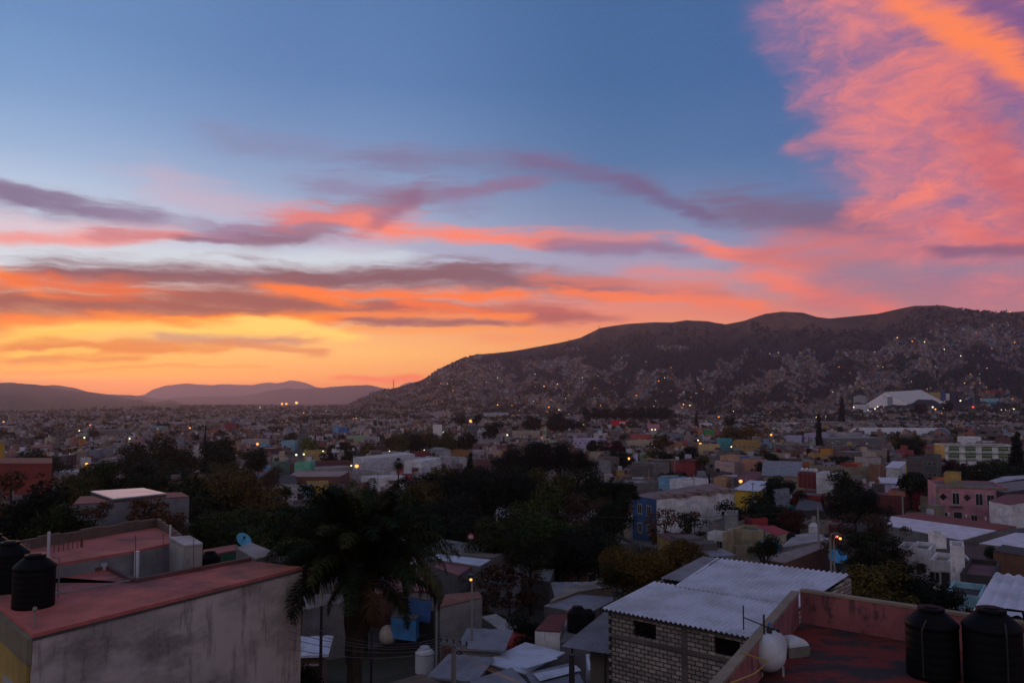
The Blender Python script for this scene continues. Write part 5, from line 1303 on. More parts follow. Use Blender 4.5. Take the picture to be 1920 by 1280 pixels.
# arched hall
def arched_hall():
    q = hit(1746, 802, 10); zt = q[2]; zg = zt - 10; a, b = P(1729, 815, zt - 7), P(1764, 815, zt - 7)
    L = 46.0; yaw = R(38); ax = (-cos(R(15)) * L * 1.6, sin(R(15)) * L)
    t = empty('arched_hall', (q[0], q[1], zg), 0, 'arched market hall with ribbed grey vault and blue glazed end', 'hall'); FOOT.append((q[0] - 25, q[1] + 8, 38)); LANDMARK.append((q[0], q[1], zt, 'arched hall'))
    n = 14; W = abs(b[0] - a[0]) / 2; mx, my = (a[0] + b[0]) / 2, q[1]
    m = MB(); m2 = MB()
    pr = [(mx + W * cos(pi * k / n), my, zt - 7.5 + 7.5 * sin(pi * k / n)) for k in range(n + 1)]
    for k in range(n):
        p0, p1 = pr[k], pr[k + 1]; m.quad([p0, (p0[0] + ax[0], p0[1] + ax[1], p0[2]), (p1[0] + ax[0], p1[1] + ax[1], p1[2]), p1])
    m.build('vault', METAL_ROOF, t)
    m2.quad([(p[0], p[1] - .02, p[2]) for p in pr]); m2.build('glazed_end', flat('blue_glazing', (.07, .13, .20), .4), t)
    m = MB()
    for j in range(7):
        s = j / 6.5
        for k in range(n): p0, p1 = pr[k], pr[k + 1]; m.bar((p0[0] + ax[0] * s, p0[1] + ax[1] * s, p0[2] + .1), (p1[0] + ax[0] * s, p1[1] + ax[1] * s, p1[2] + .1), .5)
    m.build('rib', flat('pale_rib', (.5, .5, .52), .6), t)
    m = MB(); m.prism([(mx - W, my), (mx + W, my), (mx + W + ax[0], my + ax[1]), (mx - W + ax[0], my + ax[1])], zg - 1, zt - 7.52); m.build('wall', PLASTER, t, (.2, .2, .22))
arched_hall()
# school: yellow end, white and green gallery front
t = B(1771, 831, 1903, 838, 10.5, 17, (.58, .60, .60), 'maroon', 'long three storey school with pale green galleries and ochre end walls', (0, 0), maxyaw=12, short='long three storey school')
w_ = [c for c in t.children if c.name.startswith('wall')][0].data; hw = max(v.co.x for v in w_.vertices); hd = max(v.co.y for v in w_.vertices)
for k in range(4):
    x0 = -hw + 2 * hw * (.06 + .235 * k); x1 = x0 + 2 * hw * .145
    for f in range(3):
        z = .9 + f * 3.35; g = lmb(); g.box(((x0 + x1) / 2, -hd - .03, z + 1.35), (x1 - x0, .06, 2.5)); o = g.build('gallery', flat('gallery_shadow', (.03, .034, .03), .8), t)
        g = lmb(); g.box(((x0 + x1) / 2, -hd - .07, z + 1.9), (x1 - x0 - .4, .02, .9)); g.build('gallery_light', LIT_GREEN, o)
        g = lmb(); g.box(((x0 + x1) / 2, -hd - .35, z + .35), (x1 - x0, .12, 1.0)); g.build('railing_wall', PLASTER, o, (.35, .40, .36))
m = lmb()
for f in range(4): m.box((0, -hd - .28, .45 + f * 3.35), (2 * hw, .5, .22))
m.build('floor_band', PLASTER, t, (.09, .19, .15))
m = lmb(); m.box((-hw - .03, 0, 5.3), (.06, 2 * hd - .2, 10.8)); m.build('end_wall', PLASTER, t, (.60, .38, .10))
B(1886, 852, 1903, 853, 5, 6, 'ochre', 'ochre', 'small ochre annex at the right end of the school', (0, 0))
B(1795, 817, 1838, 820, 8, 8, 'white', 'white', 'white sloping roofed house behind the school', (3, 1))
# hangar
def hangar():
    q = hit(1668, 760, 0.0); D = q[1]; zg = q[2]
    t = empty('hangar', (q[0], q[1], zg), 0, 'huge white gabled hangar with grey roof at the foot of the hill', 'hangar'); FOOT.append((q[0] + 70, q[1] + 20, 130)); LANDMARK.append((q[0] + 40, q[1], zg + 20, 'huge white hangar'))
    X = lambda px, py, d: PD(px, py, d)
    A0, A1, AP = X(1624, 762, D), X(1713, 764, D), X(1660, 735, D); A0t, A1t = X(1624, 757, D), X(1712, 761, D)
    dx_, dy_ = 98.0, 40.0
    m = MB(); m.quad([(A0[0], D, zg - 5), (A1[0], D, zg - 5), A1t, AP, A0t]); m.build('gable_wall', PLASTER, t, (.80, .80, .84))
    f = lambda p: (p[0] + dx_, p[1] + dy_, p[2])
    m = MB(); m.quad([(A1[0], D, zg - 5), (A1[0] + dx_, D + dy_, zg - 5), f(A1t), A1t]); m.quad([(A0[0] + dx_, D + dy_, zg - 5), (A0[0], D, zg - 5), A0t, f(A0t)]); m.quad([f(q_) for q_ in (A1t, AP, A0t)]); m.build('wall', PLASTER, t, (.4, .4, .42))
    u = lambda p: (p[0], p[1] - .5, p[2] + .35); R1 = X(1727, 731, D + dy_); E1 = X(1776, 757, D + dy_)
    m = MB(); m.quad([u(AP), (R1[0], R1[1], R1[2] + .3), (E1[0], E1[1], E1[2] + .3), u(A1t)]); m.quad([u(A0t), f(u(A0t)), (R1[0], R1[1], R1[2] + .3), u(AP)]); m.build('roof', flat('hangar_roof', (.42, .42, .44), .7), t)
    m = MB(); c = X(1659, 745, D - .1); m.bar((c[0] - 3.6, D - .1, c[2] - 3), (c[0], D - .1, c[2] + 5), .7); m.bar((c[0] + 3.6, D - .1, c[2] - 3), (c[0], D - .1, c[2] + 5), .7); m.bar((c[0] - 3.6, D - .1, c[2] - 3), (c[0] - 1, D - .1, c[2] - 3), .7)
    m.bar((c[0] - 8, D - .1, c[2] - 8), (c[0] + 9, D - .1, c[2] - 8), .8); m.build('emblem', flat('grey_mark', (.22, .22, .25), .8), t)
    m = MB(); c = X(1669, 750, D - 1); m.box((c[0], D - 1, c[2] - 5), (9, 2, 24)); m.build('side_panel', PLASTER, t, (.25, .27, .32))
hangar()
B(1600, 757, 1625, 759, 8, 20, 'white', 'white', 'small white hall left of the hangar', (0, 0)); B(1600, 768, 1665, 770, 4, 4, 'white', 'white', 'long white boundary wall below the hangar', (0, 0), maxyaw=8)
B(1600, 744, 1622, 743, 12, 25, 'pale', 'grey', 'small barrel roofed hall behind the hangar', (0, 0), kind='gable')
B(1745, 735, 1763, 735, 12, 20, (.30, .25, .07), 'ochre', 'mustard apartment block right behind the hangar roof', (0, 0)); B(1764, 735, 1773, 736, 14, 20, (.03, .06, .22), 'blue', 'dark blue tower block behind the hangar', (0, 0)); B(1774, 737, 1780, 738, 14, 18, 'white', 'white', 'narrow white block beside the dark blue tower block', (0, 0))
B(1780, 733, 1812, 733, 11, 20, (.02, .03, .10), 'dark', 'long navy blue block right of the hangar', (0, 0)); B(1843, 731, 1886, 732, 11, 20, (.22, .02, .03), 'red', 'long deep red block on the slope at right', (0, 0))
B(1846, 747, 1873, 747, 9, 15, 'lightblue', 'lightblue', 'pale blue hall at right below the deep red block', (0, 0)); B(1846, 753, 1878, 754, 8, 10, (.02, .15, .40), 'blue', 'bright blue hall below the pale blue hall', (3, 1), door=False)
B(1770, 769, 1766 + 44, 770, 5, 10, 'salmon', 'grey', 'low peach wall building lit by a lamp near the hangar', (0, 0))
# right edge, near
PH([(1822, 911), (1925, 896), (1925, 890), (1880, 893)], 8, 'dark', (.36, .37, .42), 'long white roof shed at the right edge above the pink mansion')
PH([(1885, 922), (1960, 912), (1960, 896), (1822, 911)], 7.5, 'dark', (.17, .15, .16), 'grey roofed dark shed at the right edge behind the mansion')
PH([(1854, 938), (1893, 946), (1960, 934), (1960, 926), (1888, 926)], 6.5, 'white', 'redroof', 'white house with red roof at the right edge below the mansion', short='white house with red roof')
PH([(1864, 960), (1960, 968), (1960, 956), (1885, 952)], 4, (.26, .23, .18), 'dark', 'beige stone wall building at the right edge', short='beige stone wall')
PH([(1803, 1012), (1868, 994), (1672, 967), (1662, 984)], 3.4, 'grey', 'pale', 'wide pale metal roofed warehouse in front of the pink mansion', roofm=METAL_ROOF, short='wide pale warehouse roof')
PH([(1869, 994), (1906, 986), (1716, 960), (1673, 967)], 3.6, 'grey', (.17, .035, .03), 'warehouse with long red roof and row of vents', short='long red vented roof')
_lb = ('nearest left', 'second left', 'middle', 'second right', 'nearest right', 'far left', 'far right')
for k, (px, py) in enumerate(((1786, 976), (1812, 970), (1822, 981), (1848, 975), (1861, 985), (1779, 966), (1885, 979))):
    q = hit(px, py, 3.62); t = empty('roof_vent', q, 0, 'small white roof vent on the long red roof, %s of the vents' % _lb[k], 'vent', 'vents on the long red roof')
    m = MB(); m.lathe(q, [(.10, 0), (.10, .35)], 8); m.build('neck', WHITEP, t); m = MB(); m.lathe((q[0], q[1], q[2] + .35), [(.17, 0), (.2, .08), (.12, .2), (.01, .25)], 10); m.build('cap', WHITEP, t)
PH([(1836, 1018), (1990, 1036), (1990, 1003), (1903, 998)], 3.4, 'beige', 'pale', 'pale blue grey metal roof at the right edge', roofm=METAL_ROOF)
PH([(1862, 1032), (1990, 1052), (1990, 1038), (1880, 1020)], 4, (.16, .07, .04), 'dark', 'brown walled yard building under the right edge metal roof')
PH([(1745, 1014), (1858, 1026), (1846, 1058), (1720, 1040)], 3.4, (.06, .03, .025), (.055, .03, .028), 'dark brown roofed brick house below the warehouse', short='dark brown brick house')
B(1680, 1026, 1705, 1030, 3.4, 5, 'pale', 'grey', 'white stepped house with grey roof beside the feathery tree', (1, 1)); B(1706, 1026, 1742, 1030, 3.2, 5, 'white', 'grey', 'white fronted house with wide dark opening below the pale warehouse', (1, 1))
B(1743, 1048, 1780, 1053, 2.6, 5, 'white', 'beige', 'low white house with grey door in front of the dark brown house', (2, 1)); B(1781, 1022, 1808, 1024, 5.0, 3, 'white', 'white', 'small white cube room on the dark brown roof', (0, 0))
B(1750, 1000, 1774, 1001, 4.2, 3, 'white', 'beige', 'white rooftop room in front of the pale warehouse roof', (0, 0)); B(1772, 1110, 1838, 1119, 2.6, 5, 'lightblue', 'dark', 'low pale blue wall house under the ribbed roof', (2, 1))
B(1800, 1072, 1862, 1082, 3, 8, 'dark', (.13, .06, .075), 'dark house with dull purple roof above the low pale blue house', (1, 1)); B(1640, 928, 1692, 936, 4, 5, 'darkred', 'maroon', 'dark red wall with long white sign panel', (0, 0))
B(1725, 928, 1768, 934, 3.5, 6, 'beige', 'grey', 'low beige roofed store behind the white truck', (0, 0))
# truck
def truck():
    q = hit(1748, 958, 0); t = empty('box_truck', (q[0], q[1], q[2]), R(10), 'white box truck parked in front of the pink mansion', 'truck'); FOOT.append((q[0], q[1], 4))
    m = lmb(); m.box((1.6, 0, 1.95), (4.8, 2.3, 2.5)); m.build('cargo_box', flat('truck_white', (.45, .46, .50), .5), t)
    m = lmb(); m.quad([(-1, -1.05, .6), (-1, -1.05, 2.6), (-2.3, -1.05, 2.5), (-3.0, -1.05, 1.5), (-3.1, -1.05, .6)][::-1]); m.quad([(-1, 1.05, .6), (-1, 1.05, 2.6), (-2.3, 1.05, 2.5), (-3.0, 1.05, 1.5), (-3.1, 1.05, .6)])
    for (xa, za), (xb, zb) in (((-1, 2.6), (-2.3, 2.5)), ((-3.0, 1.5), (-3.1, .6)), ((-1, .6), (-1, 2.6))): m.quad([(xa, -1.05, za), (xa, 1.05, za), (xb, 1.05, zb), (xb, -1.05, zb)])
    m.build('cab', flat('truck_cream', (.38, .36, .30), .5), t)
    m = lmb(); m.quad([(-2.3, -1.0, 2.48), (-2.3, 1.0, 2.48), (-3.0, 1.0, 1.52), (-3.0, -1.0, 1.52)]); m.build('windscreen', GLASS, t); m = lmb(); m.box((-1.9, -1.07, 1.9), (.9, .03, .6)); m.build('side_window', GLASS, t)
    for x in (-2.2, 2.8):
        for y in (-.95, .95): m = lmb(); m.lathe((x, y, .45), [(.2, -.14), (.45, -.12), (.45, .12), (.2, .14)], 14, axis='y'); m.build('wheel', BLACKP, t)
truck()
# middle right, below the white wall
PH([(1322, 1007), (1252, 1013), (1232, 1000), (1290, 996)], 4.4, 'ochre', 'maroon', 'mustard yellow house with dark red roof behind the ochre tree', short='mustard yellow house')
B(1330, 977, 1375, 982, 3.6, 8, (.23, .215, .205), 'grey', 'square grey rendered house above the mustard house', (0, 0)); B(1358, 962, 1381, 963, 5.2, 5, (.22, .22, .23), 'grey', 'grey rooftop tank room above the square grey house', (0, 0))
B(1326, 996, 1356, 1003, 2.6, 3, 'white', 'maroon', 'low white garage doors between the mustard house and the courtyard', (2, 1), door=False)
B(1360, 1000, 1376, 987, 3.2, .4, (.34, .28, .18), 'beige', 'short beige courtyard side wall', (0, 0), maxyaw=60); B(1376, 988, 1432, 997, 3.2, 5, (.34, .28, .18), 'concrete', 'beige courtyard back wall left of the crimson house', (0, 0)); B(1380, 1023, 1412, 1021, 3, .5, 'beige', 'beige', 'low beige yard wall left of the small round tree', (0, 0))
B(1410, 972, 1440, 971, 4.2, 4, 'crimson', 'crimson', 'crimson tower room with flat red roof', (0, 0), short='crimson tower room'); PH([(1455, 1003), (1480, 997), (1450, 984), (1420, 986)], 3.2, (.34, .30, .24), 'crimson', 'crimson sloping terrace roof right below the crimson tower room')
B(1450, 975, 1490, 984, 3.2, 8, 'grey', 'grey', 'flat grey roofed house right of the crimson tower room', (1, 1)); B(1500, 981, 1541, 986, 3.2, 7, 'beige', 'concrete', 'beige walled house with tangled roof plants', (3, 1)); B(1541, 982, 1572, 984, 3, 7, 'darkred', 'concrete', 'low dark red wall right of the beige walled house', (0, 0))
PH([(1462, 1026), (1556, 1010), (1532, 997), (1490, 1002)], 3.2, 'grey', (.24, .23, .24), 'wide pale concrete roof carrying a white tank', short='wide pale concrete roof'); q = hit(1526, 1004, 3.2); instance(TANK_WHITE, 'water_tank', q, 0, 1.25, 'white water tank on the wide pale concrete roof', 'water tank')
q = hit(1483, 1020, 3.0); instance(TANK_BLACK, 'water_tank', q, 0, 1.0, 'lone black water tank at the edge of the wide pale roof', 'water tank')
PH([(1470, 1055), (1553, 1023), (1528, 1019), (1425, 1047)], 3.2, 'brick', (.20, .16, .15), 'long brick walled shop with cracked pale roof behind the block house')
PH([(1490, 955), (1545, 958), (1540, 942), (1500, 933)], 3, 'dark', (.07, .07, .08), 'dark grey sheet roof left of the big round tree')
q = hit(1506, 952, 1.5); m = MB(); 
for k in range(6):
    for j in range(2): m.quad([(q[0] - 3.5 + k * 1.2, q[1] + j * 1.5, q[2] + .5 * cos(k) + (1 - j) * -1.2), (q[0] - 2.3 + k * 1.2, q[1] + j * 1.5, q[2] + .5 * cos(k + 1) + (1 - j) * -1.2), (q[0] - 2.3 + k * 1.2, q[1] + (j + 1) * 1.5, q[2] + .5 * cos(k + 1) + j * .3), (q[0] - 3.5 + k * 1.2, q[1] + (j + 1) * 1.5, q[2] + .5 * cos(k) + j * .3)])
o = m.build('tarpaulin', flat('teal_tarp', (.01, .16, .15), .6), None, loc=q); tag(o, 'teal tarpaulin hanging beside the dark grey sheet roof', 'tarpaulin')
for k, (px, py, w, lab) in enumerate(((1536, 1046, 1.6, 'square light blue tarpaulin in the yard behind the block house'), (1575, 1052, 2.4, 'crumpled light blue tarpaulin right of the square one'), (1452, 1034, 2.6, 'blue sheet in the shade of the small round tree'))):
    q = hit(px, py, 1.2); m = MB(); n = 5
    for i in range(n):
        for j in range(n):
            f = lambda a_, b_: (q[0] - w / 2 + w * a_ / n, q[1] + w * b_ / n, q[2] + .35 * sin(a_ * 2.1 + k) * cos(b_ * 1.7) + .2 * b_)
            m.quad([f(i, j), f(i + 1, j), f(i + 1, j + 1), f(i, j + 1)])
    o = m.build('tarpaulin', flat('blue_tarp', (.05, .25, .50), .6), None, loc=q); tag(o, lab, 'tarpaulin')
B(1452, 917, 1480, 915, 6, 8, 'bluegrey', 'grey', 'tall blank blue grey wall house right of the conical tree', (0, 0)); B(1485, 926, 1538, 929, 4, 10, (.20, .02, .02), 'grey', 'long low dark red house with grey roof', (0, 0)); B(1545, 927, 1570, 931, 4, 8, 'brick', 'brickorange', 'low house with orange tile roof left of the big round tree', (0, 0))
# centre
t, W = PH([(683, 861), (778, 851), (757, 847), (662, 857)], 8.5, (.50, .50, .53), (.4, .4, .42), 'long white corrugated supermarket hall in the centre left', name='supermarket', cat='store', short='long white supermarket')
a, b = W[3], W[0]
def sign(pxa, pya, pxb, pyb, h, H_, colr, label, name='sign', base_h=None, thick=.5, marks=None, lift=0):
    c = hit((pxa + pxb) / 2, (pya + pyb) / 2, H_); z = c[2]; a, b = P(pxa, pya, z), P(pxb, pyb, z); D = c[1]
    a = PD(pxa, pya, D); b = PD(pxb, pyb, D); zt = (a[2] + b[2]) / 2; t = empty(name, ((a[0] + b[0]) / 2, D, zt - H_), 0, label, 'sign')
    m = MB(); m.box(((a[0] + b[0]) / 2, D, zt - h / 2), (abs(b[0] - a[0]), thick, h)); m.build('panel', flat('sign_%s' % label[:12], colr, .6), t)
    if H_ > h:
        m = MB()
        for s in (.2, .8): x = a[0] * (1 - s) + b[0] * s; m.bar((x, D + .2, zt - H_ - 1), (x, D + .2, zt - h), .3)
        m.build('post', DARKM, t)
    if marks:
        m = MB()
        for u0, u1, v0, v1 in marks: w = b[0] - a[0]; m.box((a[0] + w * (u0 + u1) / 2, D - thick / 2 - .03, zt - h + h * (v0 + v1) / 2), (w * (u1 - u0), .05, h * (v1 - v0)))
        m.build('lettering', flat('sign_white', (.6, .6, .62), .6), t)
    return t
sign(667, 859, 673, 860, 5.5, 7.5, (.42, .02, .02), 'red square sign with white mark on the left end of the supermarket', marks=[(.25, .45, .15, .85), (.5, .75, .35, .55)])
B(757, 863, 790, 864, 7, 18, 'white', 'white', 'white store front with red posters right of the small palm', (4, 1), door=False)
sign(783, 867, 789, 870, 5, 5.5, (.42, .03, .03), 'red panel at the right end of the white store front', marks=[(.2, .8, .4, .6)])
B(552, 867, 582, 867, 6.5, 8, 'mint', 'mint', 'mint green house with four dark windows', (4, 1), short='mint green house', door=False); B(494, 866, 520, 867, 6, 8, (.09, .17, .14), 'grey', 'dark green and white fronted house left of the mint house', (4, 1)); B(532, 867, 551, 867, 5, 8, (.10, .04, .04), 'peach', 'dark red shop with glowing pinkish roof edge', (2, 1))
B(580, 846, 612, 843, 6, 8, (.48, .34, .10), 'ochre', 'yellow house with white tank left of a small dark tree', (0, 0), short='yellow house with white tank'); B(528, 826, 553, 826, 7, 8, 'lightblue', 'lightblue', 'light blue windowless box house', (0, 0), short='light blue box house')
B(486, 832, 500, 832, 6, 8, 'skyblue', 'lightblue', 'small sky blue house left of the light blue box', (0, 0)); B(635, 801, 652, 801, 10, 8, (.02, .13, .36), 'blue', 'deep blue box building near the centre left', (0, 0), short='deep blue box building'); B(624, 799, 634, 799, 9, 8, 'skyblue', 'skyblue', 'narrow sky blue house beside the deep blue box', (0, 0))
B(424, 794, 444, 792, 10, 10, (.22, .03, .05), 'red', 'tall rose red building on the left plain', (0, 0), short='tall rose red building'); B(396, 793, 412, 792, 9, 10, 'beige', 'grey', 'tan concrete block left of the rose red building', (2, 2), door=False); B(388, 806, 404, 806, 6, 10, (.30, .10, .05), 'brickorange', 'orange brick house below the tan concrete block', (0, 0)); B(434, 786, 444, 786, 9, 10, (.03, .14, .30), 'blue', 'small blue roofed building behind the rose red building', (0, 0))
B(658, 817, 690, 816, 6, 8, 'palegreen', 'maroon', 'long pale green house with row of windows', (7, 1), door=False); B(690, 819, 712, 818, 6, 8, 'pale', 'redroof', 'pale house right of the long green house', (3, 1)); B(660, 802, 683, 802, 6, 12, 'pale', 'grey', 'grey white low building right of the deep blue box', (3, 1))
PH([(540, 893), (637, 893), (655, 883), (556, 882)], 5.5, 'brick', (.22, .18, .19), 'large brick shed with pinkish grey roof below the mint house', short='large brick shed')
B(505, 906, 556, 904, 4, 12, 'pale', (.06, .06, .065), 'dark hip roofed house in front of the brick shed', (2, 1), kind='hiplong'); B(528, 914, 580, 913, 4, 8, 'pale', 'grey', 'pale weathered house row beside the ochre tree', (3, 1)); B(575, 906, 616, 905, 4, 8, (.40, .28, .06), 'grey', 'low yellowish wall in front of the brick shed', (0, 0))
sign(812, 796, 829, 795, 12, 14, (.50, .48, .50), 'white billboard with dark red middle panel', 'billboard', marks=None); sign(817, 796, 824, 796, 11.5, 13.6, (.18, .02, .05), 'dark red poster panel on the white billboard', 'poster', thick=.9)
sign(877, 798, 903, 797, 9.5, 12, (.06, .07, .09), 'dark back of a large billboard by the round black tree', 'billboard'); sign(746, 802, 757, 802, 7, 10, (.45, .42, .42), 'blank white billboard above the dark tree row', 'billboard')
B(755, 836, 786, 835, 6, 8, (.06, .15, .22), 'redroof', 'blue fronted house with red roof behind the supermarket', (4, 1)); B(731, 841, 753, 840, 5, 8, 'brick', 'brickorange', 'brick red house left of the blue fronted house', (0, 0)); B(786, 847, 806, 846, 7, 6, (.16, .02, .03), 'maroon', 'dark red block right of the blue fronted house', (0, 0)); B(718, 848, 752, 847, 5, 8, 'pale', 'pale', 'long pale roofed house with blue end behind the supermarket', (3, 1))
_o = ('first', 'second', 'third', 'fourth', 'fifth', 'sixth')
for k in range(6): B(792 + 14 * k, 861 - .5 * k, 805 + 14 * k, 860 - .5 * k, 5.5, 12, 'pale', (.24, .25, .28), 'low grey roofed workshop, %s from the left in the row by the supermarket' % _o[k], (2, 1), kind=('gable', 'flat')[k % 2], group='workshops in a row')
B(697, 896, 760, 891, 5, 8, 'white', 'white', 'long low white wall building in front of the small palm', (0, 0)); B(682, 885, 708, 883, 5, 10, 'pale', 'grey', 'grey roofed filling station shop below the supermarket', (2, 1)); B(845, 845, 882, 843, 5, 10, (.32, .16, .05), 'redroof', 'orange and red shop near the grove', (4, 1)); B(826, 846, 846, 841, 6, 12, 'pale', 'grey', 'grey gabled hall left of the orange and red shop', (0, 0), kind='gable')
B(850, 792, 950, 788, 8, 35, 'beige', (.30, .27, .25), 'very long beige retail hall under the sodium light', (0, 0), maxyaw=10, short='very long beige hall'); B(912, 774, 953, 773, 12, 15, (.44, .45, .50), 'white', 'white two storey office with square windows', (7, 2), door=False); B(815, 777, 845, 776, 9, 15, 'palepink', 'grey', 'pinkish hall left of the white office', (3, 1), kind='gable')
B(850, 830, 880, 829, 5, 14, 'pale', 'pale', 'pale flat roofed hall right of the grove', (2, 1)); B(905, 812, 922, 812, 8, 9, 'grey', 'pale', 'pale grey tower house below the beige hall', (1, 2), door=False); B(922, 816, 950, 815, 7, 9, 'pale', 'pale', 'whitish double house near the two bright lamps', (3, 2), door=False); B(876, 823, 930, 821, 5, 12, 'pale', 'pale', 'row of pale roofs below the dark billboard', (3, 1))
B(958, 884, 1006, 877, 6, 10, (.42, .44, .50), 'white', 'white building with small dark openings between the tree masses', (3, 1), door=False, maxyaw=25, short='white building between the trees')
B(1027, 871, 1087, 867, 6.5, 10, (.20, .20, .24), 'grey', 'long grey brick wall building behind the ochre green trees', (0, 0), maxyaw=18, short='long grey brick building'); B(1088, 867, 1145, 862, 7.5, 8, (.17, .17, .19), 'concrete', 'taller grey wall with dark openings joined to the long grey building', (2, 1), maxyaw=18, door=False)
B(1075, 821, 1120, 823, 8.5, 12, 'lilac', 'white', 'greyish white three storey building right of the black grove', (5, 2), short='greyish white building', door=False); B(960, 808, 1012, 808, 7.5, 14, (.36, .31, .24), 'bluegrey', 'long cream building with windows and dark roof', (9, 1), door=False); B(1018, 807, 1026, 807, 9, 5, (.16, .30, .16), 'green', 'narrow green house right of the long cream building', (0, 0))
B(1151, 796, 1184, 795, 7.5, 12, (.44, .45, .48), 'grey', 'white store under the red sign band', (0, 0), short='white store with red sign'); sign(1146, 788, 1174, 788, 5.5, 13, (.42, .01, .02), 'bright red sign band with white letters over the white store', marks=[(.55, .62, .3, .7), (.65, .72, .3, .7), (.75, .82, .3, .7), (.85, .93, .3, .7)])
B(1216, 795, 1237, 795, 10, 6, (.46, .18, .26), 'pink', 'pink tower house with blue panel near two bright lamps', (2, 2), short='pink tower house', door=False); B(1195, 815, 1222, 814, 7, 8, (.46, .09, .09), 'coral', 'coral red painted shop', (3, 1)); B(1187, 826, 1223, 825, 5.5, 8, 'cream', 'cream', 'cream low house below the coral red shop', (4, 1))
B(1230, 830, 1248, 830, 7, 7, (.24, .42, .55), 'white', 'light blue house with two windows right of the cream low house', (2, 1)); B(1249, 830, 1281, 829, 6, 8, (.30, .14, .09), 'brickorange', 'terracotta brick house joined to the light blue house', (6, 1)); B(1150, 831, 1163, 830, 8, 6, (.42, .14, .22), 'pink', 'small pink cube house by a dark tree', (1, 1)); B(1117, 834, 1124, 833, 9, 4, (.45, .28, .15), 'peach', 'narrow peach tower in the centre', (0, 0))
B(1212, 850, 1225, 849, 5, 5, 'palegreen', 'white', 'small mint green cube house', (1, 1)); B(1240, 815, 1282, 811, 6, 12, 'bluegrey', (.20, .02, .04), 'house with long crimson roof near the ochre bush', (0, 0)); B(1210, 869, 1255, 867, 6, 9, 'grey', 'grey', 'grey plain house with white roof hut', (1, 1)); B(1174, 855, 1196, 855, 6, 8, 'lilac', 'grey', 'lilac grey house with a glowing warm lamp', (2, 1)); B(1106, 846, 1126, 847, 6, 8, 'cream', 'maroon', 'cream ruined looking house left of the grey wall', (1, 1)); B(1068, 812, 1100, 811, 6, 10, 'pale', 'grey', 'pale low block above the greyish white building', (2, 1))
B(1268, 868, 1303, 868, 5, 10, (.20, .02, .03), 'redroof', 'strong dark red low house right of the grey plain house', (0, 0)); B(1180, 872, 1215, 873, 6, 10, 'concrete', (.12, .07, .06), 'brown roofed house beside the pale street post', (1, 1)); B(1190, 905, 1235, 902, 5, 10, 'grey', (.22, .20, .21), 'pale cluttered roof house behind the blue front', (1, 1)); B(1125, 985, 1180, 978, 3, 8, 'beige', 'grey', 'pinkish grey low house between the great dark tree and the blue front', (1, 1))
# left side
PH([(0, 868), (98, 868), (98, 858), (0, 858)], 11, (.20, .025, .018), (.12, .03, .03), 'big plain dark red building at the left edge', short='big dark red building', par=0)
PH([(-40, 830), (9, 830), (9, 824), (-40, 824)], 14.5, (.42, .24, .02), 'dark', 'yellow rooftop tower cut off by the left edge', foot=False)
PH([(137, 945), (355, 930), (340, 922), (150, 930)], 9.5, (.15, .15, .175), (.16, .045, .05), 'grey three floor building with red terrace, left, behind a leafless tree', short='grey three floor building')
PH([(212, 934), (312, 924), (268, 914), (170, 920)], 11.0, (.07, .05, .05), 'pale', 'pale sheet roof raised over the grey three floor building', roofm=METAL_ROOF, name='metal_canopy', cat='canopy', foot=False, slab=.3)
B(130, 820, 139, 820, 7, 6, 'salmon', 'orange', 'small orange cube house on the left plain, left one', (0, 0)); B(150, 823, 162, 822, 7, 6, (.42, .18, .05), 'orange', 'glowing orange small house beside a white lamp, left plain', (1, 1)); B(62, 837, 100, 834, 5, 16, (.24, .12, .12), 'palepink', 'long dusty pink roofed building on the left', (2, 1)); B(153, 859, 171, 858, 6, 6, 'white', 'grey', 'small white house with dark windows beside a warm lamp, left', (3, 1)); B(100, 887, 155, 881, 4, 12, 'pale', 'white', 'long white flat roof right of the big dark red building', (3, 1))
B(192, 842, 212, 841, 6, 10, 'bluegrey', 'grey', 'dark shop with turquoise lit sign strip', (0, 0)); sign(195, 844, 210, 843, 1.6, 5.5, (.05, .40, .42), 'turquoise lit sign strip on the dark shop')
B(118, 798, 150, 797, 6, 25, 'pale', (.28, .24, .25), 'long pale roof hall far on the left plain', (0, 0)); B(190, 808, 250, 803, 6, 25, 'grey', (.26, .26, .30), 'long grey roof hall in the middle of the left plain', (0, 0)); B(278, 800, 315, 799, 6, 25, (.14, .26, .30), (.18, .32, .36), 'long bluish roof hall behind the big dark trees', (0, 0)); B(465, 826, 505, 822, 6, 16, 'pale', (.26, .24, .26), 'pale long flat house right of the black trees', (5, 1)); B(500, 842, 530, 838, 5, 16, 'maroon', 'pale', 'low hall with sloping white roof in front of the light blue box', (0, 0)); B(590, 868, 660, 862, 5, 8, (.12, .04, .05), 'maroon', 'long dark plum wall left of the supermarket', (0, 0)); B(590, 878, 660, 874, 4, 8, 'pale', 'pale', 'long white flat roof below the plum wall', (0, 0))

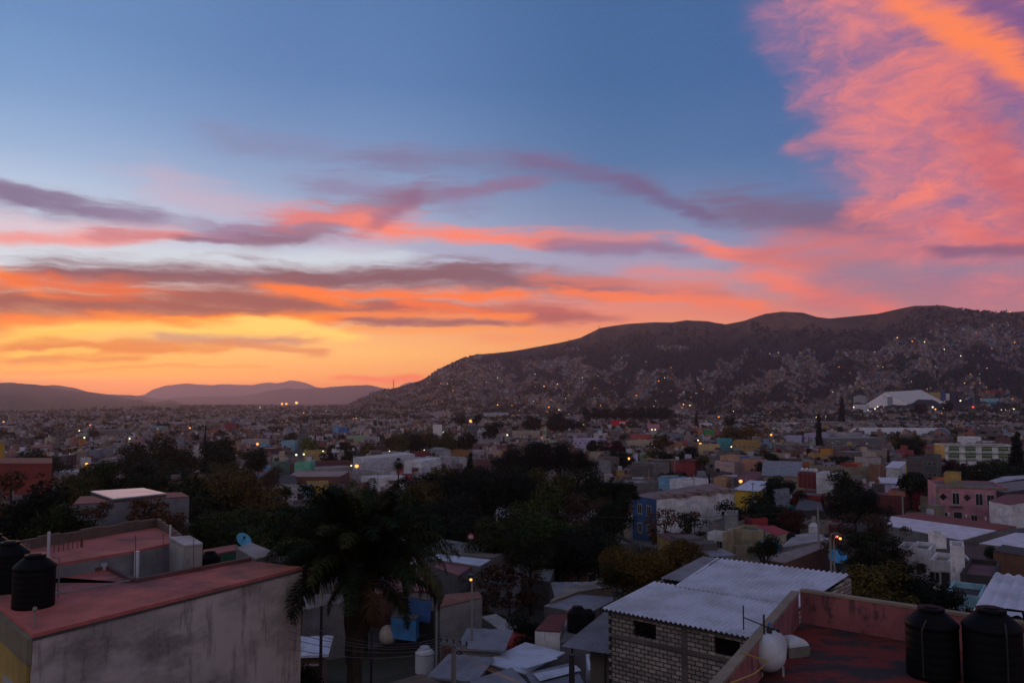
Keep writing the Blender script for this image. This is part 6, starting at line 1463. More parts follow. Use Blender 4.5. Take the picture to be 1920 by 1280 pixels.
# ---- overpass with parapet
def overpass():
    pts = [hit(px, py, 7.0) for px, py in ((1120, 788), (1180, 784), (1240, 781), (1320, 779), (1400, 779), (1432, 781))]
    D = [p[1] for p in pts]; t = empty('overpass', (pts[2][0], pts[2][1], 0), 0, 'long curving road overpass with pale barriers on the plain', 'overpass')
    def offs(o):
        out = []
        for k, p in enumerate(pts):
            q0, q1 = pts[max(0, k - 1)], pts[min(len(pts) - 1, k + 1)]; d = np.array((q1[0] - q0[0], q1[1] - q0[1])); d /= np.linalg.norm(d); out.append((p[0] - d[1] * o, p[1] + d[0] * o, p[2]))
        return out
    A_, B_ = offs(0), offs(14); m = MB()
    for k in range(len(pts) - 1):
        a, b, c, d = A_[k], A_[k + 1], B_[k + 1], B_[k]; z = lambda p, h: (p[0], p[1], p[2] + h)
        m.quad([z(a, 0), z(b, 0), z(c, 0), z(d, 0)]); m.quad([z(a, -1.5), z(b, -1.5), z(b, 0), z(a, 0)]); m.quad([z(d, -1.5), z(c, -1.5), z(b, -1.5), z(a, -1.5)])
    m.build('deck', flat('overpass_concrete', (.16, .13, .12), .9), t)
    m = MB()
    for s, o in ((A_, 0), (B_, 0)):
        for k in range(len(pts) - 1): m.bar((s[k][0], s[k][1], s[k][2] + .55), (s[k + 1][0], s[k + 1][1], s[k + 1][2] + .55), 1.0)
    m.build('barrier', flat('barrier_paint', (.34, .32, .33), .8), t)
    m = MB()
    for k in range(len(pts) - 1):
        n = max(2, int(hypot(pts[k + 1][0] - pts[k][0], pts[k + 1][1] - pts[k][1]) / 40))
        for j in range(n): p = lerp(offs(7)[k], offs(7)[k + 1], j / n); m.bar((p[0], p[1], -1), (p[0], p[1], p[2] - 1.4), 2.2)
    m.build('pier', CONC, t)
overpass()
# masts and pylons
def mast(px, ytop, D, w, label, name='radio_mast', cat='mast', col=DARKM):
    p = PD(px, ytop, D); zg = H(p[0], D); t = empty(name, (p[0], D, zg), 0, label, cat); m = MB(); hgt = p[2] - zg; n = 12
    for sx, sy in ((-1, -1), (1, -1), (1, 1), (-1, 1)): m.bar((p[0] + sx * w, D + sy * w, zg - 1), (p[0] + sx * w * .25, D + sy * w * .25, p[2]), w * .25)
    m.build('frame', col, t); m = MB()
    for k in range(n):
        a, b = k / n, (k + 1) / n; wa, wb = w * (1 - .75 * a), w * (1 - .75 * b)
        m.bar((p[0] - wa, D - wa, zg + hgt * a), (p[0] + wb, D - wb, zg + hgt * b), w * .16); m.bar((p[0] + wa, D - wa, zg + hgt * a), (p[0] - wb, D - wb, zg + hgt * b), w * .16)
    m.build('bracing', col, t)
mast(738, 712, 2900, 2.6, 'tall thin radio mast on the low shoulder left of the hill'); mast(98, 764, 1500, 1.2, 'faint mast on the left plain'); mast(1865, 1000, 120, .2, 'thin steel lattice post at the right edge'); mast(1123, 610, 3330, 2.0, 'small post on the left end of the bare ridge'); mast(1333, 765, 1500, 1.3, 'dark mast at the foot of the hill behind the overpass'); mast(1825, 735, 1350, .9, 'tall pale lighting mast right of the hangar', col=CONC)
for px, py, D, lab in ((1204, 893, 260, 'pale slender street post left of the sky blue house'), (1376, 804, 560, 'white slender post in front of the broad ochre tree'), (1692, 930, 150, 'pale post with crossbar below the salmon house'), (1399, 893, 240, 'pale post with round top near the sloping red roof')):
    upole(px, py, D, 0, lab, CONC, w=.3)

# ================================================================== TREES one can tell apart
T(45, 898, 130, 62, 'broad', 'blackgreen', 'nearest black tree at the left edge in front of the red building'); T(105, 935, 95, 60, 'broad', 'green', 'dark green tree right of the nearest black tree, left edge'); T(30, 872, 110, 74, 'feathery', 'rust', 'thin reddish tree in front of the big dark red building', lod='mid')
T(262, 925, 150, 66, 'feathery', 'rust', 'leafless reddish brown tree in front of the grey three floor building'); T(320, 968, 70, 62, 'feathery', 'brown', 'small brown bare tree right of the reddish brown tree')
T(185, 856, 95, 120, 'broad', 'green', 'dark tree left of three behind the pale sheet canopy'); T(240, 866, 90, 118, 'broad', 'blackgreen', 'dark middle tree of three behind the pale sheet canopy'); T(150, 880, 80, 110, 'broad', 'olive', 'olive tree above the grey building, leftmost of its row'); T(290, 880, 90, 112, 'broad', 'deep', 'dark tree right of three behind the pale sheet canopy')
T(275, 828, 90, 275, 'broad', 'deep', 'leftmost crown of the large black clump on the left plain'); T(335, 818, 100, 265, 'broad', 'deep', 'middle crown of the large black clump on the left plain'); T(398, 812, 90, 270, 'broad', 'deep', 'tallest right crown of the large black clump on the left plain'); T(385, 800, 14, 268, 'cone', 'deep', 'thin pointed treetop rising over the large black clump'); T(330, 860, 130, 240, 'broad', 'deep', 'lower dark tree in front of the large black clump'); T(425, 860, 60, 230, 'broad', 'olive', 'dim olive tree at the right foot of the large black clump')
T(472, 835, 62, 250, 'broad', 'deep', 'round black tree between the clump and the mint house'); T(90, 839, 78, 300, 'broad', 'deep', 'wide dark tree behind the big dark red building'); T(505, 873, 50, 190, 'broad', 'brown', 'dim brownish tree left of the large brick shed')
T(425, 868, 150, 112, 'broad', (.058, .042, .016), 'large tree with ochre top left of the palm'); T(395, 890, 130, 105, 'broad', 'deep', 'dark lower tree under the ochre topped tree'); T(500, 905, 95, 98, 'broad', (.065, .040, .014), 'small rust ochre tree between the large ochre tree and the palm'); T(450, 940, 170, 85, 'broad', 'green', 'dark green tree below the ochre trees'); T(370, 965, 100, 72, 'broad', 'green', 'dark bush tree right of the grey three floor building'); T(540, 945, 130, 70, 'broad', 'green', 'dark green tree left behind the palm crown')
T(610, 900, 150, 64, 'feathery', (.016, .024, .009), 'green wispy tree behind the left half of the palm crown'); T(700, 905, 150, 62, 'feathery', (.014, .026, .009), 'green wispy tree right behind the palm crown'); T(655, 912, 190, 58, 'broad', 'deep', 'dense dark tree directly behind the palm crown'); T(765, 935, 110, 60, 'broad', 'deep', 'black tree right of the palm crown')
T(882, 848, 60, 150, 'cone', 'blackgreen', 'pointed black tree rising in the centre'); T(860, 870, 170, 135, 'broad', 'blackgreen', 'huge black tree in the centre, left crown'); T(920, 868, 150, 128, 'broad', 'blackgreen', 'huge black tree in the centre, right crown'); T(820, 872, 90, 150, 'broad', 'olive', 'olive round tree left of the huge black tree'); T(790, 890, 90, 130, 'broad', (.05, .042, .016), 'brownish olive tree right of the small palm'); T(870, 925, 160, 95, 'broad', 'blackgreen', 'black lower tree mass below the huge black tree'); T(800, 940, 100, 90, 'broad', 'deep', 'dark tree below the olive round tree'); T(930, 960, 110, 80, 'broad', (.022, .028, .012), 'dim dark tree left of the great dark tree')
T(955, 835, 70, 210, 'broad', 'blackgreen', 'left crown of the black grove in the middle distance'); T(1005, 820, 95, 205, 'broad', 'blackgreen', 'tallest crown of the black grove in the middle distance'); T(1050, 826, 75, 210, 'broad', 'blackgreen', 'right crown of the black grove in the middle distance'); T(1085, 840, 60, 215, 'broad', 'blackgreen', 'rightmost low crown of the black grove'); T(965, 865, 70, 160, 'broad', 'deep', 'dark tree between the grove and the white building')
T(1005, 878, 100, 132, 'broad', (.050, .048, .014), 'ochre green broad tree below the long grey building, left'); T(1065, 880, 95, 128, 'broad', 'olive', 'ochre green broad tree below the long grey building, middle'); T(1125, 875, 110, 122, 'broad', 'deep', 'tall dark tree left of the blue fronted house'); T(1165, 895, 60, 125, 'broad', 'deep', 'dark thin tree touching the blue fronted house'); T(1010, 905, 130, 105, 'broad', (.030, .040, .012), 'green tree with a white lamp in front, centre'); T(1090, 915, 140, 98, 'feathery', 'brown', 'sparse brown tree with pale roofs showing through it'); T(1150, 930, 90, 95, 'broad', 'deep', 'dark lower tree left below the blue fronted house')
T(1040, 950, 190, 82, 'broad', (.020, .034, .010), 'great dark green tree right of the palm', var=1); T(1085, 985, 160, 78, 'broad', 'blackgreen', 'black shaded tree to the right of the great dark tree'); T(995, 990, 100, 70, 'broad', 'deep', 'dark tree at the left foot of the great dark tree')
T(1222, 1002, 150, 60, 'broad', (.070, .046, .012), 'ochre leafed tree above the block house roof'); T(1165, 1045, 90, 58, 'broad', (.035, .032, .012), 'dark olive tree left of the ochre leafed tree'); T(1290, 1005, 60, 64, 'broad', (.08, .048, .012), 'small ochre tree in front of the mustard house', lod='mid')
T(1432, 998, 56, 78, 'broad', 'deep', 'small round dark tree in front of the beige courtyard'); T(1254, 945, 110, 108, 'feathery', 'rust', 'sparse rusty tree in front of the long white side wall'); T(1300, 958, 60, 100, 'feathery', 'deep', 'sparse dark tree right of the sparse rusty tree')
T(1630, 958, 140, 84, 'feathery', 'brown', 'feathery brown tree left of the pale warehouse', var=1); T(1600, 990, 90, 80, 'feathery', 'deep', 'feathery dark tree left of the feathery brown tree'); T(1655, 990, 90, 80, 'feathery', 'deep', 'dark dotted tree right of the feathery brown tree'); T(1640, 1048, 130, 60, 'broad', (.055, .042, .012), 'ochre green tree behind the pink terrace wall'); T(1700, 1060, 90, 62, 'broad', 'deep', 'dark tree right of the ochre green terrace tree'); T(1760, 1075, 110, 60, 'broad', 'blackgreen', 'black tree behind the terrace wall, right')
T(1443, 897, 60, 165, 'cone', 'blackgreen', 'dark conical tree right of the yellow hall'); T(1385, 936, 75, 150, 'broad', 'blackgreen', 'low black tree in front of the yellow hall'); T(1440, 925, 110, 145, 'broad', 'deep', 'broad black tree below the conical tree'); T(1485, 945, 60, 140, 'broad', (.04, .018, .012), 'dim reddish dark tree left of the teal tarpaulin')
T(1600, 880, 78, 175, 'broad', 'deep', 'big round tree left of the salmon house, upper'); T(1602, 912, 105, 160, 'broad', 'blackgreen', 'big round black tree left of the salmon house, lower'); T(1470, 888, 60, 200, 'broad', 'deep', 'dark bush row left of the maroon silos'); T(1705, 880, 45, 210, 'broad', 'deep', 'small dark tree below the yellow box house'); T(1735, 885, 45, 205, 'broad', 'deep', 'dark tree left of the orange wall')
T(1870, 862, 120, 230, 'broad', 'deep', 'dark tree mass below the school, right'); T(1830, 872, 70, 225, 'broad', 'deep', 'dark tree below the school, left of the mass'); T(1906, 815, 36, 235, 'column', 'blackgreen', 'tall black cypress at the right edge'); T(1800, 858, 50, 280, 'broad', (.03, .012, .012), 'dark reddish tree in front of the school'); T(1825, 862, 40, 275, 'broad', 'deep', 'small dark tree in front of the school')
T(1710, 815, 60, 420, 'broad', 'deep', 'dark tree left of the ochre school end wall'); T(1690, 812, 40, 430, 'broad', 'olive', 'olive tree beside the arched hall'); T(1380, 794, 52, 560, 'broad', (.075, .055, .02), 'broad ochre tree between the green and teal houses'); T(1370, 780, 22, 700, 'broad', 'deep', 'small dark tree on top of the broad ochre tree'); T(1408, 796, 30, 555, 'broad', 'ochre', 'smaller ochre tree right of the broad ochre tree')
T(1535, 779, 14, 520, 'column', 'blackgreen', 'thin black cypress behind the lilac buildings'); T(1578, 745, 14, 1100, 'column', 'blackgreen', 'distant black cypress left of the hangar'); T(1306, 774, 9, 900, 'column', 'deep', 'small cypress on the overpass side'); T(1447, 846, 34, 330, 'broad', 'deep', 'dark round tree beside a white wall, middle right'); T(1432, 862, 46, 300, 'broad', 'deep', 'low dark tree left of the long grey barn'); T(1297, 890, 7, 255, 'column', 'deep', 'small left cypress before the white blank facade'); T(1329, 890, 7, 255, 'column', 'deep', 'small right cypress before the white blank facade')
T(588, 817, 46, 470, 'broad', (.07, .085, .025), 'lime green round tree left of the centre'); T(616, 845, 30, 360, 'broad', 'blackgreen', 'small black round tree right of the yellow house'); T(655, 842, 36, 370, 'broad', 'deep', 'dark tree left behind the supermarket'); T(645, 826, 26, 420, 'broad', 'deep', 'small tree above the supermarket, left')
for k, (px, y, w) in enumerate(((745, 808, 50), (775, 810, 50), (805, 806, 50), (835, 806, 50), (862, 812, 46), (720, 822, 40), (690, 830, 36), (885, 808, 30))): T(px, y, w, 450 + (k % 3) * 20, 'broad', ('olive', 'deep', (.034, .038, .018))[k % 3], '%s tree in the green grove behind the supermarket, %s' % (('olive', 'dark', 'green')[k % 3], ('third', 'fourth', 'fifth', 'sixth', 'seventh', 'second', 'leftmost', 'rightmost')[k] + (' from left' if k not in (6, 7) else ' one')), group='trees in the green grove')
T(918, 788, 44, 620, 'broad', 'blackgreen', 'round black tree right of the dark billboard'); T(866, 776, 26, 800, 'broad', 'deep', 'dark tree left of the sodium light'); T(893, 773, 26, 820, 'broad', 'deep', 'dark tree right of the sodium light'); T(1000, 776, 46, 800, 'broad', 'deep', 'left tree of the dark pair above the cream building'); T(1062, 774, 72, 780, 'broad', 'deep', 'big right tree of the dark pair above the cream building'); T(1035, 775, 40, 820, 'broad', 'deep', 'tree between the dark pair above the cream building')
for k in range(10): T(1102 + 17 * k, 761 + (k % 3), 30, 1000 + 15 * (k % 4), 'broad', 'deep', 'dark tree in the long row behind the overpass, %s' % (('leftmost', 'second from left', 'third from left', 'fourth from left', 'fifth from left', 'fifth from right', 'fourth from right', 'third from right', 'second from right', 'rightmost')[k]), group='row of dark trees behind the overpass')
T(1150, 821, 50, 430, 'broad', (.035, .014, .014), 'dim crimson leafed tree in the centre right'); T(1112, 822, 32, 420, 'broad', 'deep', 'dark round tree left of the pink cube house'); T(1140, 838, 30, 400, 'broad', 'deep', 'small dark tree above the pink cube house'); T(1165, 842, 60, 350, 'broad', 'deep', 'wide dark tree below the pink cube house'); T(1240, 810, 42, 480, 'broad', (.055, .035, .018), 'ochre brown bush tree beside the crimson roof'); T(1292, 833, 40, 380, 'broad', 'blackgreen', 'round black tree right of the terracotta house'); T(1320, 850, 26, 340, 'broad', 'olive', 'olive tree below the pale yellow house'); T(1222, 838, 30, 400, 'broad', 'olive', 'olive green tree near the light blue house'); T(1255, 884, 36, 290, 'broad', 'deep', 'dark tree left above the sky blue house'); T(1275, 880, 40, 285, 'broad', 'deep', 'dark tree right above the sky blue house'); T(1255, 842, 40, 385, 'broad', 'deep', 'dark tree under the terracotta brick house')
T(1723, 754, 26, 1180, 'broad', (.022, .014, .012), 'round dark tree in front of the hangar'); T(1772, 751, 24, 1150, 'broad', 'deep', 'dark tree at the right corner of the hangar'); T(1680, 717, 40, 2150, 'broad', 'deep', 'black tree crown on the slope above the hangar'); T(955, 1050, 120, 70, 'feathery', (.05, .022, .012), 'reddish bare tree in front of the low houses, right of the palm'); T(900, 1070, 90, 68, 'feathery', 'brown', 'dark thin bush between the palm and the reddish bare tree'); T(540, 1238, 90, 30, 'broad', 'blackgreen', 'black bush at the bottom edge beside the grey wall', lod='mid'); T(1000, 1150, 90, 56, 'broad', 'blackgreen', 'dark shrub in the hollow above the white house'); T(1860, 1020, 30, 90, 'broad', 'deep', 'small dark shrub by the right edge roofs', lod='mid')
# fan palm
def fan_palm(px, ytop, D, label):
    p = PD(px, ytop, D); zg = H(p[0], D); t = empty('fan_palm', (p[0], D, zg), 0, label, 'palm'); hz = p[2] - 1.8
    m = MB(); m.tube([(p[0], D, zg - .5), (p[0] + .1, D, (zg + hz) / 2), (p[0], D, hz)], [.3, .22, .22], 8); m.build('trunk', BARK, t)
    m = MB(); r = random.Random(3)
    for k in range(300):
        a = r.uniform(0, 2 * pi); e = r.uniform(-1.0, 1.5); L = r.uniform(1.2, 2.2); d = np.array((cos(a) * cos(e), sin(a) * cos(e), sin(e))); s = np.cross(d, (0, 0, 1.0)); s /= np.linalg.norm(s) + 1e-6
        c = np.array((p[0], D, hz)); b = c + d * L * .5; q = c + d * L + np.array((0, 0, -.3 * L)); m.quad([b - s * .05, b + s * .05, q + s * .12, q - s * .12]); 
    m.build('crown', LEAF, t, (.02, .028, .012))
fan_palm(747, 855, 235, 'slim fan palm in front of the white supermarket'); fan_palm(848, 1062, 45, 'small dark palm right of the large feather palm') if 0 else None

# ---- small sheds and walls that crowd the yards in the lower middle
rc = random.Random(77); shed_n = 0
FG = [f_ for f_ in FOOT]
for k in range(900):
    D = rc.uniform(46, 100); px = rc.uniform(570, 1150); x = (px - 960) / FPX * D; w, dp = rc.uniform(2.2, 3.8), rc.uniform(2.2, 3.6); h = rc.uniform(2.0, 2.7)
    if shed_n >= 34: break
    if D < 62 and (585 < px < 840 or 925 < px < 985): continue
    if not all((a_ - x) ** 2 + (b_ - D) ** 2 > (c_ * .5 + 1.6) ** 2 for a_, b_, c_ in FOOT): continue
    wc = rc.choice(('grey', 'concrete', 'brick', 'brickorange', 'pale', 'beige', 'dark', 'white')); rf_ = rc.choice(('grey', 'maroon', 'concrete', 'dark', 'grey', 'pale')); kd = rc.choice(('shed', 'shed', 'flat'))
    o = house_at(x, D, rc.uniform(-.5, .3), w, dp, h, wc, rf_, 'x', (2, 1), kd, group='small sheds in the yards', cat='shed', name='shed', par=.2, wsize=(.7, .9)); shed_n += 1
    qx, qy = to_px(x, D, H(x, D) + h); ALL.append((o, qx, qy, 'small %s shed, %s %s roof' % (dict(grey='grey', concrete='grey', brick='brick', brickorange='terracotta', pale='pale', beige='beige', dark='black', white='white')[wc], dict(pale='pale', grey='grey', maroon='maroon', concrete='dark', dark='black')[rf_], 'sheet' if kd == 'shed' else 'flat'), 's'))
# ================================================================== FILL: the rest of the town
STREETS = R(14)
def town_color(r, far=False):
    q = r.random()
    if q < .46: return ('grey', 'concrete', 'beige', 'dark', 'concrete')[r.randrange(5)]
    if q < .66: return ('white', 'pale', 'cream', 'pale')[r.randrange(4)]
    if q < .84: return ('brick', 'brickorange', 'maroon', 'darkred')[r.randrange(4)]
    return ('palepink', 'salmon', 'peach', 'ochre', 'skyblue', 'lilac', 'palegreen', 'pink', 'crimson', 'yellow', 'bluegrey', 'orange')[r.randrange(12)]
def roof_color(r):
    q = r.random()
    return 'redroof' if q < .26 else 'maroon' if q < .36 else 'grey' if q < .60 else 'pale' if q < .78 else 'concrete' if q < .92 else 'dark'
CN = dict(grey='grey', concrete='dark grey', beige='beige', white='white', pale='pale grey', cream='cream', brick='brick red', brickorange='terracotta', maroon='maroon', palepink='pale pink', salmon='salmon', peach='peach', ochre='ochre', skyblue='sky blue', lilac='lilac', palegreen='pale green', pink='pink', crimson='crimson', yellow='yellow', bluegrey='blue grey', orange='orange', redroof='rosy red', dark='black', redd='red', darkred='dark red')
r = random.Random(42)
lots = []
cs, sn = cos(STREETS), sin(STREETS)
def lot_iter():
    # rotated street grid: lots of 11 x 13 m, a street every 7 lots and every 2 rows
    for i in range(-230, 270):
        for j in range(4, 330):
            u = i * 7.7 + (i // 9) * 7.0; v = j * 10.0 + (j // 2) * 6.0
            x, y = u * cs - v * sn, u * sn + v * cs
            yield i, j, x, y
for i, j, x, y in lot_iter():
    if y < 70 or y > 3300: continue
    px, py = to_px(x, y, H(x, y) + 4) if y < D_FOOT else (to_px(x, y, 4))
    if px < -60 or px > 1980 or py < 700 or py > 1270: continue
    if y > 1500 and (px > 900): continue
    lots.append((y, x, i, j, px, py))
lots.sort()
NEAR_MAX = 300 - 150
near = []; far = []
count_things = sum(1 for o in COL.objects if o.parent is None and o.get('category') in ('house', 'building', 'shed', 'store', 'hall', 'rooftop room', 'lean-to', 'hangar'))
budget = 300 - count_things
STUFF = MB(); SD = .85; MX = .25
def stuff_house(x, y, yaw, w, d, h, wc, rc, z=None, wins=True):
    z = H(x, y) if z is None else z
    if z < .01: z = 0
    c_, s_ = cos(yaw), sin(yaw); pts = [(x + a * c_ - b * s_, y + a * s_ + b * c_) for a, b in ((-w / 2, -d / 2), (w / 2, -d / 2), (w / 2, d / 2), (-w / 2, d / 2))]
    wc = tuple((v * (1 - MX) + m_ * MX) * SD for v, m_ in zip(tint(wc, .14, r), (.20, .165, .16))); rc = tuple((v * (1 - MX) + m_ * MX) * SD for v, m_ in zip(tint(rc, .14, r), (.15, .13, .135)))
    for k in range(4):
        a, b = pts[k], pts[(k + 1) % 4]; STUFF.quad([(a[0], a[1], z - 4), (b[0], b[1], z - 4), (b[0], b[1], z + h), (a[0], a[1], z + h)], 0, wc)
    STUFF.quad([(p[0], p[1], z + h) for p in pts], 0, rc)
    if r.random() < .5:
        a = r.uniform(-w * .25, w * .25); b = r.uniform(-d * .2, d * .3); STUFF.box((x + a * c_ - b * s_, y + a * s_ + b * c_, z + h + 1.1), (2.4, 2.2, 2.2), yaw, 0, wc, bottom=False)
    if r.random() < .3:
        a = r.uniform(-w * .3, w * .3); b = r.uniform(-d * .3, 0); STUFF.box((x + a * c_ - b * s_, y + a * s_ + b * c_, z + h + .7), (1.2, 1.2, 1.4), yaw, 0, (.012, .012, .014) if r.random() < .6 else (.4, .4, .42), bottom=False)
    if wins:
        n = max(1, int(w / 2.4))
        for q in range(n):
            if r.random() < .2: continue
            a = -w / 2 + w * (q + .5) / n
            for fl in range(max(1, int(h / 3.0))):
                zc = z + 1.0 + fl * 3.0; P4 = [(a - .55, zc), (a + .55, zc), (a + .55, zc + 1.2), (a - .55, zc + 1.2)]
                STUFF.quad([(x + u * c_ - (-d / 2 - .03) * s_, y + u * s_ + (-d / 2 - .03) * c_, v) for u, v in P4], 0, (.015, .015, .018))
TREE_SPOTS = []
placed = 0
for y, x, i, j, px, py in lots:
    if y > 2300 and px < 345: continue
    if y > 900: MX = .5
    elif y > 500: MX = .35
    w = r.uniform(4.6, 7.7); d = r.uniform(6.5, 9.8); h = r.choice((2.6, 2.8, 3.0, 5.2, 5.6, 3.1, 2.7, 7.8 if y > 300 else 2.9))
    rr = r.random(); wc, rc = town_color(r), roof_color(r)
    if rr < .085 + (.15 if vnoise(x / 90.0, y / 90.0) > .6 else 0):
        if free(x, y, 5): TREE_SPOTS.append((x, y, px, py))
        continue
    if rr > .93: continue
    if not free(x, y, .36 * hypot(w, d)): continue
    if y < 165 and px > 1150:
        if r.random() > .45: continue
        h = 2.6; w *= .8; rc = r.choice(('grey', 'concrete', 'dark', 'concrete'))
    if y < 900:
        for h in (h, 3.2, 2.5):
            if not covers(x, y - d / 2, w, H(x, y) + h + .5): break
        else: continue
    yaw = STREETS + r.uniform(-.04, .04); ox, oy = r.uniform(-.5, .5), r.uniform(-.8, .8)
    if placed < budget and -20 < px < 1940:
        kind = 'flat' if r.random() < .78 else 'shed'
        if y < 120: h = min(h, 3.6)
        nw = r.choice((2, 3, 3, 4)); fl = 2 if h > 5 else 1
        o = house_at(x + ox, y + oy, yaw, w, d, h, wc, rc, 'x', (nw, fl), kind, group='ordinary houses of the town', detail=2, lit=.03, wsize=(.9, 1.1))
        FOOT.pop()
        tank = None
        if kind == 'flat' and r.random() < .55:
            black = r.random() < .65; a, b = r.uniform(-w * .3, w * .3), r.uniform(-d * .3, d * .1); q = (x + ox + a * cos(yaw) - b * sin(yaw), y + oy + a * sin(yaw) + b * cos(yaw), o.location[2] + h + .01)
            tk = instance(TANK_BS if black else TANK_WS, 'water_tank', q, 0, r.uniform(.9, 1.15), 'x', 'water tank', 'water tanks on the roofs of the town')
            tank = 'black' if black else 'white'
            ALL.append((tk, px, py, '%s tank on a %s %s house' % (tank, 'tall' if h > 5 else 'low', CN[wc]), 't'))
        if kind == 'flat' and r.random() < .3:
            mm = lmb(); a, b = r.uniform(-w * .2, w * .2), r.uniform(0, d * .3); mm.box((a, b, h + 1.15), (2.6, 2.4, 2.3)); mm.build('roof_room', PLASTER, o, tint(wc))
        rn = 'sheet' if kind == 'shed' else 'flat'
        ALL.append((o, px, py, '%s %s house, %s %s roof' % ('tall' if h > 5 else 'low', CN[wc], CN[rc], rn), 'h'))
        placed += 1
    elif y < 1500 or (px < 900 and y < 3300):
        if y > 1300 and r.random() < .45: continue
        if y > 900 and r.random() < .04: w, d, h = w * 3, d * 2.4, 7; wc, rc = 'pale', r.choice(('pale', 'grey', 'pale'))
        stuff_house(x + ox, y + oy, yaw, w, d, h, wc, rc, wins=y < 1100)
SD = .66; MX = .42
# hillside houses: dense, small, stepping up the slope, facing the valley
_D = D_FOOT; HCELLS = []
while _D < D_FOOT + .93 * (DR - D_FOOT):
    _a = px2az(600) + r.uniform(0, .004)
    while _a < px2az(1990):
        HCELLS.append((_a, _D + r.uniform(-2.5, 2.5) + 9 * sin(_a * 41) + 5 * sin(_a * 93))); _a += r.uniform(6.4, 9.6) / _D
        if r.random() < .10: _a += r.uniform(8, 24) / _D
    _D += r.choice((13, 15, 17, 24))
for az, D in HCELLS:
    t_ = (D - D_FOOT) / (DR - D_FOOT); px = to_px(D * sin(az), D * cos(az), 60)[0]
    x, y = D * sin(az), D * cos(az); z = float(hill_z(x, y))
    Hr = float(np.interp(az, HAZ, HH))
    lim = np.interp(px, [640, 760, 850, 960, 1060, 1180, 1300, 1400, 1440, 1500, 1600, 1700, 1800, 1900, 1990], [.95, .70, .77, .84, .84, .74, .72, .71, .61, .67, .78, .79, .83, .89, .92])
    dens = float(vnoise(az * 38 + 9, D / 190.0)) * .62 + float(vnoise(az * 120 + 3, D / 70.0)) * .38
    gap = .465 + .10 * (t_ > lim - .06) - .05 * (px > 1600)
    if t_ > lim or dens < gap - .035 + .07 * r.random(): continue
    if z < 1 and y > 1500: continue
    w, d = r.uniform(5.5, 8.5), r.uniform(5, 8); h = r.choice((3, 3, 5.6, 5.6, 7)); wc = r.choice(('white', 'pale', 'grey', 'grey', 'cream', 'beige', 'concrete', 'concrete', 'brick', 'brickorange', 'salmon', 'palepink', 'peach', 'ochre', 'skyblue', 'lilac'))
    if not free(x, y, 3) or (1450 < D < 1960 and 1595 < px < 1795): continue
    stuff_house(x, y, -az + r.uniform(-.22, .22), w, d, h, wc, roof_color(r), z=max(0, z), wins=False)
so = STUFF.build('houses', TINT); so['kind'] = 'stuff'; tag(so, 'thousands of small distant houses covering the plain and the lower hillside', 'houses')

# trees of the plain and the hillside
n_tree = sum(1 for o in COL.objects if o.parent is None and o.get('category') == 'tree')
TS = sorted(TREE_SPOTS, key=lambda q: q[1]); tree_budget = 290 - n_tree
SV = []; SC = []
rs = np.random.RandomState(5)
def stuff_tree(x, y, R_, Hh, n, color, z=None):
    z = H(x, y) if z is None else z
    d = rs.normal(size=(n, 3)); d /= np.linalg.norm(d, axis=1)[:, None]; c = np.array((x, y, z + Hh * .55)) + d * np.array((R_, R_, Hh * .45)) * rs.uniform(.3, 1, (n, 1))
    u = rs.normal(size=(n, 3)); u /= np.linalg.norm(u, axis=1)[:, None]; v = np.cross(u, rs.normal(size=(n, 3))); v /= np.linalg.norm(v, axis=1)[:, None]; s = R_ * rs.uniform(.28, .5, (n, 1))
    SV.append(np.stack([c - u * s, c - v * s, c + u * s, c + v * s], 1)); SC.append(np.tile(np.array(color) * rs.uniform(.7, 1.3), (n, 1)))
k = 0
for x, y, px, py in TS:
    kind = r.choice(('broad', 'broad', 'broad', 'umbrella', 'feathery')) if r.random() < .95 else 'column'
    cc = r.choice(('deep', 'green', 'olive', 'deep', 'brown', 'green', 'ochre')); R_ = r.uniform(2.6, 4.6); Hh = r.uniform(5, 9.5)
    if y < 130: R_, Hh = R_ * .6, Hh * .55
    if y < 900 and covers(x, y, R_ * 1.8, H(x, y) + Hh): continue
    if k < tree_budget and y < 900 and -20 < px < 1940:
        if kind == 'column': R_ = 2.0; Hh = 9
        o = tree_at(x, y, R_, Hh, kind, cc, 'x', group='trees between the houses'); k += 1
        sz = 'big' if Hh > 7.5 else 'small'; sh = dict(broad='round', umbrella='spreading', feathery='thin leafed', column='narrow pointed')[kind]; cn = dict(deep='dark', green='green', olive='olive', brown='brown', ochre='ochre')[cc]
        ALL.append((o, px, py, '%s %s %s tree' % (sz, sh, cn), 'r'))
    else: stuff_tree(x, y, R_ * 1.2, Hh, 26, TC[cc])
for k in range(26000):
    px = r.uniform(560, 2000); az = px2az(px); t_ = r.uniform(-.05, .99); D = D_FOOT + t_ * (DR - D_FOOT); x, y = D * sin(az), D * cos(az); z = float(hill_z(x, y))
    if z < .7 and D > 1500: continue
    dens = float(vnoise(az * 38 + 9, D / 190.0)) * .62 + float(vnoise(az * 120 + 3, D / 70.0)) * .38
    n2 = float(vnoise(az * 60 + 40, D / 130.0)) * .6 + float(vnoise(az * 170, D / 60.0)) * .4
    top = np.interp(px, [560, 760, 900, 1060, 1180, 1300, 1440, 1600, 1720, 1800, 1990], [.2, .72, .84, .88, .84, .84, .84, .90, .93, .97, 1.0])
    if t_ > top * (.92 + .16 * n2): continue
    if D < 2100 and (not free(x, y, 8) or (1450 < D < 1960 and 1595 < px < 1795)): continue
    if t_ < .8 and dens > .43 and n2 < .58: continue
    stuff_tree(x, y, r.uniform(3.5, 6.5), r.uniform(6, 12), 9, TC[r.choice(('deep', 'deep', 'green', 'olive', 'brown'))], max(0, z))
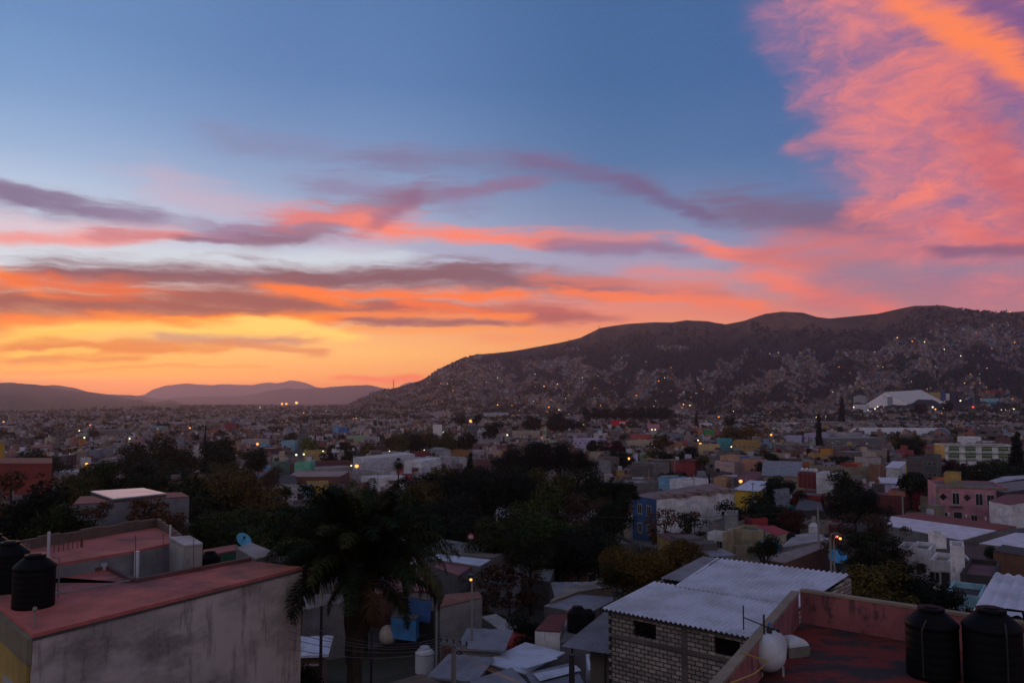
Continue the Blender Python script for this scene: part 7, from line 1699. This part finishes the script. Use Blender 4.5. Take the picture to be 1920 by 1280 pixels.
for k in range(9000):   # treed patches of the far left plain
    x = r.uniform(-3400, 900); y = r.uniform(900, 5600)
    n2 = float(vnoise(x / 240.0, y / 300.0)) * .6 + float(vnoise(x / 60.0 + 9, y / 60.0)) * .4
    px, py = to_px(x, y, 3)
    if px < -40 or px > 1300 or n2 < .52 or (H(x, y) > 2) or not free(x, y, 6): continue
    stuff_tree(x, y, r.uniform(5, 9), r.uniform(6, 12), 14, TC[r.choice(('deep', 'deep', 'green', 'brown'))], 0)
SVa = np.concatenate(SV).reshape(-1, 3); N = len(SVa) // 4; me = bpy.data.meshes.new('woods'); me.vertices.add(4 * N); me.vertices.foreach_set('co', SVa.ravel()); me.loops.add(4 * N); me.loops.foreach_set('vertex_index', np.arange(4 * N)); me.polygons.add(N); me.polygons.foreach_set('loop_start', np.arange(0, 4 * N, 4)); me.polygons.foreach_set('loop_total', np.full(N, 4)); me.materials.append(TINT)
ca = me.color_attributes.new('tint', 'FLOAT_COLOR', 'CORNER'); cc = np.concatenate(SC); cc = np.concatenate([cc, np.ones((N, 1))], 1); ca.data.foreach_set('color', np.repeat(cc, 4, 0).ravel()); me.update(); me.validate()
o = bpy.data.objects.new('woods', me); COL.objects.link(o); o['kind'] = 'stuff'; tag(o, 'distant tree cover on the plain and dark woods on the hillside', 'woods')

# ---- utility poles along the streets with their wires, and parked cars
m = lmb(); m.tube([(0, 0, -1), (0, 0, 8.0)], [.16, .10], 6); PM = keep(m, 'pole', CONC); m = lmb(); m.box((0, -.12, 7.6), (1.9, .1, .12)); CM = keep(m, 'crossarm', DARKM); m = lmb(); m.lathe((.35, .3, 6.2), [(.02, 0), (.25, .03), (.25, .7), (.02, .75)], 8); TM = keep(m, 'transformer', CONC)
r3 = random.Random(21); last = {}; pn = 0
for j in range(5, 60, 2):
    for i in range(-30, 40, 4):
        u = i * 9.6 + (i // 8) * 8.0; v = j * 12.0 + (j // 2) * 7.0 + 9.5; x, y = u * cs - v * sn, u * sn + v * cs
        if y < 62 or y > 420 or pn > 70: continue
        qx, qy = to_px(x, y, H(x, y) + 8)
        if not (-20 < qx < 1940): continue
        if r3.random() < .25: last.pop(j, None); continue
        z = H(x, y); parts = [('pole', PM, None), ('crossarm', CM, None)] + ([('transformer', TM, None)] if r3.random() < .3 else [])
        t = instance(parts, 'utility_pole', (x, y, z), STREETS + pi / 2, 1, 'x', 'utility pole', 'concrete utility poles in the streets'); ALL.append((t, qx, qy, 'concrete utility pole' + (' with transformer' if len(parts) > 2 else ''), 'p')); pn += 1
        if j in last:
            a = last[j]; b = (x, y, z + 7.7); m = MB(); m.tube([(a[0] + (b[0] - a[0]) * q / 8, a[1] + (b[1] - a[1]) * q / 8, a[2] + (b[2] - a[2]) * q / 8 - 3.0 * (q / 8) * (1 - q / 8)) for q in range(9)], .03, 4)
            o = m.build('wire', DARKM, None, loc=a[:3]); tag(o, 'x', 'wire', 'sagging wires between the street poles'); ALL.append((o, (qx + a[3]) / 2, qy, 'sagging wire between street poles', 'w'))
        last[j] = (x, y, z + 7.7, qx)
carp = [c_ for c_ in COL.objects if c_.name.startswith('parked_car')][0]; cn_ = 0
paints = dict(white=(.5, .5, .5), red=(.3, .03, .03), silver=(.25, .26, .28), black=(.02, .02, .02), blue=(.03, .08, .25), grey=(.12, .12, .12))
pm = {k_: flat('paint_' + k_, v_, .3, 0, .5) for k_, v_ in paints.items()}
bodies = {}
for k in range(400):
    if cn_ >= 26: break
    j = r3.randrange(6, 40) // 2 * 2 + 1; i = r3.uniform(-20, 30); u = i * 9.6 + (i // 8) * 8.0; v = j * 12.0 + (j // 2) * 7.0 + 8.2; x, y = u * cs - v * sn, u * sn + v * cs; qx, qy = to_px(x, y, H(x, y) + 1)
    if y < 85 or y > 330 or not (10 < qx < 1910) or not free(x, y, 2): continue
    cl = r3.choice(list(paints)); t = empty('parked_car', (x, y, H(x, y)), STREETS + r3.choice((0, pi)), 'x', 'car', 'cars parked in the town streets')
    for ch in carp.children:
        c_ = ch.copy(); COL.objects.link(c_); c_.parent = t
        if ch.name.startswith('body'):
            if cl not in bodies: bodies[cl] = ch.data.copy(); bodies[cl].materials[0] = pm[cl]
            c_.data = bodies[cl]
    FOOT.append((x, y, 2)); cn_ += 1; ALL.append((t, qx, qy, 'small %s parked car' % cl, 'c'))

# ---- street lamps that are lit
LP = [  # px, py, colour, size
 (883, 789, 'o', 4.0), (668, 785, 'o', 2.6), (662, 785, 'o', 1.6), (787, 800, 'o', 2.2), (1270, 782, 'o', 2.6), (1347, 782, 'o', 2.4), (1215, 787, 'o', 2.0), (1215, 791, 'o', 1.6), (1312, 832, 'o', 2.0), (1445, 815, 'o', 2.0), (1386, 901, 'o', 1.1), (1563, 1004, 'o', .5), (370, 871, 'o', 1.3), (166, 869, 'o', 1.2), (1830, 882, 'o', 1.0), (1178, 859, 'o', 1.3), (1017, 821, 'o', 1.8), (1050, 815, 'o', 1.7), (757, 849, 'o', 1.5), (670, 873, 'o', 1.6), (484, 832, 'o', 1.8), (885, 1077, 'o', .35), (1067, 777, 'o', 2.4), (972, 778, 'o', 2.2), (1557, 1000, 'o', .5),
 (131, 850, 'w', 1.7), (160, 820, 'w', 2.0), (245, 822, 'w', 2.0), (150, 807, 'w', 2.0), (369, 799, 'w', 2.2), (357, 802, 'o', 1.8), (832, 810, 'w', 2.0), (951, 815, 'w', 2.2), (946, 816, 'w', 1.6), (1022, 923, 'w', .9), (1222, 805, 'w', 2.2), (1228, 805, 'w', 2.0), (1375, 771, 'w', 2.0), (1382, 772, 'w', 1.8), (1520, 781, 'w', 1.6), (1530, 782, 'w', 2.2), (1539, 781, 'w', 1.6), (1548, 781, 'w', 1.6), (1600, 763, 'w', 2.2), (1640, 766, 'w', 2.4), (1645, 762, 'w', 2.0), (1748, 763, 'w', 2.6), (1753, 767, 'o', 1.6), (1800, 751, 'w', 2.4), (1877, 768, 'w', 2.0), (1885, 768, 'w', 1.5), (1900, 767, 'w', 2.2), (1799, 791, 'w', 1.8), (557, 852, 'w', 1.5), (571, 851, 'w', 1.4), (607, 845, 'w', 1.2), (1288, 803, 'o', 1.0), (1279, 787, 'w', 1.4), (1272, 787, 'w', 1.4), (612, 770, 'w', 2.2), (640, 771, 'w', 1.8), (488, 764, 'w', 2.0), (529, 757, 'o', 2.6), (537, 757, 'o', 2.6), (556, 755, 'o', 3.4), (570, 774, 'o', 1.6), (517, 784, 'o', 1.6), (633, 791, 'o', 1.2), (749, 790, 'w', 1.3), (653, 794, 'w', 1.1), (663, 794, 'w', 1.1), (627, 790, 'w', 1.3), (704, 786, 'o', 1.2), (170, 797, 'o', 1.8), (110, 802, 'w', 1.3), (42, 808, 'w', 1.3), (8, 791, 'o', 2.0), (297, 803, 'w', 1.2), (305, 822, 'w', 1.1), (1111, 796, 'w', 1.4), (1094, 796, 'o', 1.6), (1048, 768, 'w', 1.8), (1000, 752, 'w', 1.2), (1033, 750, 'o', 1.0), (963, 779, 'o', 1.8), (1222, 832, 'o', 1.2), (1370, 837, 'w', 1.4), (1308, 825, 'w', 1.6), (731, 845, 'w', .9), (796, 843, 'w', .9), (660, 872, 'w', 1.0), (691, 868, 'w', .9),
 (160, 850, 'r', 1.8), (1824, 763, 'r', 2.6), (1556, 1001, 'r', .4)]
lamp_group = 'lit lamps of the valley town'
for px, py, c, s in LP:
    h = 7.1
    p = hit(px, py, 12.0 if s >= 3.9 else 6.8, 30)
    D = hypot(p[0], p[1]); hsc = 1.0
    t = empty('street_lamp', (p[0], p[1], p[2] - 6.86), 0, 'x', 'street lamp', lamp_group)
    if s >= 4: pass
    for nm, me, _ in LAMPS[c]:
        o = bpy.data.objects.new(nm, me); COL.objects.link(o); o.parent = t
        if nm == 'bulb':
            k = s * max(1.0, D / 900.0) * (1.9 if c != 'w' else 1.4) if D > 200 else s; o.scale = (k, k, k); o.location = (0, 1.38 * (k - 1) + .0, 6.86 * (1 - k))
    ALL.append((t, px, py, dict(w='white', o='orange', r='red')[c] + ' lit street lamp', 'l'))
HL = [(1682, 633, 2.6), (1710, 640, 1.8), (1733, 641, 2.0), (1771, 636, 1.5), (1770, 655, 2.0), (1801, 667, 2.0), (1902, 642, 1.8), (1893, 585, 2.2), (1859, 653, 1.2), (1459, 661, 1.6), (1443, 663, 1.2), (1573, 688, 1.6), (1500, 661, 1.4), (1098, 668, 1.8), (1020, 724, 2.0), (1045, 720, 1.8), (1003, 701, 1.6), (1211, 678, 1.6), (1258, 689, 1.4), (1259, 701, 2.0), (1235, 714, 1.5), (1246, 708, 1.3), (1193, 741, 1.6), (1281, 758, 1.8), (1293, 760, 1.8), (1361, 735, 1.6), (1318, 729, 1.2), (827, 719, 1.6), (839, 719, 1.6), (849, 732, 1.4), (933, 708, 1.4), (798, 749, 1.4), (933, 759, 2.0), (912, 716, 1.2), (890, 727, 1.1), (1709, 715, 1.3), (1561, 735, 1.0), (1115, 727, 1.2), (1092, 708, 1.2), (1080, 735, 1.2), (1040, 765, 1.2), (1029, 763, 1.6), (960, 760, 1.0), (1126, 760, 1.0), (1380, 695, 1.2), (1655, 688, 1.1), (1860, 610, 1.0), (1808, 718, 1.1), (1850, 690, 1.0), (1600, 650, 1.0), (1640, 660, 1.1), (1560, 640, .8), (1830, 625, 1.2), (1890, 610, 1.3), (1745, 620, 1.0)]
r2 = random.Random(8)
while len(HL) < 190:
    px = r2.uniform(700, 1915); az = px2az(px); t_ = r2.uniform(.08, .55); D = D_FOOT + t_ * (DR - D_FOOT); x, y = D * sin(az), D * cos(az); z = float(hill_z(x, y)); q = to_px(x, y, z + 6)
    if z > 3: HL.append((q[0], q[1], r2.uniform(.45, .95)))
for px, py, s in HL:
    p = hit(px, py, 6.8, 1300); c = 'o' if r2.random() < .68 else 'w'
    t = empty('street_lamp', (p[0], p[1], p[2] - 6.86), 0, 'x', 'street lamp', 'lit lamps on the hillside')
    for nm, me, _ in LAMPS[c]:
        o = bpy.data.objects.new(nm, me); COL.objects.link(o); o.parent = t
        if nm == 'bulb': k = s * 3.3; o.scale = (k, k, k); o.location = (0, 1.38 * (k - 1), 6.86 * (1 - k))
    ALL.append((t, px, py, dict(w='white', o='orange')[c] + ' lamp', 'l'))

# ================================================================== labels that single out the repeated things
LMP = [(to_px(a, b, c), s) for a, b, c, s in LANDMARK]
def where(px, py):
    best = None
    for (lx, ly), s in LMP:
        if lx < -20 or lx > 1940: continue
        d = hypot((px - lx), (py - ly) * 2.2)
        if best is None or d < best[0]: best = (d, lx, ly, s)
    d, lx, ly, s = best; dx, dy = px - lx, (py - ly) * 2.2
    if abs(dx) > abs(dy): rel = 'right of' if dx > 0 else 'left of'
    else: rel = 'below' if dy > 0 else 'above'
    far = ('just ' if d < 45 else '' if d < 120 else 'far ')
    return far + rel + ' the ' + s
groups = {}
for o, px, py, phrase, kd in ALL: groups.setdefault((phrase, where(px, py)), []).append((px, py, o))
ORD = ['leftmost', 'second from left', 'third from left', 'fourth from left', 'fifth from left', 'sixth from left', 'seventh from left', 'eighth from left', 'ninth from left', 'tenth from left']
def ordinal(k, n):
    if n == 1: return ''
    if k == n - 1: return 'rightmost'
    if k < len(ORD): return ORD[k]
    return ['', 'rightmost', 'second from right', 'third from right', 'fourth from right', 'fifth from right', 'sixth from right', 'seventh from right', 'eighth from right', 'ninth from right', 'tenth from right'][min(10, n - k)]
for (phrase, wh), L in groups.items():
    L.sort(key=lambda q: q[0]); n = len(L)
    for k, (px, py, o) in enumerate(L):
        if n > 20: col = ('highest', 'lowest')[0]
        s = phrase + (', ' if ordinal(k, n) else ' ') + (ordinal(k, n) + ' ' if n > 1 else '') + wh
        o['label'] = s
seen = {}
for o in COL.objects:
    if o.parent is None and 'label' in o.keys(): seen.setdefault(o['label'], []).append(o)
print('LABELS: dup', sum(len(v) for v in seen.values() if len(v) > 1), 'long', [k for k in seen if len(k.split()) > 16 or len(k.split()) < 4][:20], 'houses', count_things, placed, 'trees', n_tree, k)
